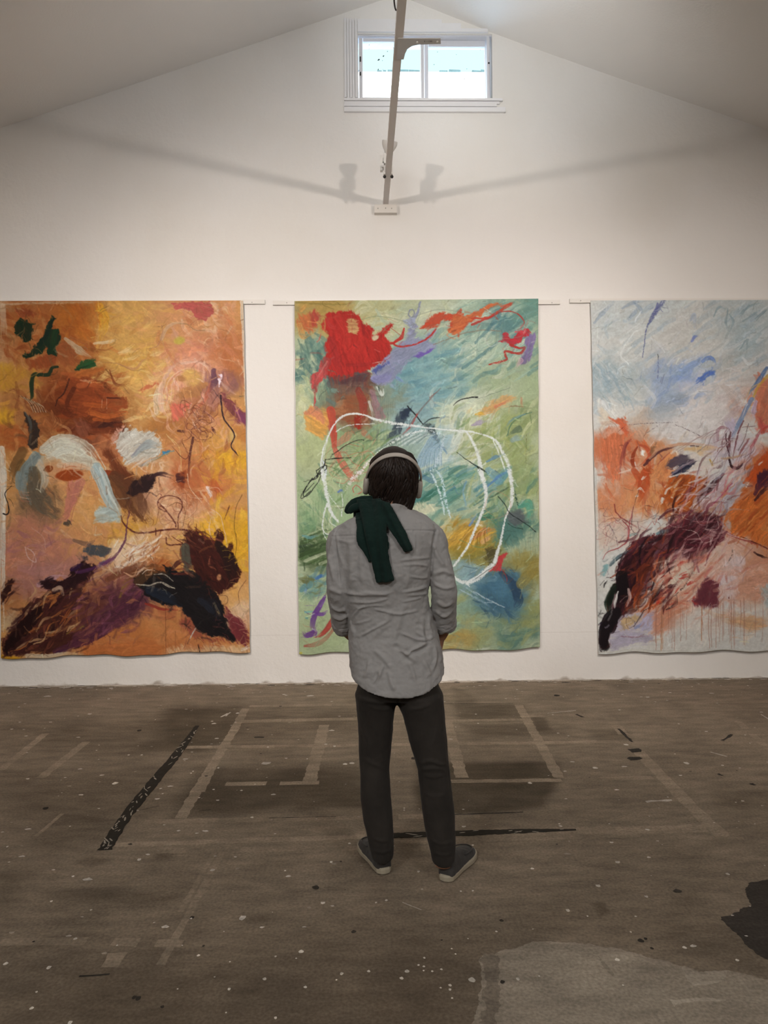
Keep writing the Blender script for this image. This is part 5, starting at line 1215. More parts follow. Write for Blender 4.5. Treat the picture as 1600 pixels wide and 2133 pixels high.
p.poly([(485,440),(520,420),(580,360),(610,325),(660,290),(680,235),(690,200),(720,190),(738,215),(715,270),(760,280),(800,250),(828,240),(815,275),(790,305),(840,318),(830,335),(770,345),(700,385),(660,430),(620,480),(575,520),(520,530),(485,510),(490,480)], LIL, .95, 3, 5, st=-30)
p.poly([(485,450),(520,425),(570,400),(545,430),(510,470)], (76,84,140), .9, 3); p.poly([(705,385),(740,355),(790,340),(825,332),(790,360),(740,385)], (114,90,166), 1, 1.8, st=-25); p.stroke([(500,500),(560,490),(600,440)], [40,50,20], (136,132,178), .8)
p.stroke([(748,75),(735,130),(715,165),(700,190)], [12,14,22,24], (148,150,178), .95); p.stroke([(690,120),(685,145),(700,160),(715,140),(708,118),(690,120)], 7, (128,130,150), .9, 'line'); p.poly([(660,180),(690,160),(720,170),(715,205),(680,210)], (164,168,190), .95, 2)
p.stroke([(620,490),(670,520)], [20,8], (126,146,190), .8); p.stroke([(590,530),(610,540)], 20, (150,160,180), .7)
p.poly([(745,222),(775,185),(800,160),(860,135),(920,140),(975,122),(1000,150),(1060,130),(1140,85),(1185,90),(1120,120),(1050,165),(1000,195),(985,220),(950,258),(903,245),(908,215),(912,180),(870,182),(840,210),(820,222),(790,225)], (192,72,46), 1, 2.5, 5, st=-25); p.poly([(930,140),(1000,150),(1060,130),(1140,85),(1185,92),(1120,120),(1050,165),(1000,195),(985,220),(950,258),(905,245),(920,190)], (206,112,66), .9, 3, st=-30)
p.stroke([(835,225),(800,265),(750,295),(690,315),(630,318),(605,300),(645,270),(660,220)], [8,12,10,10,10,12,20,8], (186,46,40), .95, 'line'); p.stroke([(560,300),(600,300),(640,280)], [16,14,8], (180,44,38), .95); p.stroke([(580,215),(620,240),(655,270)], 4, (180,60,50), .7, 'line')
p.stroke([(1030,165),(1120,160),(1230,95),(1255,80)], [10,12,20,10], (196,66,46), .95); p.stroke([(1030,200),(1120,165),(1200,130),(1270,135),(1315,175),(1310,200),(1280,225)], [14,10,8,8,9,8,10], (180,52,44), .9); p.stroke([(1190,100),(1240,85),(1180,130)], 8, (206,80,50), .8)
p.poly([(1190,250),(1215,245),(1260,275),(1290,230),(1320,222),(1350,230),(1355,255),(1320,270),(1280,300),(1250,318),(1215,300),(1180,298),(1195,275)], (186,44,54), 1, 2, st=20); p.poly([(1260,240),(1320,222),(1345,232),(1300,250)], (206,70,80), .8, 2)
p.stroke([(1245,310),(1290,328),(1318,325),(1300,355),(1260,355),(1215,345),(1215,370),(1220,390),(1180,405),(1125,418)], [14,12,12,14,12,12,14,12,12,8], (172,50,42), 1, 'line')
p.poly([(1320,275),(1345,250),(1378,250),(1382,290),(1360,340),(1345,395),(1320,422),(1288,418),(1300,380),(1325,340),(1320,310)], (124,104,146), .95, 2.5, st=105); p.stroke([(1300,395),(1270,440)], [30,8], (206,164,170), .6)
p.stroke([(820,310),(900,280),(980,250),(1090,230),(1190,235)], 7, (140,120,100), .6, 'chalk'); p.stroke([(430,170),(520,155),(620,170),(680,190)], 6, (130,140,110), .5, 'chalk'); p.stroke([(700,160),(840,120),(980,130)], 4, (120,130,120), .5, 'line')
for q in ([(1120,230),(1180,150),(1170,110)], [(1050,300),(1130,210),(1160,130)], [(1170,210),(1230,140)], [(980,440),(1120,340),(1230,250)]): p.stroke(q, [14,20,8], (80,118,124), .6)
p.scrib((1120,280), 90, 9, (120,140,130), 1.4, .6, 8); p.scrib((1250,180), 110, 9, (130,150,130), 1.3, .5, 9); p.stroke([(1100,270),(1130,320),(1180,300)], 6, (196,200,190), .6, 'line')
p.poly([(1050,690),(1130,620),(1220,580),(1260,600),(1190,650),(1150,680),(1070,700)], (212,160,100), .9, 5, st=-25); p.stroke([(1050,690),(1080,685),(1110,700)], [10,24,8], (222,174,72), .9); p.stroke([(1160,650),(1240,610)], [20,10], (206,120,90), .7); p.stroke([(1030,750),(1070,735),(1110,725)], [10,30,10], (164,146,176), .8); p.stroke([(1300,600),(1305,650)], 12, (196,120,90), .6); p.stroke([(1010,680),(1040,650)], 20, (220,196,140), .6)
p.stroke([(880,720),(1000,640),(1200,530)], [20,30,20], (206,208,184), .6); p.stroke([(940,700),(1020,620),(1120,560)], [14,20,10], (196,204,184), .6)
for k in range(14): p.stroke([(1010+k*22,860-k*4),(1080+k*20,780+k*8),(1180+k*12,720+k*10)], 14, [(160,168,100),(126,146,90),(184,186,140)][k % 3], .45)
p.poly([(118,680),(150,645),(185,670),(230,705),(245,760),(240,800),(215,826),(170,800),(125,770),(115,720)], (218,158,80), .95, 3, st=30); p.poly([(112,690),(150,648),(190,672),(230,720),(220,750),(180,710),(140,700)], (206,124,100), .7, 3)
p.stroke([(260,670),(275,760),(280,840),(290,890)], [50,36,24,20], (186,72,56), .85); p.stroke([(285,880),(320,960),(370,1020),(410,1049)], [26,40,40,30], (204,120,96), .8); p.stroke([(300,850),(350,810),(380,790)], [30,50,20], (206,120,96), .6); p.stroke([(440,790),(490,830)], [40,20], (196,110,86), .6)
DB = (58,68,78)
p.poly([(605,740),(630,690),(660,655),(700,648),(690,700),(660,750),(640,790),(600,830),(575,830),(590,780)], DB, .9, 3, st=110); p.poly([(640,680),(690,645),(700,665),(690,700),(650,720)], (40,52,72), .9, 2); p.poly([(770,740),(820,738),(835,790),(850,840),(845,850),(800,790)], (64,76,78), .85, 2.5, st=70); p.stroke([(840,830),(855,860)], [16,6], (120,124,116), .6); p.poly([(580,800),(640,790),(600,870),(560,860)], (84,96,96), .7, 5)
p.stroke([(680,645),(720,690),(762,742)], 7, (26,28,30), .95, 'line'); p.stroke([(932,642),(960,615),(1000,603),(1062,596)], [3,6,6,9], (28,28,28), 1, 'line'); p.stroke([(1062,606),(1140,580),(1240,545)], 2.5, (90,100,90), .8, 'line'); p.stroke([(752,758),(790,725),(820,712),(852,708)], 6, (28,30,30), .9, 'line'); p.stroke([(860,548),(800,610),(740,680),(690,750)], [4,8,10,8], (120,96,90), .7, 'line'); p.stroke([(730,690),(700,750),(640,810)], [8,12,14], (170,60,56), .7); p.stroke([(850,560),(800,600)], 5, (150,90,80), .7, 'line')
p.stroke([(885,700),(860,720),(855,760)], 10, (140,164,190), .6)
for k in range(26): p.stroke([(690+k*7,1040-k*3),(740+k*5,920-k*2),(820+k*3,780+k*5)], 10, [(196,210,218),(120,150,176),(170,190,196),(96,130,150)][k % 4], .5, 'chalk' if k % 2 else 'brush')
for k in range(20): p.stroke([(480+k*14,900-k*3),(560+k*12,850-k*2),(640+k*10,800)], 8, [(226,230,228),(150,170,160),(110,130,130),(200,210,206)][k % 4], .5, 'chalk')
for k in range(30):
    x, y = 280+p.rg.random()*260, 800+p.rg.random()*230
    p.stroke([(x,y),(x+40,y-40),(x+100,y-66)], p.rg.uniform(6,16), [(110,140,84),(150,164,110),(84,116,76),(178,186,140),(134,160,130)][k % 5], .6)
p.drips([695+k*7 for k in range(22)], 880, 965, (110,130,110), .5, 1.1); p.drips([765+k*4.5 for k in range(14)], 830, 880, (96,120,110), .5, 1.2)
for k in range(7): p.scrib((330+20*k%80,1000-12*k), 120, 7, [(196,90,70),(110,130,84),(206,150,120)][k % 3], 1.3, .6, 70+k)
p.scrib((250,1010), 60, 8, (96,120,80), 1.2, .7, 91)
WH = (228,228,222)
p.stroke([(370,1040),(440,980),(520,900),(600,840),(680,800),(780,775)], [10,14,16,16,16,10], WH, .8, 'dot'); p.stroke([(380,1049),(460,960),(540,890)], [24,20,10], (228,214,208), .8, 'dot')
p.stroke([(216,1049),(208,960),(220,880),(250,800),(290,730),(330,698),(390,686),(450,695),(500,716),(580,733),(660,745),(740,758)], [12,10,9,9,10,10,10,9,14,16,14,10], WH, .95, 'chalk'); p.stroke([(215,1000),(225,900),(270,760),(340,700),(420,690),(500,710)], 4, WH, .8, 'line'); p.stroke([(290,785),(330,760),(390,746),(500,742)], 5, WH, .8, 'chalk'); p.stroke([(225,1049),(232,1000),(218,940)], [18,14,6], (216,218,226), .85, 'chalk')
p.stroke([(590,742),(660,745),(740,758),(850,770),(930,776),(1010,783),(1090,800),(1160,832),(1200,900),(1228,960),(1245,1049)], [10,10,8,8,8,9,10,14,20,22,24], WH, .95, 'chalk'); p.stroke([(1000,783),(1040,850),(1065,910),(1078,980),(1092,1049)], [12,16,22,24,26], WH, .95, 'chalk'); p.stroke([(1150,835),(1190,930),(1215,1000)], 8, (236,236,232), .8, 'line')
p.stroke([(900,775),(1000,790)], 10, WH, .6, 'chalk'); p.scrib((960,830), 60, 8, (220,220,200), 2.2, .6, 12, 'chalk', .5, -30)
p.stroke([(620,760),(760,750)], 6, (228,228,226), .7, 'chalk'); p.stroke([(690,790),(800,780),(860,800)], 16, (226,228,224), .6, 'dot'); p.stroke([(880,800),(860,900),(800,1049)], [10,26,20], (206,216,220), .6, 'dot')
BK = (26,26,26)
p.stroke([(232,936),(300,930),(372,927)], [4,6,4], BK, 1, 'line'); p.stroke([(270,910),(330,868),(385,838),(438,828),(440,835)], [5,5,4,4,4], BK, .85, 'line'); p.stroke([(438,835),(500,832),(560,826)], 2.5, (60,70,60), .7, 'line'); p.stroke([(232,936),(222,975),(200,1000),(180,1040)], 6, BK, 1, 'line'); p.stroke([(180,998),(230,968),(235,985),(200,1020)], 5, BK, 1, 'line'); p.stroke([(180,998),(190,1030),(160,1049)], 5, BK, .95, 'line')
p.stroke([(948,898),(1000,935),(1060,975),(1110,1005)], [3,4,9,8], (30,40,34), .95, 'line'); p.stroke([(1060,975),(1080,1005)], [8,4], (30,40,34), .9, 'line'); p.stroke([(1110,950),(1160,925),(1210,905)], [10,22,8], (96,136,170), .8); p.stroke([(1360,680),(1320,690),(1250,740),(1220,810)], [3,5,6,5], (70,110,90), .8, 'line'); p.stroke([(1290,770),(1230,800)], [40,14], (86,104,84), .8); p.stroke([(1320,690),(1250,720),(1210,770)], [8,14,8], (110,144,150), .7); p.stroke([(1255,830),(1300,810)], [30,40], (140,164,170), .7); p.stroke([(1350,690),(1355,740)], 4, (90,110,70), .7, 'line'); p.stroke([(1330,800),(1325,980)], 5, (110,110,60), .6, 'dot'); p.stroke([(1180,1049),(1240,980)], [60,30], (76,136,150), .7); p.stroke([(1160,1000),(1200,1035)], 10, (70,80,80), .7)
p.V(590, 980, 2.623)
for k in range(46):
    x, y = 660+p.rg.random()*420, 20+p.rg.random()*230
    p.stroke([(x,y),(x+44,y-30),(x+100,y-52)], p.rg.uniform(8,26), [(76,128,114),(110,154,144),(60,104,96),(150,178,160),(90,136,150),(196,200,170)][k % 6], .6)
p.stroke([(700,180),(800,120),(900,60)], [20,26,10], (70,120,110), .8); p.stroke([(760,170),(850,100)], [30,40], (52,104,88), .8); p.stroke([(740,20),(820,60),(800,0)], 30, (70,110,140), .6)
p.poly([(700,200),(740,170),(800,185),(830,215),(760,245),(710,230)], (208,204,172), .9, 4); p.stroke([(1120,0),(1170,50),(1120,100)], [40,60,30], (120,160,176), .7); p.stroke([(1100,100),(1170,40),(1230,0)], [10,16,10], (90,130,180), .8); p.scrib((930,110), 90, 9, (90,130,110), 1.3, .6, 31); p.stroke([(1000,60),(985,120),(1000,190)], 10, (130,170,190), .7, 'line'); p.stroke([(930,80),(960,130),(1000,60)], 4, (90,120,150), .6, 'line')
for k in range(26):
    x, y = 90+p.rg.random()*170, 330+p.rg.random()*170
    p.stroke([(x,y+20),(x+50,y),(x+110,y-24)], p.rg.uniform(8,22), [(70,90,52),(96,120,76),(54,72,42),(150,168,120),(190,194,160)][k % 5], .7)
for k in range(24):
    x, y = 90+p.rg.random()*180, 60+p.rg.random()*270
    p.stroke([(x,y),(x+20,y+34),(x+26,y+80)], p.rg.uniform(6,16), [(136,164,116),(176,188,146),(110,146,110),(194,196,154)][k % 4], .5)
p.drips([640+k*6 for k in range(9)], 1040, 1110, (110,140,100), .5, 1.2); p.drips([1075+k*2.2 for k in range(22)], 1085, 1160, (70,104,96), .4, 1.0)
p.stroke([(105,355),(150,365),(210,345)], [10,18,6], (110,160,160), .8); p.stroke([(95,415),(140,400),(160,412)], 6, (60,70,60), .7, 'line'); p.stroke([(90,470),(150,440),(230,420)], [20,30,10], (54,74,40), .8); p.stroke([(180,588),(205,575),(228,578)], [16,20,8], (70,114,176), .95); p.stroke([(100,650),(140,620),(180,610)], [30,50,20], (96,140,146), .8); p.poly([(90,590),(140,575),(180,590),(130,612),(95,605)], (110,110,64), .85, 3); p.stroke([(120,660),(130,640)], 16, (120,150,190), .7); p.stroke([(180,640),(215,625)], 6, (110,110,80), .7, 'line')
p.stroke([(120,770),(180,765)], [14,8], (120,176,170), .8); p.stroke([(125,800),(140,805)], 12, (96,150,150), .8)
p.stroke([(228,690),(200,740),(170,790),(162,850),(175,900)], [16,30,36,30,24], (104,58,134), .95); p.stroke([(170,880),(130,895),(108,880)], [36,30,20], (108,60,136), .95); p.stroke([(180,780),(215,785),(240,770)], [20,22,10], (110,64,140), .9); p.stroke([(205,740),(225,710)], 14, (146,110,170), .7); p.stroke([(160,860),(195,880)], 10, (206,200,206), .6)
for k, (w, cc) in enumerate(((34,(166,52,48)), (16,(184,80,66)))): p.stroke([(275,812-k*4),(245,860),(210,895),(172,905)], [w*.9, w, w*.8, 8], cc, .9-.3*k)
for k in range(6): p.stroke([(285,840+k*4),(250,890+k*5),(200,925+k*5),(112,948+k*2)], 2.6, (164,66,56), .75, 'line')
p.stroke([(215,0),(228,70),(240,150),(258,220),(300,282)], [20,22,22,20,12], WH, .92, 'chalk'); p.stroke([(240,180),(222,240),(214,310),(235,345),(268,350)], [8,8,7,6,6], WH, .9, 'chalk'); p.stroke([(235,60),(250,130),(300,200),(325,240)], 5, WH, .7, 'dot'); p.stroke([(320,130),(325,180),(318,250)], 6, WH, .8, 'dot'); p.stroke([(270,230),(255,280),(300,320),(240,380)], 5, WH, .7, 'chalk'); p.stroke([(220,340),(235,375),(258,392)], 5, WH, .7, 'chalk')
for k in range(4): p.stroke([(340+k*20,100-k*30),(390+k*14,40-k*10),(430,0)], 22, (230,216,210), .5, 'dot')
p.stroke([(385,120),(380,100),(400,80),(430,110),(410,130)], 5, (190,76,66), .8, 'line'); p.stroke([(300,120),(315,110),(328,125)], 12, (90,120,190), .8)
p.stroke([(206,10),(150,60),(110,130),(130,140),(180,80),(206,30)], 5, BK, 1, 'line'); p.stroke([(160,40),(98,138),(112,148),(150,110)], 5, BK, .95, 'line'); p.stroke([(170,70),(120,120)], 4, BK, .9, 'line')
p.stroke([(805,0),(835,70),(860,140),(875,200),(880,240)], [10,16,16,14,6], (216,228,228), .85, 'dot'); p.stroke([(840,0),(870,60),(885,150),(905,230),(915,260)], [12,20,18,14,6], (206,222,226), .85, 'dot')
p.poly([(925,350),(960,300),(1020,290),(1060,300),(1150,330),(1130,380),(1060,390),(1010,430),(960,440),(900,440),(880,400)], (192,148,62), .9, 4, st=-40, vary=.3); p.stroke([(1040,370),(1100,330),(1150,320)], [24,40,14], (206,124,84), .8); p.stroke([(1090,390),(1140,360)], [30,16], (226,170,130), .7)
for k in range(12): p.stroke([(930+k*16,440-k*3),(970+k*12,380-k*4),(1020+k*10,320)], 8, [(160,116,40),(216,180,104),(124,96,36)][k % 3], .6)
p.poly([(880,430),(960,410),(1080,400),(1160,420),(1170,470),(1100,520),(1010,490),(920,480)], (150,130,54), .7, 6, st=-15); p.poly([(1110,430),(1150,415),(1180,440),(1170,500),(1130,520),(1105,480)], (72,66,44), .85, 4); p.stroke([(960,380),(1100,420),(1200,330)], 5, (110,140,90), .6, 'line'); p.stroke([(1090,260),(1130,250),(1165,290)], [30,40,24], (70,124,100), .9); p.stroke([(1085,260),(1130,255)], 4, (40,60,50), .8, 'line'); p.poly([(1180,300),(1250,270),(1310,330),(1290,400),(1220,420),(1170,370)], (76,116,108), .7, 8); p.poly([(1225,250),(1270,220),(1320,235),(1325,290),(1270,310),(1230,290)], (92,98,98), .9, 4, st=20); p.stroke([(1230,290),(1260,310),(1310,320)], 4, (30,50,40), .8, 'line'); p.stroke([(1290,200),(1330,190),(1350,240)], [20,30,40], (86,150,126), .8)
p.blob((1190,670),150,130,(72,108,128),.7,20,.3,20); p.stroke([(1190,560),(1250,620),(1285,700),(1270,740)], [30,50,56,30], (46,66,88), .8); p.stroke([(1130,700),(1170,760),(1220,780)], [60,80,50], (70,102,120), .6); p.blob((1180,640),60,60,(84,124,146),.7,0,.3,14); p.stroke([(1090,600),(1150,590)], [20,40], (110,140,150), .6)
p.stroke([(1040,660),(1130,710),(1210,745)], [6,10,5], (186,200,206), .8, 'chalk'); p.stroke([(1100,720),(1140,720)], [6,10], (176,196,204), .6, 'chalk'); p.stroke([(1000,640),(1060,680)], 8, (166,186,190), .6, 'chalk')
p.poly([(1120,548),(1160,510),(1185,470),(1225,442),(1235,452),(1200,490),(1188,525),(1192,550),(1160,545)], (186,58,62), .95, 2, st=-60); p.stroke([(1195,540),(1220,580),(1222,605)], 6, (170,56,56), .7, 'line'); p.scrib((1235,570), 50, 6, (120,80,50), 1.2, .6, 41)
p.stroke([(1235,0),(1248,50),(1250,110),(1248,170),(1230,220),(1212,270),(1200,330),(1188,390),(1172,440),(1155,500),(1110,545),(1060,590),(1000,612),(950,598),(935,580)], [26,24,22,22,12,10,12,16,20,24,28,30,24,16,6], WH, .96, 'chalk'); p.stroke([(1155,500),(1090,560),(1010,606)], 10, (236,236,230), .9, 'line'); p.stroke([(1140,530),(1050,590)], 4, (60,60,56), .7, 'line'); p.stroke([(1000,612),(1020,635)], [12,4], WH, .9, 'chalk')
p.stroke([(1070,0),(1095,50),(1108,130),(1100,190),(1075,260),(1045,330),(1010,410),(965,480),(928,528)], [22,24,22,18,16,18,14,14,10], WH, .96, 'chalk'); p.stroke([(1095,200),(1050,320),(1000,430)], 5, (236,236,230), .8, 'line')
p.stroke([(1175,140),(1215,190),(1240,235),(1300,275),(1350,310),(1378,336)], 5, (30,40,38), .9, 'line'); p.stroke([(1265,110),(1275,160),(1285,195)], [6,14,6], (40,70,60), .8, 'dot'); p.stroke([(1130,150),(1200,110),(1230,90)], [4,12,6], (60,80,60), .7, 'line'); p.scrib((1150,190), 90, 8, (196,140,110), 1.2, .6, 44); p.stroke([(985,525),(1060,535)], 4, (70,90,90), .7, 'line'); p.stroke([(1020,300),(1060,240)], [14,6], (110,140,190), .8); p.drips([1000+k*5 for k in range(10)], 1230, 1290, (110,130,100), .3, 1)
p.stroke([(1300,620),(1380,520),(1390,470)], [60,70,30], (152,128,58), .6); p.stroke([(880,950),(960,960),(1050,965)], [20,30,16], (196,180,130), .6); p.stroke([(1060,975),(1150,965)], [10,16], (206,206,190), .6); p.stroke([(75,5),(84,500),(88,1000)], [8,8,10], (190,194,160), .7); p.stroke([(1394,0),(1398,400),(1402,960)], [6,5,8], (176,160,110), .6); p.stroke([(90,992),(105,992)], 12, (206,186,70), .9)
p.dabs(420, 22, 4, -35, 45, .08, a=.45)
p.dabs(1100, 20, 2.4, -38, 40, .17, a=.6)
p.finish()
art2 = p.build('painting', -0.028, 'tall unframed sage green and teal painting with a red cloud and white chalk loops', 'painting', lambda u: 2.0*np.sin(u*16+1)+1.4*np.sin(u*37))

# ---- the painting at the right: pale blue sky above, orange and maroon sweep falling to a black tip
p = Painting([(1230.5, 626), (1737, 624), (1751, 1352), (1247, 1361.5)], STEP, 500, (214, 208, 200))
p.V(1170, 600, 3.7209)
for c, rx, ry, col, a, ang in [
    ((600,200),420,200,(200,202,198),.9,-20), ((350,680),150,280,(162,176,180),.9,70), ((860,760),200,240,(158,172,196),.9,-50), ((1000,640),170,110,(150,168,206),.8,-30), ((1280,610),110,100,(188,182,174),.9,-30),
    ((1480,480),190,220,(174,186,188),.95,-40), ((1400,200),260,170,(184,190,188),.9,-20), ((1000,300),170,170,(208,202,194),.85,-30), ((560,480),170,160,(208,204,196),.8,-40), ((1200,850),320,200,(226,214,208),.95,-20),
    ((1000,1080),300,110,(222,212,206),.95,0), ((620,1050),120,150,(202,178,158),.8,60), ((430,1250),150,260,(206,118,78),.95,80), ((760,1340),160,150,(214,140,94),.95,60), ((1550,880),110,220,(206,120,90),.95,80), ((1560,1380),150,130,(200,82,38),.95,60),
    ((1100,1240),180,40,(222,184,140),.8,0), ((1100,1350),160,70,(220,204,190),.9,0), ((1360,1250),130,200,(206,190,196),.9,-60), ((280,900),50,300,(218,212,202),.9,85), ((350,960),60,60,(220,200,176),.8,0), ((1900,700),300,600,(206,190,180),.9,70), ((1900,1300),250,250,(206,120,80),.9,50), ((550,750),120,120,(184,188,184),.7,-40)]:
    p.blob(c, rx, ry, col, a, ang, .4)
p.V(1170, 980, 3.7209)
for c, rx, ry, col, a, ang in [
    ((480,200),170,260,(214,132,88),.9,80), ((720,220),130,280,(224,150,98),.95,85), ((960,220),190,170,(184,94,40),.95,-40), ((430,450),130,200,(216,186,166),.8,70), ((1280,230),140,180,(184,180,186),.95,-50), ((1430,350),220,240,(206,112,58),.95,-45),
    ((1560,80),110,110,(190,82,44),.9,60), ((1000,850),330,230,(216,158,132),.9,-30), ((900,860),140,110,(224,204,184),.9,-30), ((1400,750),260,220,(220,178,160),.9,-20), ((1300,880),120,170,(216,186,182),.8,80), ((1500,900),170,140,(216,158,130),.85,0),
    ((850,1120),180,130,(214,148,118),.85,-30), ((1400,1180),220,70,(216,168,130),.85,0), ((1150,1200),260,140,(218,204,192),.9,0), ((560,1220),180,150,(186,172,186),.9,-20), ((900,1340),700,80,(212,204,194),.95,0), ((280,900),50,500,(212,206,196),.95,88), ((1900,600),300,500,(206,130,90),.9,60), ((1900,1200),300,200,(214,196,180),.9,0)]:
    p.blob(c, rx, ry, col, a, ang, .4)
p.dabs(900, 40, 9, -40, 30, .05)
p.contrast(1.12, 150)
p.V(1220, 615, 2.805)
p.field(60, (40,40,1060,600), (90,-70), 40, [(224,222,216),(180,192,196),(204,206,202),(166,182,192),(214,210,202)], .5)
p.field(26, (60,420,380,680), (60,70), 30, [(158,174,182),(190,198,198),(206,208,204)], .5)
p.field(30, (400,380,760,680), (90,-60), 34, [(150,168,200),(176,188,206),(200,206,214),(132,156,204)], .5)
p.field(30, (600,560,1000,800), (110,-50), 30, [(236,228,222),(222,210,204),(206,190,186)], .55)
p.field(40, (90,740,400,1180), (40,110), 26, [(206,106,66),(190,84,48),(222,142,106),(176,80,60),(226,176,150)], .6)
p.field(30, (310,960,520,1300), (30,110), 30, [(226,152,104),(206,104,60),(232,170,124),(190,80,42)], .6)
p.field(46, (470,1040,740,1270), (70,-70), 18, [(196,92,38),(150,62,26),(216,124,62),(110,46,28),(236,214,196)], .75)
p.field(46, (860,1080,1060,1440), (70,-80), 30, [(206,102,48),(186,82,36),(222,136,76),(166,70,36)], .65)
p.field(60, (1060,1080,1420,1500), (70,-80), 30, [(206,110,60),(222,150,104),(190,96,50),(226,180,150)], .6)
p.field(40, (1060,60,1420,560), (90,-70), 36, [(206,206,202),(180,190,194),(222,218,210)], .5)
p.field(26, (990,480,1060,760), (20,90), 34, [(206,112,84),(222,140,110),(190,90,70)], .65)
p.V(1170, 600, 3.7209)
for k in range(90):
    x, y = 240+p.rg.random()*1350, 110+p.rg.random()*560
    p.stroke([(x,y+30),(x+50,y-10),(x+120,y-50)], p.rg.uniform(14,46), [(214,212,206),(176,186,190),(196,200,196),(164,178,188),(206,200,190),(222,218,212)][k % 6], .5)
for k in range(34):
    x, y = 240+p.rg.random()*300, 560+p.rg.random()*300
    p.stroke([(x,y),(x+40,y+46),(x+60,y+100)], p.rg.uniform(10,30), [(158,174,180),(190,196,194),(146,164,174),(206,206,200)][k % 4], .5)
for q in ([(250,270),(320,190),(400,110)], [(470,160),(560,110),(640,100)], [(560,110),(610,160),(625,205)], [(520,240),(600,150)]): p.stroke(q, [16,36,14], (150,164,182), .6)
p.stroke([(795,95),(755,150),(720,200),(690,250),(665,300),(648,370),(640,450),(628,540)], [30,34,38,26,14,10,8,6], (104,108,150), .8, 'chalk'); p.stroke([(745,120),(730,170),(700,220)], [16,30,20], (96,98,150), .7); p.stroke([(660,310),(560,350),(460,510),(500,580)], [10,14,22,12], (226,224,218), .7); p.stroke([(690,390),(760,440),(800,500)], [12,18,8], (228,226,222), .8); p.stroke([(520,590),(450,520),(440,490)], [8,14,10], (232,230,224), .7)
p.stroke([(750,520),(752,580),(748,650),(745,700)], [10,14,18,8], (110,116,160), .7, 'dot'); p.stroke([(745,515),(748,550)], 8, (80,84,70), .8); p.stroke([(795,670),(775,740)], 5, (110,110,140), .7, 'line'); p.stroke([(780,690),(765,730)], 4, (110,110,140), .7, 'line')
p.poly([(1040,745),(1060,700),(1110,670),(1140,640),(1180,640),(1185,670),(1140,690),(1090,730)], (88,118,190), .95, 4, st=-35); p.stroke([(1090,570),(1140,540),(1180,560),(1195,600)], [20,40,30,10], (104,132,196), .8); p.stroke([(920,640),(1020,590),(1120,540)], [30,60,30], (150,170,206), .7); p.stroke([(940,580),(1000,560),(1070,520)], [14,26,10], (224,222,222), .8); p.stroke([(1060,610),(1120,630),(1180,600)], [14,22,8], (196,204,214), .8); p.stroke([(1010,410),(1030,380),(1060,370)], [20,26,8], (110,124,186), .8); p.stroke([(1000,250),(1025,210),(1030,300)], [20,36,20], (170,180,198), .7)
for q in ([(1180,220),(1220,150),(1270,160)], [(1290,160),(1275,260),(1290,340)], [(1300,200),(1330,260),(1300,340)], [(1380,200),(1460,140),(1560,110)], [(1400,260),(1480,210),(1540,170)], [(1500,240),(1560,190),(1600,160)], [(1380,480),(1440,400),(1420,540)], [(1450,130),(1380,230)]): p.stroke(q, [10,22,8], (146,162,168), .7)
p.stroke([(1510,250),(1590,170)], 5, (110,124,130), .7, 'line'); p.stroke([(1400,540),(1450,590),(1490,570)], [20,26,8], (224,222,218), .8); p.stroke([(1360,620),(1440,610),(1480,580)], [12,20,8], (222,216,210), .8)
p.poly([(700,930),(740,870),(860,820),(980,830),(960,900),(860,960),(740,980)], (160,170,186), .8, 5, st=-20); p.stroke([(640,760),(720,850),(690,940)], [20,30,20], (222,220,216), .7); p.stroke([(730,1000),(860,980),(960,920)], [14,20,8], (206,208,206), .7); p.blob((780,990),130,60,(180,182,184),.7,0,.4,14)
p.stroke([(1100,770),(1200,750),(1330,680),(1460,640)], [20,26,20,14], (228,216,206), .8); p.stroke([(1250,760),(1320,820),(1390,900)], [40,70,40], (206,186,176), .5); p.stroke([(1370,930),(1290,1010),(1260,1060)], [50,60,30], (200,178,178), .6)
p.stroke([(320,890),(350,930),(370,960)], [50,50,20], (230,226,220), .8); p.poly([(390,900),(440,990),(400,1000),(360,960)], (226,220,212), .9, 4)
OR = (206,112,74)
p.poly([(372,1000),(420,1015),(495,1005),(512,1050),(505,1110),(500,1170),(470,1120),(440,1060)], (206,100,66), .95, 3, st=40); p.poly([(310,1140),(360,1080),(430,1080),(500,1160),(505,1230),(460,1330),(450,1480),(340,1488),(330,1400),(310,1260),(320,1200)], OR, .85, 5, st=85, vary=.25)
p.stroke([(330,1150),(400,1100),(470,1120)], [40,60,30], (222,170,144), .7, 'chalk'); p.stroke([(300,1100),(340,1050),(400,1040)], [30,40,20], (222,196,170), .6); p.stroke([(300,1260),(320,1370),(380,1488)], [10,14,10], (206,120,96), .7)
p.stroke([(540,1170),(500,1210),(470,1290),(455,1380),(450,1488)], [10,24,26,22,14], (150,72,66), .75); p.stroke([(510,1200),(485,1290),(490,1400)], [12,20,10], (120,50,50), .6); p.stroke([(430,1120),(480,1080)], [8,4], (80,40,40), .7, 'dot')
p.poly([(545,1100),(620,1060),(680,1130),(740,1190),(660,1200),(580,1180)], (204,156,126), .7, 6); p.poly([(560,1180),(640,1190),(700,1240),(690,1290),(640,1240),(580,1220)], (206,100,56), .8, 4)
p.stroke([(590,1230),(560,1280),(550,1340),(570,1390),(600,1385)], [16,30,36,30,14], (150,58,30), .95); p.stroke([(610,1220),(660,1240),(680,1300),(640,1360),(590,1390)], [20,30,34,30,20], (196,88,56), .9); p.poly([(610,1270),(640,1255),(625,1290),(608,1290)], (236,226,216), .95, 2); p.stroke([(570,1350),(580,1390)], 10, (236,220,210), .8); p.poly([(690,1230),(730,1205),(725,1260),(700,1300),(685,1280)], (130,92,64), .8, 3)
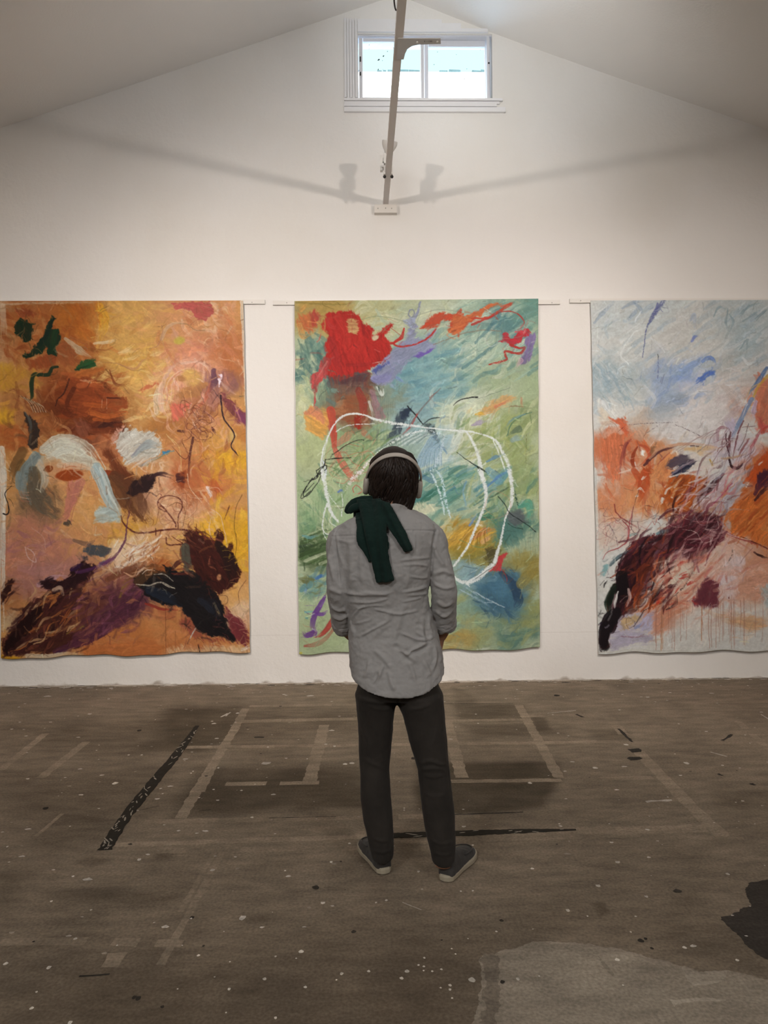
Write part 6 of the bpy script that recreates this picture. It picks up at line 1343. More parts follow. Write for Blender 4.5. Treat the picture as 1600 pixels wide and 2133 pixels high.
p.poly([(520,1488),(600,1420),(700,1380),(800,1290),(860,1260),(900,1300),(820,1390),(840,1440),(860,1488)], (218,142,90), .9, 5, st=-50); p.poly([(590,1488),(640,1400),(700,1390),(690,1440),(640,1488)], (178,74,36), .9, 4); p.stroke([(440,1440),(560,1400),(620,1390)], [10,20,8], (232,206,188), .7); p.stroke([(850,1280),(880,1260),(900,1290)], 18, (234,222,206), .8)
p.stroke([(640,1375),(700,1310),(760,1270),(850,1235),(900,1220)], [20,26,24,16,8], (70,34,42), .85); p.stroke([(680,1320),(760,1250),(900,1212),(1060,1212),(1200,1235)], [20,26,22,22,16], (206,150,116), .8); p.stroke([(1000,1222),(1060,1226)], [8,10], (60,30,36), .8, 'line'); p.stroke([(960,1250),(1100,1240),(1240,1250)], [26,40,20], (222,178,124), .7); p.stroke([(740,1370),(840,1270)], [6,10], (150,60,60), .6)
NVY = (40,42,62)
p.poly([(800,1395),(830,1340),(880,1310),(960,1290),(1010,1300),(1048,1345),(1040,1375),(990,1375),(900,1380),(860,1400)], (84,70,82), .95, 3, st=-15); p.poly([(862,1430),(900,1380),(960,1360),(1040,1362),(1000,1395),(950,1415),(915,1450),(885,1482),(872,1460)], NVY, 1, 2.5, st=-30); p.stroke([(870,1400),(900,1380)], 16, (226,214,210), .8); p.stroke([(960,1430),(1060,1400),(1100,1420)], [14,26,12], (236,226,218), .8); p.stroke([(930,1480),(1020,1430),(1100,1410)], [14,20,10], (190,110,90), .7)
p.poly([(1500,860),(1540,740),(1610,690),(2060,700),(2060,1060),(1560,1080),(1520,1120),(1500,1040)], (208,122,92), .95, 5, st=110); p.poly([(1520,1000),(1570,1020),(1600,1080),(1540,1130),(1515,1090)], (204,90,84), .85, 4); p.stroke([(1590,620),(1540,700),(1480,780),(1445,830)], [30,34,30,14], (96,122,164), .95); p.stroke([(1600,680),(1530,760),(1480,860),(1460,940)], [26,20,16,12], (206,160,76), .9); p.stroke([(1540,740),(1470,780),(1410,890)], [10,8,6], (216,176,110), .8)
p.stroke([(1475,860),(1430,940),(1380,1040),(1335,1130),(1318,1220)], [34,40,40,34,16], (128,146,178), .95); p.stroke([(1510,880),(1490,950),(1490,1010)], [24,40,16], (200,180,206), .85); p.poly([(1270,1050),(1310,1020),(1370,1000),(1340,1080),(1320,1130),(1285,1110)], (196,178,196), .85, 4); p.stroke([(1440,900),(1400,1000)], 10, (226,220,220), .7)
p.stroke([(1210,1180),(1205,1110),(1235,1080),(1275,1085)], [18,24,24,16], (150,90,100), .75); p.stroke([(1210,1100),(1190,1180),(1200,1240)], [30,44,24], (200,176,178), .7)
MD = (64,32,38)
p.stroke([(1275,1130),(1278,1200),(1300,1290),(1312,1370)], [10,14,18,16], MD, .9); p.stroke([(1308,1120),(1298,1200),(1312,1290)], [16,20,12], (76,36,40), .85); p.stroke([(1300,1330),(1320,1385),(1360,1395),(1395,1370),(1400,1345)], [16,22,24,18,10], (48,24,28), .95); p.stroke([(1410,1030),(1370,1120),(1345,1240),(1330,1330)], [10,14,14,10], (110,50,56), .8); p.stroke([(1450,1050),(1420,1160),(1370,1260)], 5, (70,40,44), .8, 'line'); p.stroke([(1400,1080),(1500,1070)], 5, (90,40,50), .7, 'line'); p.stroke([(1450,1170),(1400,1250),(1360,1330)], [14,20,10], (130,60,56), .7)
p.stroke([(1600,1070),(1540,1110),(1490,1200),(1440,1290)], [12,20,24,16], (170,70,80), .7); p.poly([(1440,1488),(1480,1380),(1560,1290),(1620,1240),(2060,1220),(2060,1488)], (200,84,36), .95, 5, st=-50); p.poly([(1525,1440),(1560,1410),(1620,1400),(1640,1488),(1520,1488)], (90,46,56), .95, 4); p.stroke([(1440,1400),(1500,1330),(1560,1260)], [30,34,20], (214,120,60), .8); p.stroke([(1530,1370),(1560,1340)], [14,8], (236,220,206), .8); p.stroke([(1560,1110),(1600,1090)], [40,60], (200,80,60), .8)
p.stroke([(1240,1320),(1300,1320),(1380,1300),(1440,1280)], [16,18,16,10], (196,150,110), .8); p.stroke([(1150,1330),(1170,1370),(1180,1350)], [14,22,10], (196,150,60), .8); p.stroke([(1170,1350),(1230,1260),(1280,1210)], 5, (110,60,60), .6, 'line')
for q in ([(520,1060),(640,1050),(760,1045),(900,1040)], [(880,1060),(960,1090),(1080,1150)], [(660,1120),(760,1060)]): p.stroke(q, 8, (110,92,96), .6, 'dot')
for q in ([(900,1270),(1060,1160),(1200,1095)], [(880,1260),(980,1200),(1090,1150)], [(1110,1200),(1130,1150),(1200,1120)], [(1080,1170),(1160,1110)]): p.stroke(q, 3.5, (140,90,90), .7, 'line')
p.V(1170, 980, 3.7209)
p.stroke([(560,0),(600,60),(590,110),(560,160)], [50,60,50,30], (196,84,46), .85); p.stroke([(640,20),(660,90),(620,190),(590,270)], [60,70,50,14], (194,80,40), .85); p.stroke([(670,120),(640,240),(625,360)], [20,30,12], (206,110,70), .7)
for q in ([(590,150),(610,140),(640,170)], [(575,200),(600,190)], [(620,70),(650,40)], [(780,250),(800,200)], [(800,130),(830,110)]): p.stroke(q, [10,24,10], (236,220,206), .85)
BR = (176,84,34)
p.poly([(800,160),(840,60),(900,40),(1000,30),(1130,60),(1150,90),(1080,180),(1050,260),(1000,320),(920,340),(870,320),(850,250),(780,220)], BR, .95, 4, st=-45, vary=.35)
for k in range(34):
    x, y = 800+p.rg.random()*280, 60+p.rg.random()*240
    p.stroke([(x,y+40),(x+26,y-4),(x+74,y-40)], p.rg.uniform(10,34), [(196,100,44),(140,58,24),(214,134,70),(120,50,26),(206,110,52),(232,206,184)][k % 6], .8)
p.stroke([(870,330),(865,270),(890,210),(940,180)], [14,22,22,10], (60,28,26), .9); p.stroke([(800,180),(830,140),(880,110)], [14,16,8], (236,222,210), .9); p.stroke([(890,240),(930,185)], [10,14], (232,214,200), .85); p.stroke([(880,300),(895,320)], 20, (234,220,206), .8); p.stroke([(840,50),(960,20),(1100,50)], [10,20,10], (236,224,214), .8); p.stroke([(700,80),(720,200),(760,330)], [40,70,40], (226,156,102), .6); p.stroke([(780,220),(770,260)], [24,14], (238,226,214), .9)
p.stroke([(1250,30),(1190,90),(1130,160),(1080,230),(1040,290)], [24,46,50,56,30], (62,30,36), .92); p.stroke([(1130,80),(1080,160),(1030,240)], [20,26,10], (120,60,50), .8); p.poly([(1040,290),(1110,200),(1180,130),(1240,60),(1300,40),(1280,120),(1200,220),(1120,300)], (204,176,178), .85, 4, st=-45); p.poly([(1180,330),(1240,240),(1330,110),(1400,60),(1420,120),(1360,220),(1290,300),(1240,340)], (182,178,186), .95, 5, st=-50); p.stroke([(1320,100),(1240,190),(1160,270),(1080,320)], [10,12,12,8], (186,70,100), .85); p.stroke([(1160,250),(1120,310),(1060,380)], [24,30,16], (222,180,180), .8); p.stroke([(1330,60),(1250,180)], 8, (206,110,120), .7); p.stroke([(1180,330),(1250,340),(1310,290)], [18,24,12], (214,206,202), .8)
p.poly([(1240,460),(1290,380),(1360,280),(1440,210),(1540,150),(2060,90),(2060,620),(1560,590),(1440,520),(1340,500)], (208,112,54), .92, 6, st=-45, vary=.3)
for k in range(22):
    x, y = 1290+p.rg.random()*320, 200+p.rg.random()*300
    p.stroke([(x,y+40),(x+36,y),(x+84,y-50)], p.rg.uniform(10,34), [(196,96,44),(222,140,76),(180,80,40),(214,120,66)][k % 4], .7)
p.stroke([(1500,230),(1560,160),(1620,110)], [20,30,40], (60,30,36), .9); p.stroke([(1500,180),(1530,120),(1560,60)], [30,60,50], (84,40,56), .9); p.poly([(1520,20),(1570,0),(1620,30),(1620,110),(1560,130),(1520,90)], (76,36,50), .95, 3); p.stroke([(1410,100),(1440,60),(1500,0)], [16,24,14], (216,90,40), .8); p.stroke([(1430,130),(1450,90)], [12,6], (236,220,206), .9); p.stroke([(1400,230),(1450,190)], 6, (110,60,50), .7, 'line'); p.stroke([(1450,470),(1510,410)], 4, (110,50,30), .7, 'line'); p.poly([(1250,440),(1300,380),(1320,440),(1290,460)], (186,176,172), .8, 4)
p.stroke([(1250,470),(1360,520),(1480,560),(1600,605)], [20,16,14,14], (150,60,60), .8); p.stroke([(1390,510),(1500,560),(1600,608)], [5,10,8], (96,36,30), .9, 'line'); p.stroke([(1490,630),(1540,660),(1600,685)], [10,20,14], (52,26,26), .95); p.stroke([(1260,490),(1380,560),(1500,640)], [8,12,12], (206,130,110), .8); p.stroke([(1230,460),(1340,510),(1470,540)], 7, (226,190,176), .8, 'line')
MR = (84,30,38)
p.poly([(450,730),(490,650),(540,560),(620,530),(700,500),(800,500),(870,440),(960,370),(1050,330),(1110,360),(1180,350),(1250,370),(1240,450),(1270,520),(1190,590),(1090,620),(1000,650),(900,600),(830,590),(780,640),(730,720),(690,760),(620,860),(590,960),(540,1040),(450,1080),(390,1080),(430,950),(440,850)], MR, .95, 4, 7, st=-50, vary=.45)
for k in range(60):
    t = p.rg.random(); x, y = 480+t*680+p.rg.normal(0,30), 760-t*390+p.rg.normal(0,50)
    p.stroke([(x-30,y+44),(x+10,y),(x+64,y-56)], p.rg.uniform(8,30), [(58,24,30),(110,44,50),(84,34,40),(140,70,66),(40,18,22),(150,60,50),(176,120,130)][k % 7], .8)
p.poly([(460,730),(520,650),(600,600),(690,590),(720,620),(700,700),(640,780),(590,860),(540,940),(470,900),(440,860)], (34,15,19), .95, 4, st=-50); p.poly([(1000,560),(1110,500),(1200,460),(1250,490),(1275,525),(1200,585),(1100,620),(1010,620)], (112,38,50), .9, 5, st=-30); p.blob((950,600),120,60,(110,50,60),.6,-20)
p.stroke([(1060,490),(1110,450),(1150,410)], [10,22,8], (226,196,190), .85); p.stroke([(1190,380),(1230,370),(1240,410),(1215,440)], [12,16,14,8], (150,60,44), .9); p.stroke([(700,690),(760,600),(820,540),(890,480)], [20,34,30,12], (206,146,130), .9); p.stroke([(730,640),(770,580),(800,570)], [20,26,10], (150,120,160), .7); p.stroke([(810,420),(870,370),(960,340)], [14,26,14], (120,84,84), .7); p.stroke([(900,430),(960,380)], [30,40], (150,104,120), .7)
p.stroke([(380,730),(430,680),(490,640),(540,610)], [26,30,22,10], (70,92,100), .85); p.stroke([(420,700),(520,630)], 8, (26,30,34), .8); p.poly([(305,800),(312,750),(340,722),(368,730),(352,770),(325,805)], (132,172,172), .95, 2.5, st=-50); p.stroke([(520,510),(560,495),(610,500)], [20,24,10], (140,176,172), .8); p.stroke([(740,490),(800,470),(860,455)], [24,34,16], (110,144,152), .85)
p.stroke([(620,600),(660,560),(720,545)], 8, (226,206,196), .7); p.stroke([(705,575),(745,550)], [10,24], (226,216,206), .8); p.stroke([(560,640),(600,590),(640,580)], 5, (206,200,196), .7, 'line'); p.scrib((600,580), 120, 9, (50,26,26), 1.2, .8, 51, 'line', .6, -40)
p.stroke([(440,890),(395,940),(370,1010),(368,1080),(380,1110)], [30,46,44,34,14], (22,34,24), .97); p.stroke([(450,860),(455,940),(460,1020),(450,1080)], [60,80,70,40], (20,14,16), .97); p.stroke([(432,960),(412,1040),(405,1075)], [10,20,12], (226,216,208), .9); p.stroke([(430,950),(420,1000)], 8, (60,70,60), .6); p.poly([(510,960),(530,940),(540,990),(520,1060),(500,1060),(500,1010)], (212,180,170), .9, 3); p.stroke([(525,960),(520,1010)], 14, (206,120,100), .7); p.stroke([(410,880),(365,960),(350,1040),(365,1110)], 6, (206,80,50), .8, 'line')
p.stroke([(700,690),(650,790),(600,880),(560,980),(520,1050)], [50,60,64,60,40], (134,64,30), .92); p.stroke([(720,720),(690,800),(640,900),(590,960)], [16,24,20,10], (206,96,62), .85); p.stroke([(650,740),(600,840),(560,940)], [20,24,14], (190,84,40), .8); p.stroke([(540,1040),(480,1090),(400,1120)], [40,60,50], (84,40,24), .95); p.stroke([(620,1000),(560,1080),(500,1120)], [50,50,30], (120,62,36), .8)
BKB = (26,18,22)
p.stroke([(430,1090),(380,1130),(355,1190),(345,1250)], [70,100,110,90], BKB, 1, 'brush', .1); p.stroke([(345,1230),(335,1290),(325,1340),(318,1375)], [70,56,64,50], (20,18,20), 1, 'brush', .15); p.stroke([(310,1180),(300,1240)], [30,14], (50,40,62), .85); p.stroke([(420,1130),(400,1230),(370,1270)], [50,46,16], (34,20,24), .95); p.blob((330,1350),40,46,(16,22,18),.95,0,.7,8)
p.poly([(455,1180),(490,1140),(560,1130),(610,1140),(580,1190),(520,1230),(460,1240)], (200,164,118), .9, 4); p.poly([(600,1190),(640,1130),(720,1080),(715,1180),(680,1250),(620,1250)], (180,170,190), .9, 4, st=-50); p.poly([(380,1300),(480,1270),(600,1250),(720,1290),(700,1340),(560,1350),(420,1385),(370,1370)], (176,164,180), .9, 5, st=-8); p.stroke([(460,1290),(560,1300),(700,1280)], [8,10,8], (160,110,120), .7); p.stroke([(570,1230),(630,1190)], [20,30], (130,140,180), .7); p.stroke([(490,1400),(560,1370),(640,1385)], [10,16,8], (222,216,212), .8); p.scrib((530,1180), 60, 6, (90,64,50), 1.2, .7, 55)
p.poly([(560,1090),(640,1060),(740,1010),(860,980),(960,1010),(930,1100),(850,1150),(800,1230),(700,1280),(715,1180),(720,1080),(640,1130)], (212,140,108), .8, 6, st=-40)
for k in range(60):
    x, y = 660+p.rg.random()*560, 660+p.rg.random()*380
    p.stroke([(x,y+40),(x+40,y),(x+90,y-50)], p.rg.uniform(8,30), [(214,140,112),(226,190,170),(196,100,80),(220,160,130),(206,120,96),(230,210,196)][k % 6], .55)
for (x, y, w) in ((930,720,36), (1000,870,30), (770,990,26), (850,835,16), (690,900,20), (790,820,14)): p.stroke([(x-26,y+14),(x,y),(x+34,y-10)], [w*.5,w,w*.4], (204,64,52), .85)
p.poly([(860,780),(950,740),(1010,760),(1000,840),(930,880),(860,880)], (226,206,184), .8, 6); 
for k in range(16): p.stroke([(730+k*7,760-k*6),(750+k*6,700-k*5),(790+k*5,640)], 6, [(150,90,50),(196,130,80),(110,64,44)][k % 3], .7, 'line')
for k in range(9): p.stroke([(960+k*8,850-k*6),(990+k*5,800-k*4),(1010+k*4,740)], 3.5, (120,90,70), .6, 'line')
p.poly([(1005,1015),(1050,950),(1085,880),(1120,830),(1180,850),(1215,880),(1210,960),(1195,1060),(1140,1050),(1080,1055),(1040,1040)], (110,52,62), .93, 4, st=70, vary=.3); p.stroke([(1120,860),(1180,930),(1170,1030)], [50,60,30], (128,72,76), .6); p.stroke([(1110,820),(1150,760),(1200,730)], [30,26,8], (206,120,110), .7)
p.stroke([(1330,620),(1310,680),(1270,740),(1250,780)], [16,14,14,8], (96,76,70), .75, 'dot'); p.stroke([(1070,590),(1040,680),(1010,790),(960,880),(900,950),(830,1000),(740,1040),(640,1085)], [10,14,14,14,10,12,10,8], (84,56,52), .85, 'dot'); p.stroke([(640,1085),(600,1150),(560,1220)], [8,10,6], (60,44,44), .8, 'line'); p.stroke([(840,1000),(940,1030),(990,1040)], 5, (206,90,70), .7, 'line')
p.poly([(1250,770),(1330,640),(1420,690),(1380,800),(1340,960),(1230,990),(1220,880)], (222,200,198), .8, 7, st=80); p.poly([(1380,810),(1460,760),(1600,720),(2060,720),(2060,1000),(1560,1000),(1440,960),(1390,900)], (216,158,132), .8, 7, st=-10); p.stroke([(1400,780),(1480,740),(1600,690)], [20,30,24], (206,130,110), .7); p.poly([(1545,910),(1600,890),(1640,1060),(1590,1070),(1560,990)], (178,184,180), .9, 4); p.stroke([(1380,720),(1440,640),(1480,600)], 6, (150,100,90), .6, 'line'); p.stroke([(1460,780),(1540,760),(1600,800)], [20,26,14], (226,180,160), .7)
p.poly([(1230,1120),(1320,1150),(1440,1120),(1560,1170),(1570,1210),(1460,1240),(1330,1200)], (214,162,118), .8, 6, st=6); p.stroke([(1110,1080),(1200,1130),(1300,1180)], [20,40,30], (222,190,160), .6)
v = p.view
p.drips([1170+x/3.7209 for x in (728,735,775,782,830,853,870,935,1085,1090,1142,1200,1220,1228,1255,1300,1310,1318,1335,1338,1388,1410,1500,1560)], 980+980/3.7209, 980+1408/3.7209, (178,124,104), .7, 1.3)
p.drips([1170+x/3.7209 for x in (776,784,1087)], 980+1050/3.7209, 980+1405/3.7209, (196,130,80), .8, 2.2)
p.V(1170, 980, 3.7209)
p.stroke([(330,600),(345,480),(330,370),(350,290)], [14,16,12,8], (196,130,120), .5, 'dot'); p.stroke([(350,580),(400,440),(440,380),(500,330)], [10,14,12,8], (180,130,130), .5, 'dot'); p.stroke([(410,260),(420,320),(480,380),(560,425),(640,465)], [8,12,12,14,14], (140,56,52), .85); p.stroke([(470,390),(520,450),(510,540),(460,590),(420,610),(350,635),(318,690)], [6,10,12,10,10,6,4], (164,60,60), .85, 'line'); p.stroke([(560,280),(540,360),(515,460),(500,560)], [6,10,12,6], (176,80,90), .8); p.stroke([(600,150),(570,240),(550,330),(540,450)], 4, (60,36,40), .8, 'line'); p.stroke([(320,400),(400,370),(500,390),(620,395),(720,350),(790,370)], 3, (80,50,50), .8, 'line'); p.stroke([(370,420),(420,520),(440,620)], [8,10,6], (110,90,96), .6, 'dot'); p.scrib((440,480), 120, 9, (150,96,96), 1.1, .6, 57); p.stroke([(520,410),(560,480),(600,470),(590,400)], 4, (70,40,40), .8, 'line'); p.stroke([(640,480),(700,400),(720,420),(740,370)], 4, (180,70,60), .8, 'line')
p.stroke([(328,905),(335,875),(355,850)], [8,16,8], (26,22,24), .95); p.stroke([(296,890),(330,850)], 4, (50,44,46), .9, 'line'); p.stroke([(350,770),(380,830)], 8, (120,110,130), .6, 'dot'); p.blob((403,885),9,9,(206,80,60),.9,0,.7,2); p.blob((1298,990),5,8,(120,40,40),.9,0,.7,2)
p.stroke([(248,0),(262,500),(285,1400)], [60,50,36], (212,206,196), .9); p.stroke([(290,1402),(700,1400),(1300,1398),(1600,1396)], [14,20,20,20], (210,202,190), .9)
p.V(1220, 615, 2.805)
p.field(60, (560,960,920,1340), (110,-120), 18, [(206,180,186),(180,176,188),(120,62,66),(226,196,190),(84,40,46),(206,120,120),(232,222,218)], .7)
p.poly([(80,2060),(86,1960),(110,1900),(190,1860),(130,1830),(120,1760),(170,1690),(210,1600),(230,1540),(320,1440),(430,1390),(520,1340),(620,1270),(700,1250),(790,1300),(810,1420),(740,1490),(640,1560),(540,1490),(480,1530),(420,1640),(340,1760),(280,1840),(200,1900),(150,1990),(120,2070)], (60,24,30), .6, 4, 7, st=-50, vary=.5)
p.field(80, (220,1380,520,1800), (90,-110), 20, [(34,16,20),(60,24,30),(110,50,44),(24,14,20),(150,64,40),(84,34,44)], .85)
p.field(60, (480,1260,800,1540), (110,-90), 20, [(84,34,42),(120,50,58),(60,26,32),(160,96,100),(110,36,50),(206,160,156)], .75)
p.field(26, (270,1560,420,1800), (50,-100), 22, [(176,78,36),(140,60,30),(206,104,62),(96,40,26)], .8)
p.stroke([(170,1700),(130,1790),(140,1860)], [40,50,24], (18,32,22), .95); p.stroke([(210,1640),(215,1740),(190,1850)], [70,80,50], (20,13,16), .95); p.stroke([(190,1730),(172,1790),(170,1830)], [8,18,8], (228,220,212), .9); p.stroke([(250,1720),(258,1770),(240,1820)], [14,24,12], (212,176,166), .85)
p.stroke([(180,1860),(120,1950),(105,2000),(100,2060)], [70,86,60,40], (24,17,21), 1, 'brush', .1)
p.field(60, (400,1500,900,1860), (90,-90), 22, [(222,160,136),(206,124,100),(230,190,172),(214,140,112),(190,96,80),(236,214,200)], .55)
p.field(14, (420,1560,700,1800), (40,-30), 14, [(204,60,48),(190,50,44)], .8)
p.poly([(640,1790),(660,1720),(720,1660),(780,1690),(770,1830),(690,1830)], (106,48,58), .85, 4, st=70)
p.field(24, (800,1560,1060,1800), (90,-30), 36, [(222,172,150),(214,154,130),(230,196,182)], .55)
p.drips([1220+x/2.805 for x in (410,440,445,485,500,520,555,590,675,735,775,800,838,850,865,872,905,925)], 615+1790/2.805, 615+2085/2.805, (170,112,92), .75, 1.3)
p.field(40, (100,1200,420,1440), (60,50), 3, [(120,56,54),(60,36,38),(190,110,104)], .75, 'line', .9)
p.field(34, (440,1260,760,1420), (120,-40), 4, [(56,28,30),(236,206,196),(150,70,60)], .75, 'line', .6)
p.field(30, (740,780,960,1000), (60,-100), 5, [(80,38,44),(120,60,64),(226,214,216)], .7, 'line', .3)
p.dabs(420, 22, 4, -45, 35, .06, a=.45)
p.dabs(1300, 20, 2.4, -48, 35, .13, a=.6)
p.finish()
art3 = p.build('painting', -0.028, 'tall unframed painting with pale blue top and orange maroon sweep at the right edge', 'painting', lambda u: 1.8*np.sin(u*18+2)+1.2*np.sin(u*33))

# ------------------------------------------------------------------ the battens the sheets hang from
m_bat = mat_plain('batten_white', (0.74, 0.72, 0.69), 0.6, 0, 0.04, 10)
m_nail = mat_plain('nail_head', (0.35, 0.33, 0.31), 0.5)
def batten(x0, x1, yt, yb, label, nails, slope=0.0):
    a, c = on_y(x0, yt, -0.02), on_y(x1, yb, -0.02)
    e = empty('hanging_batten', ((a.x+c.x)/2, -0.001, (a.z+c.z)/2), label, 'batten', None)
    bm = bmesh.new(); add_box(bm, a.x, c.x, -0.022, -0.0005, on_y(x0, yb, -0.02).z, a.z)
    from_bm('rail', bm, m_bat, e, bevel=0.002)
    for nx_ in nails:
        q = on_y(nx_, (yt+yb)/2, -0.022)
        bm = bmesh.new(); bmesh.ops.create_cone(bm, cap_ends=True, segments=10, radius1=0.005, radius2=0.004, depth=0.003, matrix=Matrix.Translation((q.x, -0.0232, q.z)) @ Matrix.Rotation(R(90), 4, 'X'))
        from_bm('nail', bm, m_nail, e)
batten(-44, 551.5, 625.4, 634.2, 'white wooden batten behind the top of the ochre painting, its end at the left gap', (525,))
batten(568.5, 1167, 626.2, 635.0, 'white wooden batten behind the top of the green painting, showing at both sides', (597.5, 1150))
batten(1187, 1790, 622.2, 630.6, 'white wooden batten behind the top of the pale painting, its end at the right gap', (1210,))
# ================================================================== PERSON seen from behind, head tipped back
PY = -3.45                               # depth of the standing figure
def X_(px, py=1200, y=PY): return on_y(px, py, y).x
def Z_(py, y=PY): return on_y(815, py, y).z
ep = empty('person', (X_(836), PY, 0.0), 'person seen from behind in grey shirt and dark trousers, looking up at the middle painting', 'person')
m_skin = mat_plain('skin', (0.36, 0.19, 0.12), 0.55, 0, 0.08, 30, spec=0.3)
# -- fabric: woven bump over sculpted folds
def fabric(name, col, rough, vary, scale, wscale, strength, sheen=0.1, slub=0.0):
    m, nt, b = new_mat(name)
    b.inputs['Roughness'].default_value = rough; b.inputs['Specular IOR Level'].default_value = 0.15; b.inputs['Sheen Weight'].default_value = sheen
    tc = nt.nodes.new('ShaderNodeTexCoord')
    n1 = nt.nodes.new('ShaderNodeTexNoise'); n1.inputs['Scale'].default_value = scale; n1.inputs['Detail'].default_value = 5
    nt.links.new(tc.outputs['Object'], n1.inputs['Vector'])
    hs = []
    for rot in ((2, 14, 2), (14, 2, 14)):
        mp = nt.nodes.new('ShaderNodeMapping'); mp.inputs['Scale'].default_value = tuple(k*wscale/14 for k in rot)
        nt.links.new(tc.outputs['Object'], mp.inputs['Vector'])
        n2 = nt.nodes.new('ShaderNodeTexNoise'); n2.inputs['Scale'].default_value = 1.0; n2.inputs['Detail'].default_value = 2
        nt.links.new(mp.outputs[0], n2.inputs['Vector']); hs.append(n2.outputs['Fac'])
    ad = nt.nodes.new('ShaderNodeMath'); ad.operation = 'ADD'; nt.links.new(hs[0], ad.inputs[0]); nt.links.new(hs[1], ad.inputs[1])
    av = nt.nodes.new('ShaderNodeMath'); av.operation = 'MULTIPLY_ADD'; av.inputs[1].default_value = 0.5*slub; nt.links.new(ad.outputs[0], av.inputs[0]); nt.links.new(n1.outputs['Fac'], av.inputs[2])
    mx = nt.nodes.new('ShaderNodeMix'); mx.data_type = 'RGBA'
    c = np.array(col, float); mx.inputs[6].default_value = (*(c*(1-vary)), 1); mx.inputs[7].default_value = (*np.clip(c*(1+vary), 0, 1), 1)
    nt.links.new(av.outputs[0], mx.inputs[0]); nt.links.new(mx.outputs[2], b.inputs['Base Color'])
    bp = nt.nodes.new('ShaderNodeBump'); bp.inputs['Strength'].default_value = strength; bp.inputs['Distance'].default_value = 0.0012
    nt.links.new(ad.outputs[0], bp.inputs['Height']); nt.links.new(bp.outputs[0], b.inputs['Normal'])
    return m
m_shirt = fabric('grey_linen', (0.31, 0.30, 0.295), 0.9, 0.10, 9, 420, 0.35, 0.1, 0.4)
m_trous = fabric('dark_denim', (0.035, 0.030, 0.026), 0.9, 0.40, 12, 500, 0.3, 0.06)
m_wool = fabric('dark_green_wool', (0.008, 0.022, 0.018), 0.95, 0.2, 14, 500, 0.5, 0.06)
m_shoe = fabric('grey_canvas', (0.060, 0.056, 0.054), 0.9, 0.2, 20, 700, 0.4)
m_sole = mat_plain('cream_rubber', (0.42, 0.37, 0.28), 0.7, 0, 0.08, 30)
m_hair = mat_plain('dark_brown_hair', (0.018, 0.010, 0.007), 0.55, 0, 0.35, 60, spec=0.35)
m_phone = mat_plain('headphone_sand', (0.46, 0.41, 0.36), 0.45, 0, 0.04, 20)
m_pad = mat_plain('headphone_pad', (0.05, 0.042, 0.038), 0.8, 0, 0.1, 40)

# ------------------------------------------------------------------ silhouettes (left, right) of torso and legs
TOR = [(1062,786,862),(1075,738,890),(1090,712,908),(1105,702,914),(1125,697,914),(1160,699,907),(1198,709,896),(1235,716,891),(1265,723,894),(1293,730,901),(1322,730,910),(1361,733,916),(1393,737,918),(1450,741,921)]
tz = np.array([Z_(t[0]) for t in TOR])[::-1]
tl_ = np.array([X_(t[1], t[0]) for t in TOR])[::-1]; tr_ = np.array([X_(t[2], t[0]) for t in TOR])[::-1]
tb = np.interp(tz, [0.75, 0.9, 1.0, 1.12, 1.25, 1.38, 1.45, 1.53], [.135, .130, .118, .112, .125, .128, .112, .075])   # back depth
tf = np.interp(tz, [0.75, 0.9, 1.0, 1.12, 1.25, 1.38, 1.45, 1.53], [.110, .115, .120, .122, .122, .108, .088, .055])
tcy = np.interp(tz, [0.75, 1.0, 1.25, 1.53], [0.0, 0.012, -0.005, 0.005])
def torso(z):
    l, r_ = np.interp(z, tz, tl_), np.interp(z, tz, tr_)
    return (l+r_)/2, (r_-l)/2, np.interp(z, tz, tb), np.interp(z, tz, tf), np.interp(z, tz, tcy)
def torso_pt(th, z, grow=0.0):
    """th = 0 to the right, 90 degrees towards the camera"""
    cx, w, db, df, cy = torso(z)
    c, s_ = math.cos(th), math.sin(th); n = 2.35
    k = 1/(abs(c)**n+abs(s_)**n)**(1/n)
    return Vector((cx+(w+grow)*k*c, PY+cy-((db if s_ > 0 else df)+grow)*k*s_, z))
def back_y(x, z):
    cx, w, db, df, cy = torso(z)
    u = min(abs(x-cx)/w, 0.995)
    return PY+cy-db*(1-u**2.35)**(1/2.35)

# ------------------------------------------------------------------ body: one continuous skin (head, neck, trunk, arms, hands, legs)
HC = Vector((X_(820, 996), PY+0.015, Z_(996)))          # head centre
tilt = R(24)
def hrot(v): # head frame: x right, y towards the wall (face), z up -> tipped back
    v = Vector(v); c, s_ = math.cos(tilt), math.sin(tilt)
    return HC + Vector((v.x, v.y*c - v.z*s_, v.y*s_ + v.z*c))
def ell_rings(prof, n=28):
    """prof: (z, rx, ry_front, ry_back, cy) in the head frame"""
    out = []
    for z, rx, rf, rb, cy in prof:
        out.append([hrot((rx*math.cos(t), cy+(rf if math.sin(t) > 0 else rb)*math.sin(t), z)) for t in np.linspace(0, 2*math.pi, n, endpoint=False)])
    return out
SH_R = Vector((X_(897, 1118), PY+0.0, Z_(1122))); SH_L = Vector((X_(713, 1122), PY+0.0, Z_(1126)))
EL_R = on_y(925.5, 1232, PY-0.02); EL_L = on_y(707, 1232, PY-0.02)
CU_R = on_y(926, 1296, PY+0.06); CU_L = on_y(716, 1298, PY+0.08)
WR_R = on_y(916.5, 1326, PY+0.10); WR_L = on_y(741, 1330, PY+0.14)
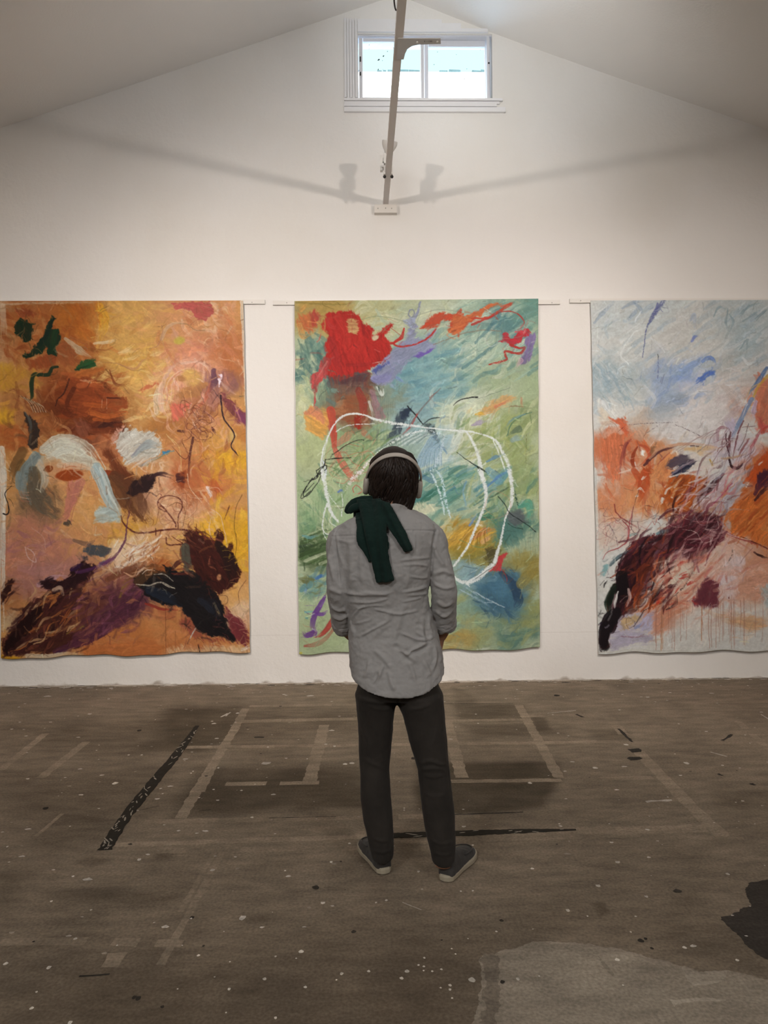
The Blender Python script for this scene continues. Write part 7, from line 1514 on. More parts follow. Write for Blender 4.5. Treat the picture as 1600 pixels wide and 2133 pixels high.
def arm_r(bm):
    for sh, el, cu, wr in ((SH_R, EL_R, CU_R, WR_R), (SH_L, EL_L, CU_L, WR_L)):
        pts = catmull([sh, (sh+el)/2+Vector((0, -.01, 0)), el, cu, wr], 5); m = len(pts)
        add_tube(bm, [Vector(q) for q in pts], [float(v) for v in np.interp(np.linspace(0, 1, m), [0, .25, .5, .75, 1], [.044, .040, .034, .034, .027])], 14)
bm = bmesh.new()
HP = [(-.125,.012,.012,.012,.045),(-.12,.034,.030,.04,.040),(-.10,.050,.055,.06,.030),(-.075,.060,.072,.080,.018),(-.04,.068,.084,.092,.008),(0,.074,.092,.098,0),(.04,.076,.094,.100,-.002),(.075,.068,.084,.092,-.004),(.10,.052,.064,.072,-.006),(.115,.030,.038,.044,-.006),(.121,.010,.012,.014,-.006)]
add_loft(bm, ell_rings(HP))
# nose, brow ridge, lips, chin
add_tube(bm, [hrot((0,.080,.022)), hrot((0,.098,-.006)), hrot((0,.113,-.030)), hrot((0,.098,-.040))], [.009,.011,.015,.008], 12)
for sx in (-1, 1):
    add_tube(bm, [hrot((sx*.012,.088,.026)), hrot((sx*.035,.084,.030)), hrot((sx*.055,.064,.022))], [.008,.009,.006], 10)
    add_tube(bm, [hrot((sx*.010,.101,-.036)), hrot((sx*.016,.095,-.037))], [.008,.006], 10)
    add_loft(bm, [[hrot((sx*(.072+d), .0+.018*k*math.cos(t)-.004, -.012+.030*k*math.sin(t))) for t in np.linspace(0, 2*math.pi, 14, endpoint=False)] for d, k in ((0,.6),(.008,.95),(.014,1.0),(.016,.7))])
add_tube(bm, [hrot((-.022,.086,-.066)), hrot((0,.095,-.062)), hrot((.022,.086,-.066))], [.005,.008,.005], 10)
add_tube(bm, [hrot((-.020,.084,-.077)), hrot((0,.092,-.076)), hrot((.020,.084,-.077))], [.005,.009,.005], 10)
add_tube(bm, [hrot((-.016,.066,-.108)), hrot((0,.078,-.106)), hrot((.016,.066,-.108))], [.012,.018,.012], 10)
add_tube(bm, [HC+Vector((0,-.03,-.03)), HC+Vector((0,-.028,-.12)), Vector((torso(1.47)[0], PY-.01, 1.47)), Vector((torso(1.40)[0], PY-.005, 1.40))], [.056,.056,.062,.08], 18)
zz = np.linspace(0.80, 1.51, 14)
add_loft(bm, [[torso_pt(t, z, -.030 if z > 1.02 else -.048) for t in np.linspace(0, 2*math.pi, 32, endpoint=False)] for z in zz])
arm_r(bm)
# hands: palm, four fingers, thumb; resting on the front pockets
def hand(bm, wr, side):
    d = Vector((side*-0.10, 0.30, -0.95)).normalized()       # pointing down and a little forward
    out = Vector((side*1.0, -0.25, -0.18)); out = (out-d*out.dot(d)).normalized()   # back of the hand faces outward
    acr = d.cross(out).normalized()
    if acr.y < 0: acr = -acr                                   # towards the wall (thumb side)
    def at(a, l, o): return wr+acr*a+d*l+out*o
    add_loft(bm, [[at(w*math.cos(t), l, h*math.sin(t)) for t in np.linspace(0, 2*math.pi, 18, endpoint=False)] for l, w, h in ((-.015,.024,.020),(.012,.030,.021),(.045,.039,.018),(.080,.041,.015),(.094,.036,.010))])
    for a, L, r0 in ((.030,.072,.0092),(.010,.080,.0096),(-.011,.074,.0092),(-.030,.058,.0082)):
        b0, b1, b2, b3 = at(a*.9, .070, 0), at(a, .088, .002), at(a*1.05, .088+L*.50, -.010), at(a*1.02, .088+L*.86, -.036)
        add_tube(bm, [b0, b1, b2, (b2+b3)/2+out*.003, b3], [r0*1.05, r0*1.08, r0, r0*.92, r0*.78], 10, acr)
    add_tube(bm, [at(.018,.012,-.004), at(.040,.038,-.012), at(.052,.066,-.020), at(.050,.090,-.026)], [.014,.0125,.0105,.0085], 10, out)
hand(bm, WR_R, 1); hand(bm, WR_L, -1)
LEG_L = [(1445,741,824),(1468,744,822),(1488,746,819),(1520,748,817),(1560,750,813),(1605,751,809),(1661,753,812),(1706,759,817),(1740,766,819),(1757,769,819.5),(1779,774,819)]
LEG_R = [(1445,826,921),(1468,831,922.5),(1488,840,924.5),(1526,850,928),(1571,862,931.5),(1600,871,934.5),(1639,875.5,938.5),(1684,880,944),(1740,889,947.5),(1762,895,947.5),(1787,901,946)]
YL, YR = PY+0.055, PY-0.005
def leg_ring(row, y, grow=0.0, n=26, dk=1.0, zz=None, tilt_=0.0):
    py_, l, r_ = row
    a, c = on_y(l, py_, y), on_y(r_, py_, y)
    w = (c.x-a.x)/2+grow; cx = (a.x+c.x)/2; z = a.z if zz is None else zz
    dp = (w*dk)
    return [Vector((cx+w*math.cos(t), y-dp*math.sin(t), z+tilt_*math.sin(t))) for t in np.linspace(0, 2*math.pi, n, endpoint=False)]
for rows, y in ((LEG_L, YL), (LEG_R, YR)):
    add_loft(bm, [leg_ring(r_, y, -.024 if k < 7 else -.026, 20, .95) for k, r_ in enumerate(rows)])
    q = on_y((rows[-1][1]+rows[-1][2])/2, rows[-1][0], y)
    add_tube(bm, [Vector((q.x, y, 0.16)), Vector((q.x, y, 0.06))], [.04,.036], 14)
for rows, y in ((LEG_L, YL), (LEG_R, YR)):
    q = on_y((rows[0][1]+rows[0][2])/2, rows[0][0], PY)
    add_tube(bm, [Vector((q.x, PY, .92)), Vector((q.x, (PY+y)/2, .80)), Vector((q.x, y, .70))], [.052,.054,.055], 18)
me = remesh(bm, 0.0045, 3, 0.5)
me.materials.append(m_skin)
body = link('body', me, ep, True)
m_iris = mat_plain('brown_iris', (0.03, 0.018, 0.01), 0.2); m_eye = mat_plain('eye_white', (0.7, 0.68, 0.64), 0.2); 
for sx in (-1, 1):
    bm = bmesh.new(); bmesh.ops.create_uvsphere(bm, u_segments=14, v_segments=10, radius=.0125, matrix=Matrix.Translation(hrot((sx*.031,.0765,.006))))
    ey = from_bm('eye', bm, m_eye, ep, smooth=True)
    bm = bmesh.new(); bmesh.ops.create_uvsphere(bm, u_segments=12, v_segments=8, radius=.0062, matrix=Matrix.Translation(hrot((sx*.031,.0835,.007))))
    from_bm('iris', bm, m_iris, ey, smooth=True)

# ------------------------------------------------------------------ shirt
def hem_z(th):
    """curved shirt tail: lowest in the middle of the back, high at the sides"""
    s_ = math.sin(th); c = math.cos(th)
    zc = Z_(1437); zs = Z_(1384) if c > 0 else Z_(1391)
    if s_ > 0: return zs+(zc-zs)*min(1, (s_**1.15)*1.02)
    return zs+(Z_(1425)-zs)*abs(s_)**1.2
bm = bmesh.new()
NT, NR = 72, 60
rings = []
ztop = Z_(1063)
for j in range(NR+1):
    t = j/NR; ring = []
    for i in range(NT):
        th = 2*math.pi*i/NT; zh = hem_z(th); z = ztop+(zh-ztop)*t
        g = 0.0+0.010*sstep(.55, .9, t)+.006*max(0, (t-.85)/.15)
        q = torso_pt(th, z, g)
        ring.append(q)
    rings.append(ring)
add_loft(bm, rings)
# collar stand
cxn = torso(1.50)[0]-0.004
add_loft(bm, [[Vector((cxn+rx*math.cos(t), PY-.012+ry*math.sin(t)*-1, z+(.012*math.sin(t)))) for t in np.linspace(0, 2*math.pi, 28, endpoint=False)] for rx, ry, z in ((.098,.090,1.462),(.086,.080,1.490),(.076,.078,1.514),(.072,.075,1.532),(.058,.058,1.532),(.058,.058,1.46))])
def ring_axis(pts, radii, n=24, squash=None): return tube_rings([Vector(q) for q in pts], radii, n, Vector((0, 1, 0)), squash)
for sh, el, cu, px_sh in ((SH_R, EL_R, CU_R, 1), (SH_L, EL_L, CU_L, -1)):
    inn = sh+Vector((-px_sh*.055, 0, .030))
    pts = [inn, sh, sh+(el-sh)*.35+Vector((px_sh*.004, -.006, 0)), sh+(el-sh)*.7+Vector((px_sh*.006, -.01, 0)), el, el+(cu-el)*.5+Vector((px_sh*-.002, -.006, 0)), cu+(cu-el).normalized()*.012]
    cp_ = catmull(pts, 6); m = len(cp_)
    rr_ = np.interp(np.linspace(0, 1, m), np.linspace(0, 1, 7), [.052, .064, .055, .051, .053, .052, .047])
    add_loft(bm, ring_axis(cp_, [float(v) for v in rr_]))
me = remesh(bm, 0.0042, 8, 0.5)
# folds sculpted into the cloth: (points in the picture, width px, height m)
FOLDS = [
 ([(712,1232),(740,1238),(790,1239),(818,1240)],4.5,.0055), ([(745,1232),(790,1236),(820,1234)],3.5,.0045), ([(728,1254),(770,1255),(800,1249),(806,1245)],3.5,.0045),
 ([(838,1234),(870,1228),(893,1220)],4,.0055), ([(842,1240),(880,1238),(890,1232)],3.5,.004), ([(838,1254),(862,1249),(880,1244)],2.6,.0045),
 ([(775,1268),(800,1273),(825,1279),(850,1276),(876,1271)],3.2,.0050), ([(750,1326),(775,1312),(812,1292)],2.8,.0055), ([(732,1288),(750,1268),(762,1262)],3,.0045), ([(735,1300),(762,1294),(775,1290)],3,.003),
 ([(832,1318),(850,1324),(868,1332),(890,1332),(905,1326)],3.6,.006), ([(862,1312),(880,1325),(890,1330)],3.4,.0045), ([(770,1340),(800,1300),(824,1262)],7,.004),
 ([(818,1340),(830,1300),(838,1262)],8,.005), ([(775,1350),(800,1372),(820,1400)],6,.005), ([(840,1368),(865,1352),(888,1340)],4,.0065), ([(822,1350),(850,1366),(870,1380)],5,.0045),
 ([(800,1380),(790,1405),(775,1430)],5,.0065), ([(808,1392),(815,1420),(825,1440)],6,.006), ([(770,1372),(765,1400),(755,1412)],5,.005), ([(850,1375),(860,1400),(865,1425)],5,.005), ([(880,1372),(892,1395),(895,1410)],5,.005), ([(905,1340),(908,1370),(900,1400)],4,.005), ([(880,1290),(882,1330),(886,1350)],6,.005),
 ([(700,1130),(712,1170),(716,1210)],5,.004), ([(728,1120),(732,1170),(730,1230)],8,.005), ([(830,1168),(865,1164),(896,1162)],3,.004), ([(835,1178),(870,1176),(895,1180)],3,.0035), ([(850,1200),(880,1204),(895,1200)],3,.0035), ([(850,1150),(852,1190),(845,1230)],7,.004),
 ([(862,1106),(864,1130),(862,1160)],2.5,.0035), ([(755,1140),(752,1180),(758,1225)],6,.004), ([(690,1120),(725,1130),(740,1128)],4,.003), ([(735,1270),(770,1262),(800,1262)],3,.003), ([(712,1262),(730,1290),(735,1330)],5,.005), ([(900,1270),(894,1300),(902,1330)],5,.005),
 ([(900,1130),(912,1160),(930,1185)],5,.006), ([(905,1195),(925,1190),(945,1200)],5,.006), ([(902,1215),(925,1225),(948,1222)],4,.005), ([(908,1250),(925,1262),(945,1255)],5,.005), ([(905,1270),(925,1284),(942,1272)],4,.006), ([(918,1120),(930,1150),(938,1180)],5,.004),
 ([(684,1150),(692,1190),(698,1215)],5,.005), ([(682,1225),(700,1232),(716,1240)],5,.005), ([(685,1260),(705,1272),(722,1268)],4,.005), ([(690,1282),(710,1290),(726,1280)],4,.006), ([(700,1105),(690,1140),(684,1180)],5,.004), ([(705,1100),(716,1092),(726,1100)],4,.003), ([(868,1080),(890,1092),(905,1108)],5,.004)]
GROOVES = [([(692,1117),(740,1115),(845,1105),(908,1106)],1.3,-.0030), ([(908,1106),(902,1140),(898,1200)],2.6,-.0060), ([(697,1120),(703,1170),(708,1215)],2.6,-.0060), ([(908,1106),(905,1092),(896,1080)],1.8,-.0030), ([(697,1120),(700,1105),(712,1088)],1.8,-.0030), ([(862,1106),(863,1128)],1.4,-.003), ([(826,1348),(838,1362),(846,1372)],5,-.005), ([(785,1405),(780,1425)],4,-.005), ([(872,1300),(884,1306),(890,1330)],4,-.004), ([(848,1356),(870,1358),(890,1346)],4,-.005)]
def sculpt(me, lines, y_of, facing=True, amp=1.0):
    co, no = get_co(me), get_no(me)
    v = co-np.array(CAM); f = np.array(_f); r_ = np.array(_r); u_ = np.array(_u)
    w = v@f; sx = IMG_W/2+FPX*(v@r_)/w; sy = IMG_H/2-FPX*(v@u_)/w
    face = np.clip(-no[:, 1]*1.6, 0, 1)
    disp = np.zeros(len(co))
    for pts, wd, h in lines:
        P = np.array(catmull(pts, 6)); n = len(P)
        m = (sx > P[:, 0].min()-wd*4) & (sx < P[:, 0].max()+wd*4) & (sy > P[:, 1].min()-wd*4) & (sy < P[:, 1].max()+wd*4) & (face > 0)
        if not m.any(): continue
        x, y = sx[m], sy[m]; best = np.full(len(x), 1e9); tb_ = np.zeros(len(x))
        for i in range(n-1):
            dx, dy = P[i+1]-P[i]; t = np.clip(((x-P[i, 0])*dx+(y-P[i, 1])*dy)/(dx*dx+dy*dy+1e-9), 0, 1)
            d = np.hypot(x-P[i, 0]-t*dx, y-P[i, 1]-t*dy); k = d < best
            best = np.where(k, d, best); tb_ = np.where(k, (i+t)/(n-1), tb_)
        fade = np.clip(np.minimum(tb_, 1-tb_)*5, 0.15, 1) if h > 0 else 1.0
        disp[m] += h*amp*np.exp(-(best/wd)**2)*fade*face[m]-.25*h*amp*np.exp(-(best/(wd*2.6))**2)*fade*face[m]
    set_co(me, co+no*disp[:, None])
def ripple(me, amp, sc, seed, zsc=1.0):
    co, no = get_co(me), get_no(me)
    d = np.array([mnoise.fractal(Vector((c[0]*sc, c[1]*sc, c[2]*sc*zsc+seed)), 0.8, 2.1, 4) for c in co])
    set_co(me, co+no*(amp*d)[:, None])
ripple(me, 0.0035, 9, 2.0, 0.8)
ripple(me, 0.0026, 22, 5.0, 1.3)
ripple(me, 0.0010, 60, 7.0, 1.2)
sculpt(me, [(p_, w_*.85, h_) for p_, w_, h_ in FOLDS], None, True, 1.55); sculpt(me, [(p_, w_*1.1, h_) for p_, w_, h_ in GROOVES], None, True, 1.5)
me.materials.append(m_shirt)
shirt = link('shirt', me, ep, True)
shirt['label'] = 'creased grey linen shirt worn untucked with sleeves rolled'
# rolled cuffs
def cuff(cu, el, side):
    d = (cu-el).normalized()
    a, b_ = frame_axes(d, Vector((0, 1, 0)))
    bm = bmesh.new(); rings = []
    prof_ = [(-.030,.040),(-.034,.048),(-.024,.0525),(-.008,.0525),(.008,.051),(.020,.048),(.022,.043),(.010,.039),(-.01,.038)]
    for h, r_ in prof_:
        rings.append([cu+d*(h+.010+.005*math.sin(2*t+side)+.003*math.sin(5*t))+a*(r_*math.cos(t)*(1+.03*math.sin(3*t)))+b_*(r_*math.sin(t)*(1+.03*math.cos(4*t))) for t in np.linspace(0, 2*math.pi, 40, endpoint=False)])
    rings.append(rings[0]); add_loft(bm, rings, cap=False)
    me = remesh(bm, 0.004, 2)
    ripple(me, .0028, 45, 8.0+side, 2.0)
    me.materials.append(m_shirt)
    link('cuff', me, shirt, True)
shirt_parent_loc = shirt
for cu, el, sd_ in ((CU_R, EL_R, 1), (CU_L, EL_L, -1)): cuff(cu, el, sd_)

# ------------------------------------------------------------------ trousers
bm = bmesh.new()
rings = []
for py_ in (1340, 1370, 1400, 1425, 1436, 1452):
    z = Z_(py_); rings.append([torso_pt(t, z, -.014 if py_ < 1430 else (-.006 if py_ < 1440 else -.030)) for t in np.linspace(0, 2*math.pi, 40, endpoint=False)])
# close the seat towards the crotch
add_loft(bm, rings)
for rows, y, zt in ((LEG_L, YL, 0), (LEG_R, YR, 0)):
    rr_ = []
    q0 = rows[0]
    for k, py_ in enumerate((1412, 1428)):
        l, r_ = (744, 822) if rows is LEG_L else (830, 917)
        rr_.append(leg_ring((py_, l+10-k*6, r_-10+k*6), PY, 0, 30, 1.0+.12*k))
    for k, row in enumerate(rows):
        yy = PY+(y-PY)*min(1, k/4)
        dk = np.interp(k, [0, 2, 5, 10], [1.25, 1.22, 1.12, 1.08])
        rr_.append(leg_ring(row, yy, .0035, 30, float(dk)))
    last = rows[-1]
    rr_.append(leg_ring((last[0]+8, last[1]+1, last[2]-1), y, 0, 30, 1.08, None, -.008))
    add_loft(bm, rr_)
me = remesh(bm, 0.006, 9, 0.5)
TF = [([(872,1590),(900,1586),(925,1596)],4,.006), ([(874,1604),(905,1600),(932,1606)],3.5,.006), ([(880,1615),(905,1618),(930,1612)],3.5,.004), ([(890,1580),(915,1592),(932,1590)],3,.004), ([(895,1565),(905,1540),(918,1500)],6,.004), ([(752,1455),(775,1462),(810,1464)],4,.006), ([(765,1470),(795,1478),(815,1474)],4,.005), ([(850,1478),(875,1475),(900,1466)],4,.005), ([(752,1500),(765,1540),(770,1560)],5,.004), ([(755,1580),(775,1590),(800,1600)],4,.004), ([(880,1650),(905,1660),(935,1652)],4,.003), ([(775,1745),(795,1752),(815,1748)],3,.004), ([(772,1768),(795,1776),(818,1770)],3,.005), ([(898,1750),(920,1758),(945,1752)],3,.004), ([(903,1775),(925,1782),(944,1776)],3,.004), ([(803,1700),(808,1740),(806,1770)],3,.004), ([(918,1690),(925,1730),(920,1760)],4,.003)]
TG = [([(829,1400),(829,1430),(829,1462)],3,-.008), ([(918,1400),(926,1500),(936,1640)],1.6,-.002)]
ripple(me, .003, 11, 12.0, .7); sculpt(me, TF, None, True, 1.1); sculpt(me, TG, None)
me.materials.append(m_trous)
trs = link('trousers', me, ep, True)
# back pocket on the right seat, half under the shirt tail
# ------------------------------------------------------------------ shoes
def shoe(hx, hy, ang):
    """hx, hy: centre of the heel back on the floor; ang: toe direction, degrees to the right of straight ahead"""
    a = R(ang); fw = Vector((math.sin(a), math.cos(a), 0)); rt = Vector((math.cos(a), -math.sin(a), 0))
    out = [(0, .0), (.004, .018), (.02, .031), (.06, .035), (.11, .036), (.16, .043), (.20, .048), (.235, .046), (.262, .036), (.280, .020), (.286, 0)]
    L = [(u, w) for u, w in out]
    def outline(grow, z):
        pts = []
        for u, w in L: pts.append((u-grow*(1 if u < .02 else 0)+(grow if u > .25 else 0), w+grow*(w > 0)))
        for u, w in L[-2:0:-1]: pts.append((u-grow*(1 if u < .02 else 0)+(grow if u > .25 else 0), -(w+grow)*.93))
        return [Vector((hx, hy, 0))+fw*u+rt*w+Vector((0, 0, z)) for u, w in pts]
    bm = bmesh.new()
    add_loft(bm, [outline(-.003, 0.0015), outline(.002, .006), outline(.003, .022), outline(.0005, .030)])
    sole = bm
    bm2 = bmesh.new(); rings = []
    # uppers: cross sections from heel to toe
    for u, w, h, zb_ in [(.006,.020,.060,.026),(.014,.033,.112,.024),(.035,.037,.116,.024),(.070,.0375,.100,.024),(.105,.0385,.088,.024),(.14,.042,.080,.024),(.175,.046,.070,.024),(.21,.047,.060,.024),(.24,.043,.052,.024),(.262,.034,.044,.024),(.277,.020,.036,.025),(.282,.008,.030,.026)]:
        ring = []
        for t in np.linspace(0, 2*math.pi, 24, endpoint=False):
            c, s_ = math.cos(t), math.sin(t)
            x = w*(abs(c)**.75)*(1 if c > 0 else -.95); z = zb_+(h-zb_)*max(0, s_)**.8 if s_ > 0 else zb_-.004*abs(s_)
            ring.append(Vector((hx, hy, 0))+fw*u+rt*x+Vector((0, 0, z)))
        rings.append(ring)
    add_loft(bm2, rings)
    me = remesh(bm2, .004, 4)
    ripple(me, .0012, 40, 3.0)
    me.materials.append(m_shoe)
    o = link('shoe', me, ep, True)
    s_o = from_bm('sole', sole, m_sole, o, bevel=.002)
    # apron seam over the toe box and heel tab
    bm3 = bmesh.new()
    pts = [(.135,.036,.062),(.17,.040,.058),(.205,.038,.055),(.235,.027,.050),(.25,.0,.0485),(.235,-.026,.050),(.205,-.036,.055),(.17,-.038,.058),(.135,-.034,.062)]
    add_tube(bm3, [Vector(q) for q in catmull([Vector((hx, hy, 0))+fw*u+rt*w+Vector((0, 0, z+.004)) for u, w, z in pts], 4)], .0028, 8)
    from_bm('apron_seam', bm3, m_shoe, o, smooth=True)
    return o
hl = on_z(803.5, 1823); shoe(hl.x-.002, hl.y, -19)
hr_ = on_z(925, 1838.5); shoe(hr_.x, hr_.y, 30)

# ------------------------------------------------------------------ hair: cap of thick dark brown hair with layered locks
bm = bmesh.new()
HH = [(-.172,.050,.0,.050,-.088),(-.140,.060,.0,.064,-.068),(-.080,.082,.006,.086,-.028),(-.045,.094,.016,.104,-.010),(-.01,.098,.03,.116,-.004),(.03,.098,.085,.120,-.002),(.065,.092,.098,.116,-.002),(.095,.076,.086,.098,-.004),(.118,.052,.060,.072,-.006),(.132,.026,.030,.036,-.006),(.136,.008,.010,.012,-.006)]
def hair_pt(th, z, grow=0.0):
    k = [h[0] for h in HH]
    rx, rf, rb, cy = (float(np.interp(z, k, [h[i] for h in HH])) for i in (1, 2, 3, 4))
    return hrot((( rx+grow)*math.cos(th), cy+((rf+grow*.5) if math.sin(th) > 0 else (rb+grow))*math.sin(th), z))
add_loft(bm, [[hair_pt(t, z) for t in np.linspace(0, 2*math.pi, 36, endpoint=False)] for z, *_ in HH])
rgh = random.Random(4)
for k in range(420):
    th = rgh.uniform(math.pi*.98, math.pi*2.02) if k % 5 else rgh.uniform(0, 2*math.pi)
    z0 = rgh.uniform(-.06, .12); ln = rgh.uniform(.05, .10); dth = rgh.gauss(0, .16)+.25*math.sin(th*1.0+z0*9)
    if math.sin(th) > 0 and z0 < .07: continue
    r0 = rgh.uniform(.003, .0065); pts = []
    for s_ in np.linspace(0, 1, 6):
        z = max(z0-ln*s_, -.168); pts.append(hair_pt(th+dth*s_, max(z, -.158), .0035*math.sin(math.pi*s_)-.001)+Vector((0, 0, min(0, z+.158)*.9)))
    add_tube(bm, pts, [r0*.5, r0, r0*1.05, r0*.9, r0*.6, r0*.15], 6)
for k in range(46):   # ragged ends over the nape
    th = math.pi*1.5+rgh.uniform(-1.2, 1.2); z0 = rgh.uniform(-.135, -.10)
    p0 = hair_pt(th, z0, .0); p1 = hair_pt(th+.1, z0-.025, .001); p2 = p1+Vector((rgh.gauss(0, .008)-.004*math.cos(th), .006, -rgh.uniform(.008, .022)))
    add_tube(bm, [p0, p1, p2], [.006, .006, .0012], 6)
hair = from_bm('hair', bm, m_hair, ep, smooth=True)

# ------------------------------------------------------------------ headphones: worn, a thing of their own
eh = empty('headphones', tuple(HC), 'sand coloured over-ear headphones worn over dark hair', 'headphones')
rl = R(5); lean = R(19)
def hp(v):      # headphone frame: slightly rolled in the head frame
    v = Vector(v); c, s_ = math.cos(rl), math.sin(rl)
    v = Vector((v.x*c+v.z*s_, v.y, -v.x*s_+v.z*c)); h = v.z+.036
    if h > 0: v = Vector((v.x, v.y*math.cos(lean*min(1, h/.06))-h*math.sin(lean*min(1, h/.06)), h*math.cos(lean*min(1, h/.06))-.036))
    return hrot(v)
bm = bmesh.new(); rings = []
for t in np.linspace(R(-4), R(184), 40):
    k = abs(math.sin(t))
    rx, rz = .113, .139
    c = (rx*math.cos(t), -.006, rz*math.sin(t)-.006)
    nrm = Vector((math.cos(t), 0, math.sin(t)))
    wd, th_ = .009+.012*k, .004+.0036*k
    ring = []
    for a in np.linspace(0, 2*math.pi, 14, endpoint=False):
        q = Vector(c)+nrm*(th_*math.sin(a))+Vector((0, 1, 0))*(wd*math.cos(a))
        ring.append(hp(q))
    rings.append(ring)
add_loft(bm, rings)
from_bm('headband', bm, m_phone, eh, smooth=True)
bm = bmesh.new(); rings = []
for t in np.linspace(R(30), R(150), 24):
    c = Vector((.1055*math.cos(t), -.006, .1315*math.sin(t)-.006)); nrm = Vector((math.cos(t), 0, math.sin(t)))
    rings.append([hp(c+nrm*(.004*math.sin(a))+Vector((0, 1, 0))*(.015*math.cos(a))) for a in np.linspace(0, 2*math.pi, 12, endpoint=False)])
add_loft(bm, rings)
from_bm('band_cushion', bm, m_pad, eh, smooth=True)
for sx in (-1, 1):
    def cupr(prof_):
        return [[hp((sx*x, -.004+r_*.80*math.cos(a), -.036+r_*1.06*math.sin(a))) for a in np.linspace(0, 2*math.pi, 28, endpoint=False)] for x, r_ in prof_]
    bm = bmesh.new(); add_loft(bm, cupr([(.098,.030),(.099,.037),(.106,.0405),(.114,.0395),(.120,.035),(.122,.022),(.1225,.006)]))
    o = from_bm('ear_cup', bm, m_phone, eh, smooth=True)
    bm = bmesh.new(); add_loft(bm, cupr([(.078,.024),(.080,.037),(.088,.042),(.096,.0405),(.0985,.034)]))
    from_bm('ear_cushion', bm, m_pad, eh, smooth=True)
    bm = bmesh.new()
    add_tube(bm, [hp((sx*.113,-.006,-.010)), hp((sx*.1155,-.006,-.030)), hp((sx*.1190,-.005,-.046))], [.006,.006,.005], 10)
    from_bm('yoke', bm, m_phone, eh, smooth=True)

# ------------------------------------------------------------------ green sweater slung over the left shoulder
from mathutils.bvhtree import BVHTree
SHIRT_BVH = BVHTree.FromPolygons([v.co.copy() for v in shirt.data.vertices], [tuple(f.vertices) for f in shirt.data.polygons])
es2 = empty('sweater', tuple(on_y(760, 1060, PY-.05)), 'dark green knitted sweater slung over the left shoulder, sleeves hanging down the back', 'sweater')
def ribbon(bm, edge, lift, n_across=13, th=.012, fold=.006, ph=0.0):
    """edge: list of (left px, left py, right px, right py) down the strip; draped on the back of the shirt, lift = gap (m) along it"""
    E = np.array(edge, float); m = len(E); tt = np.linspace(0, 1, m); s_ = np.linspace(0, 1, 30)
    Es = np.array([[np.interp(v, tt, E[:, i]) for i in range(4)] for v in s_])
    for _ in range(2): Es[1:-1] = (Es[:-2]+2*Es[1:-1]+Es[2:])/4
    lf = np.interp(s_, np.linspace(0, 1, len(lift)), lift)
    Yg = np.full((len(s_), n_across), np.nan)
    for j in range(len(s_)):
        for i in range(n_across):
            u = i/(n_across-1)
            d = ray(Es[j, 0]+(Es[j, 2]-Es[j, 0])*u, Es[j, 1]+(Es[j, 3]-Es[j, 1])*u)
            h, nn, _, _ = SHIRT_BVH.ray_cast(CAM, d)
            if h is not None and h.y < PY+.03: Yg[j, i] = h.y
    for i in range(n_across):      # above the shoulder line carry on over the top
        ok = ~np.isnan(Yg[:, i])
        if not ok.any(): Yg[:, i] = PY-.03
        else:
            k = np.argmax(ok)
            for q in range(k-1, -1, -1): Yg[q, i] = min(Yg[q+1, i]+.009, PY+.04)
            for q in range(k, len(s_)):
                if np.isnan(Yg[q, i]): Yg[q, i] = Yg[q-1, i]
    for _ in range(3):
        Yg[1:-1] = (Yg[:-2]+2*Yg[1:-1]+Yg[2:])/4; Yg[:, 1:-1] = (Yg[:, :-2]+2*Yg[:, 1:-1]+Yg[:, 2:])/4
    rings = []
    for j, (l0, l1, r0, r1) in enumerate(Es):
        f_, bk = [], []
        for i in range(n_across):
            u = i/(n_across-1); px, py = l0+(r0-l0)*u, l1+(r1-l1)*u
            q = on_y(px, py, Yg[j, i]-lf[j])
            prof_ = math.sqrt(max(0, 1-(2*u-1)**2*.96))
            wv = fold*math.sin(u*9+ph+s_[j]*2.2)*math.sin(math.pi*u)
            f_.append(q+Vector((0, -(th*.75*prof_+wv+.002), 0))); bk.append(q+Vector((0, th*.4*prof_+.001, 0)))
        rings.append(f_+bk[::-1])
    add_loft(bm, rings)
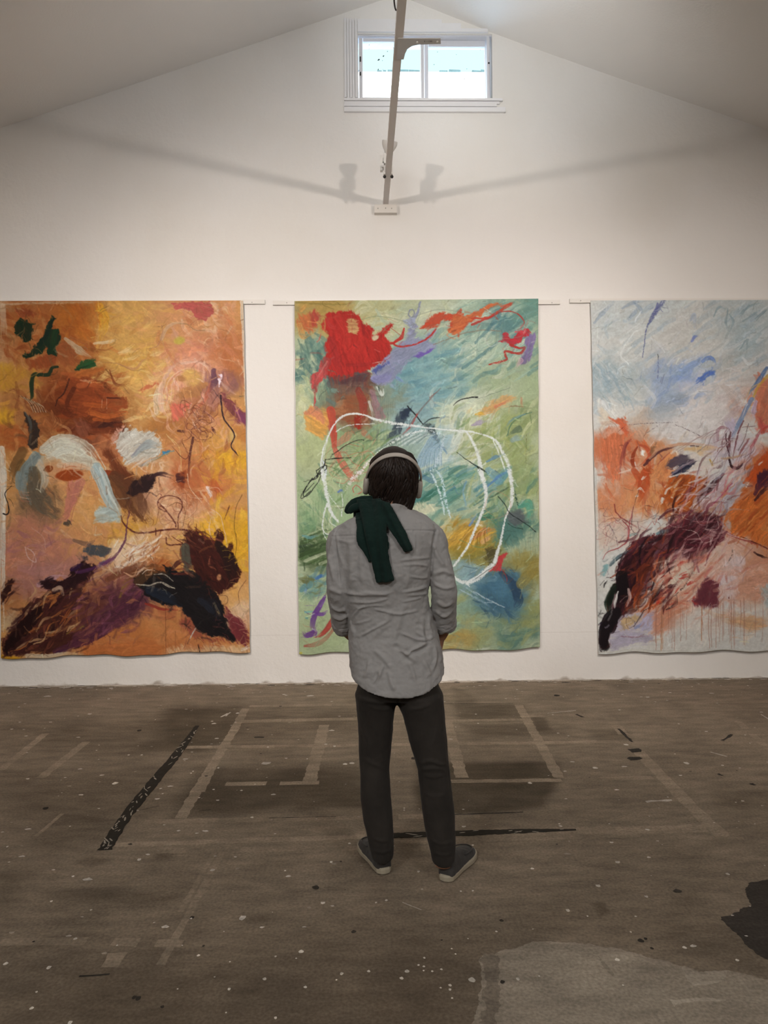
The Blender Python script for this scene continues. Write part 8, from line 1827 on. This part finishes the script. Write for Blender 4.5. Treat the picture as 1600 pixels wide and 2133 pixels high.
def knit_part(name, builder, parent, seed, label=None):
    bm = bmesh.new(); builder(bm)
    me = remesh(bm, .0042, 3); ripple(me, .0022, 26, seed, 1.5)
    me.materials.append(m_wool); o = link(name, me, parent, True)
    if label: o['label'] = label
    return o
def roll(bm):
    # the sweater's body folded over the top of the shoulder and down the chest
    def P3(px, py, y): return on_y(px, py, y)
    add_tube(bm, [P3(722,1068,PY+.03), P3(727,1058,PY+.02), P3(738,1048,PY+.01), P3(755,1043,PY+.01), P3(780,1042,PY+.00), P3(800,1048,PY-.02)], [.012,.017,.020,.021,.021,.016], 18)
    add_tube(bm, [P3(726,1068,PY-.03), P3(734,1060,PY-.03), P3(742,1056,PY-.03), P3(752,1054,PY-.03)], [.010,.015,.018,.018], 16)
    add_tube(bm, [P3(745,1050,PY-.01), P3(752,1055,PY+.07), P3(756,1085,PY+.115), P3(758,1150,PY+.135)], [.03,.035,.04,.03], 14, squash=[1,.6,.5,.5])
    ribbon(bm, [(729,1046,800,1040),(733,1058,803,1050),(738,1072,806,1062),(741,1085,806,1074)], [.010,.012,.010,.006], 15, .018, .006, .7)
knit_part('sweater_body', roll, es2, 3.0)
knit_part('sleeve', lambda bm: ribbon(bm, [(741,1040,794,1037),(748,1060,800,1056),(756,1095,806,1085),(764,1130,806,1115),(771,1160,808,1145),(777,1185,813,1172),(781,1203,819,1197),(783.5,1215,822,1209.5)], [.018,.022,.022,.020,.018,.016,.014,.012], 15, .018, .008, .4), es2, 6.0)
knit_part('sleeve', lambda bm: ribbon(bm, [(776,1037,812,1047),(786,1060,822,1064),(797,1082,832,1083),(811,1103,843,1102),(824,1122,852,1122),(834,1138,858,1137),(842,1150,861,1146.5)], [.026,.028,.026,.022,.018,.016,.013], 13, .016, .007, 2.0), es2, 9.0)
knit_part('back_panel', lambda bm: ribbon(bm, [(741,1068,790,1062),(741,1095,800,1092),(741,1118,808,1116),(744,1135,812,1140),(757,1150,806,1150),(768,1172,790,1165)], [.006,.008,.009,.009,.008,.006], 15, .010, .008, 1.0), es2, 12.0)
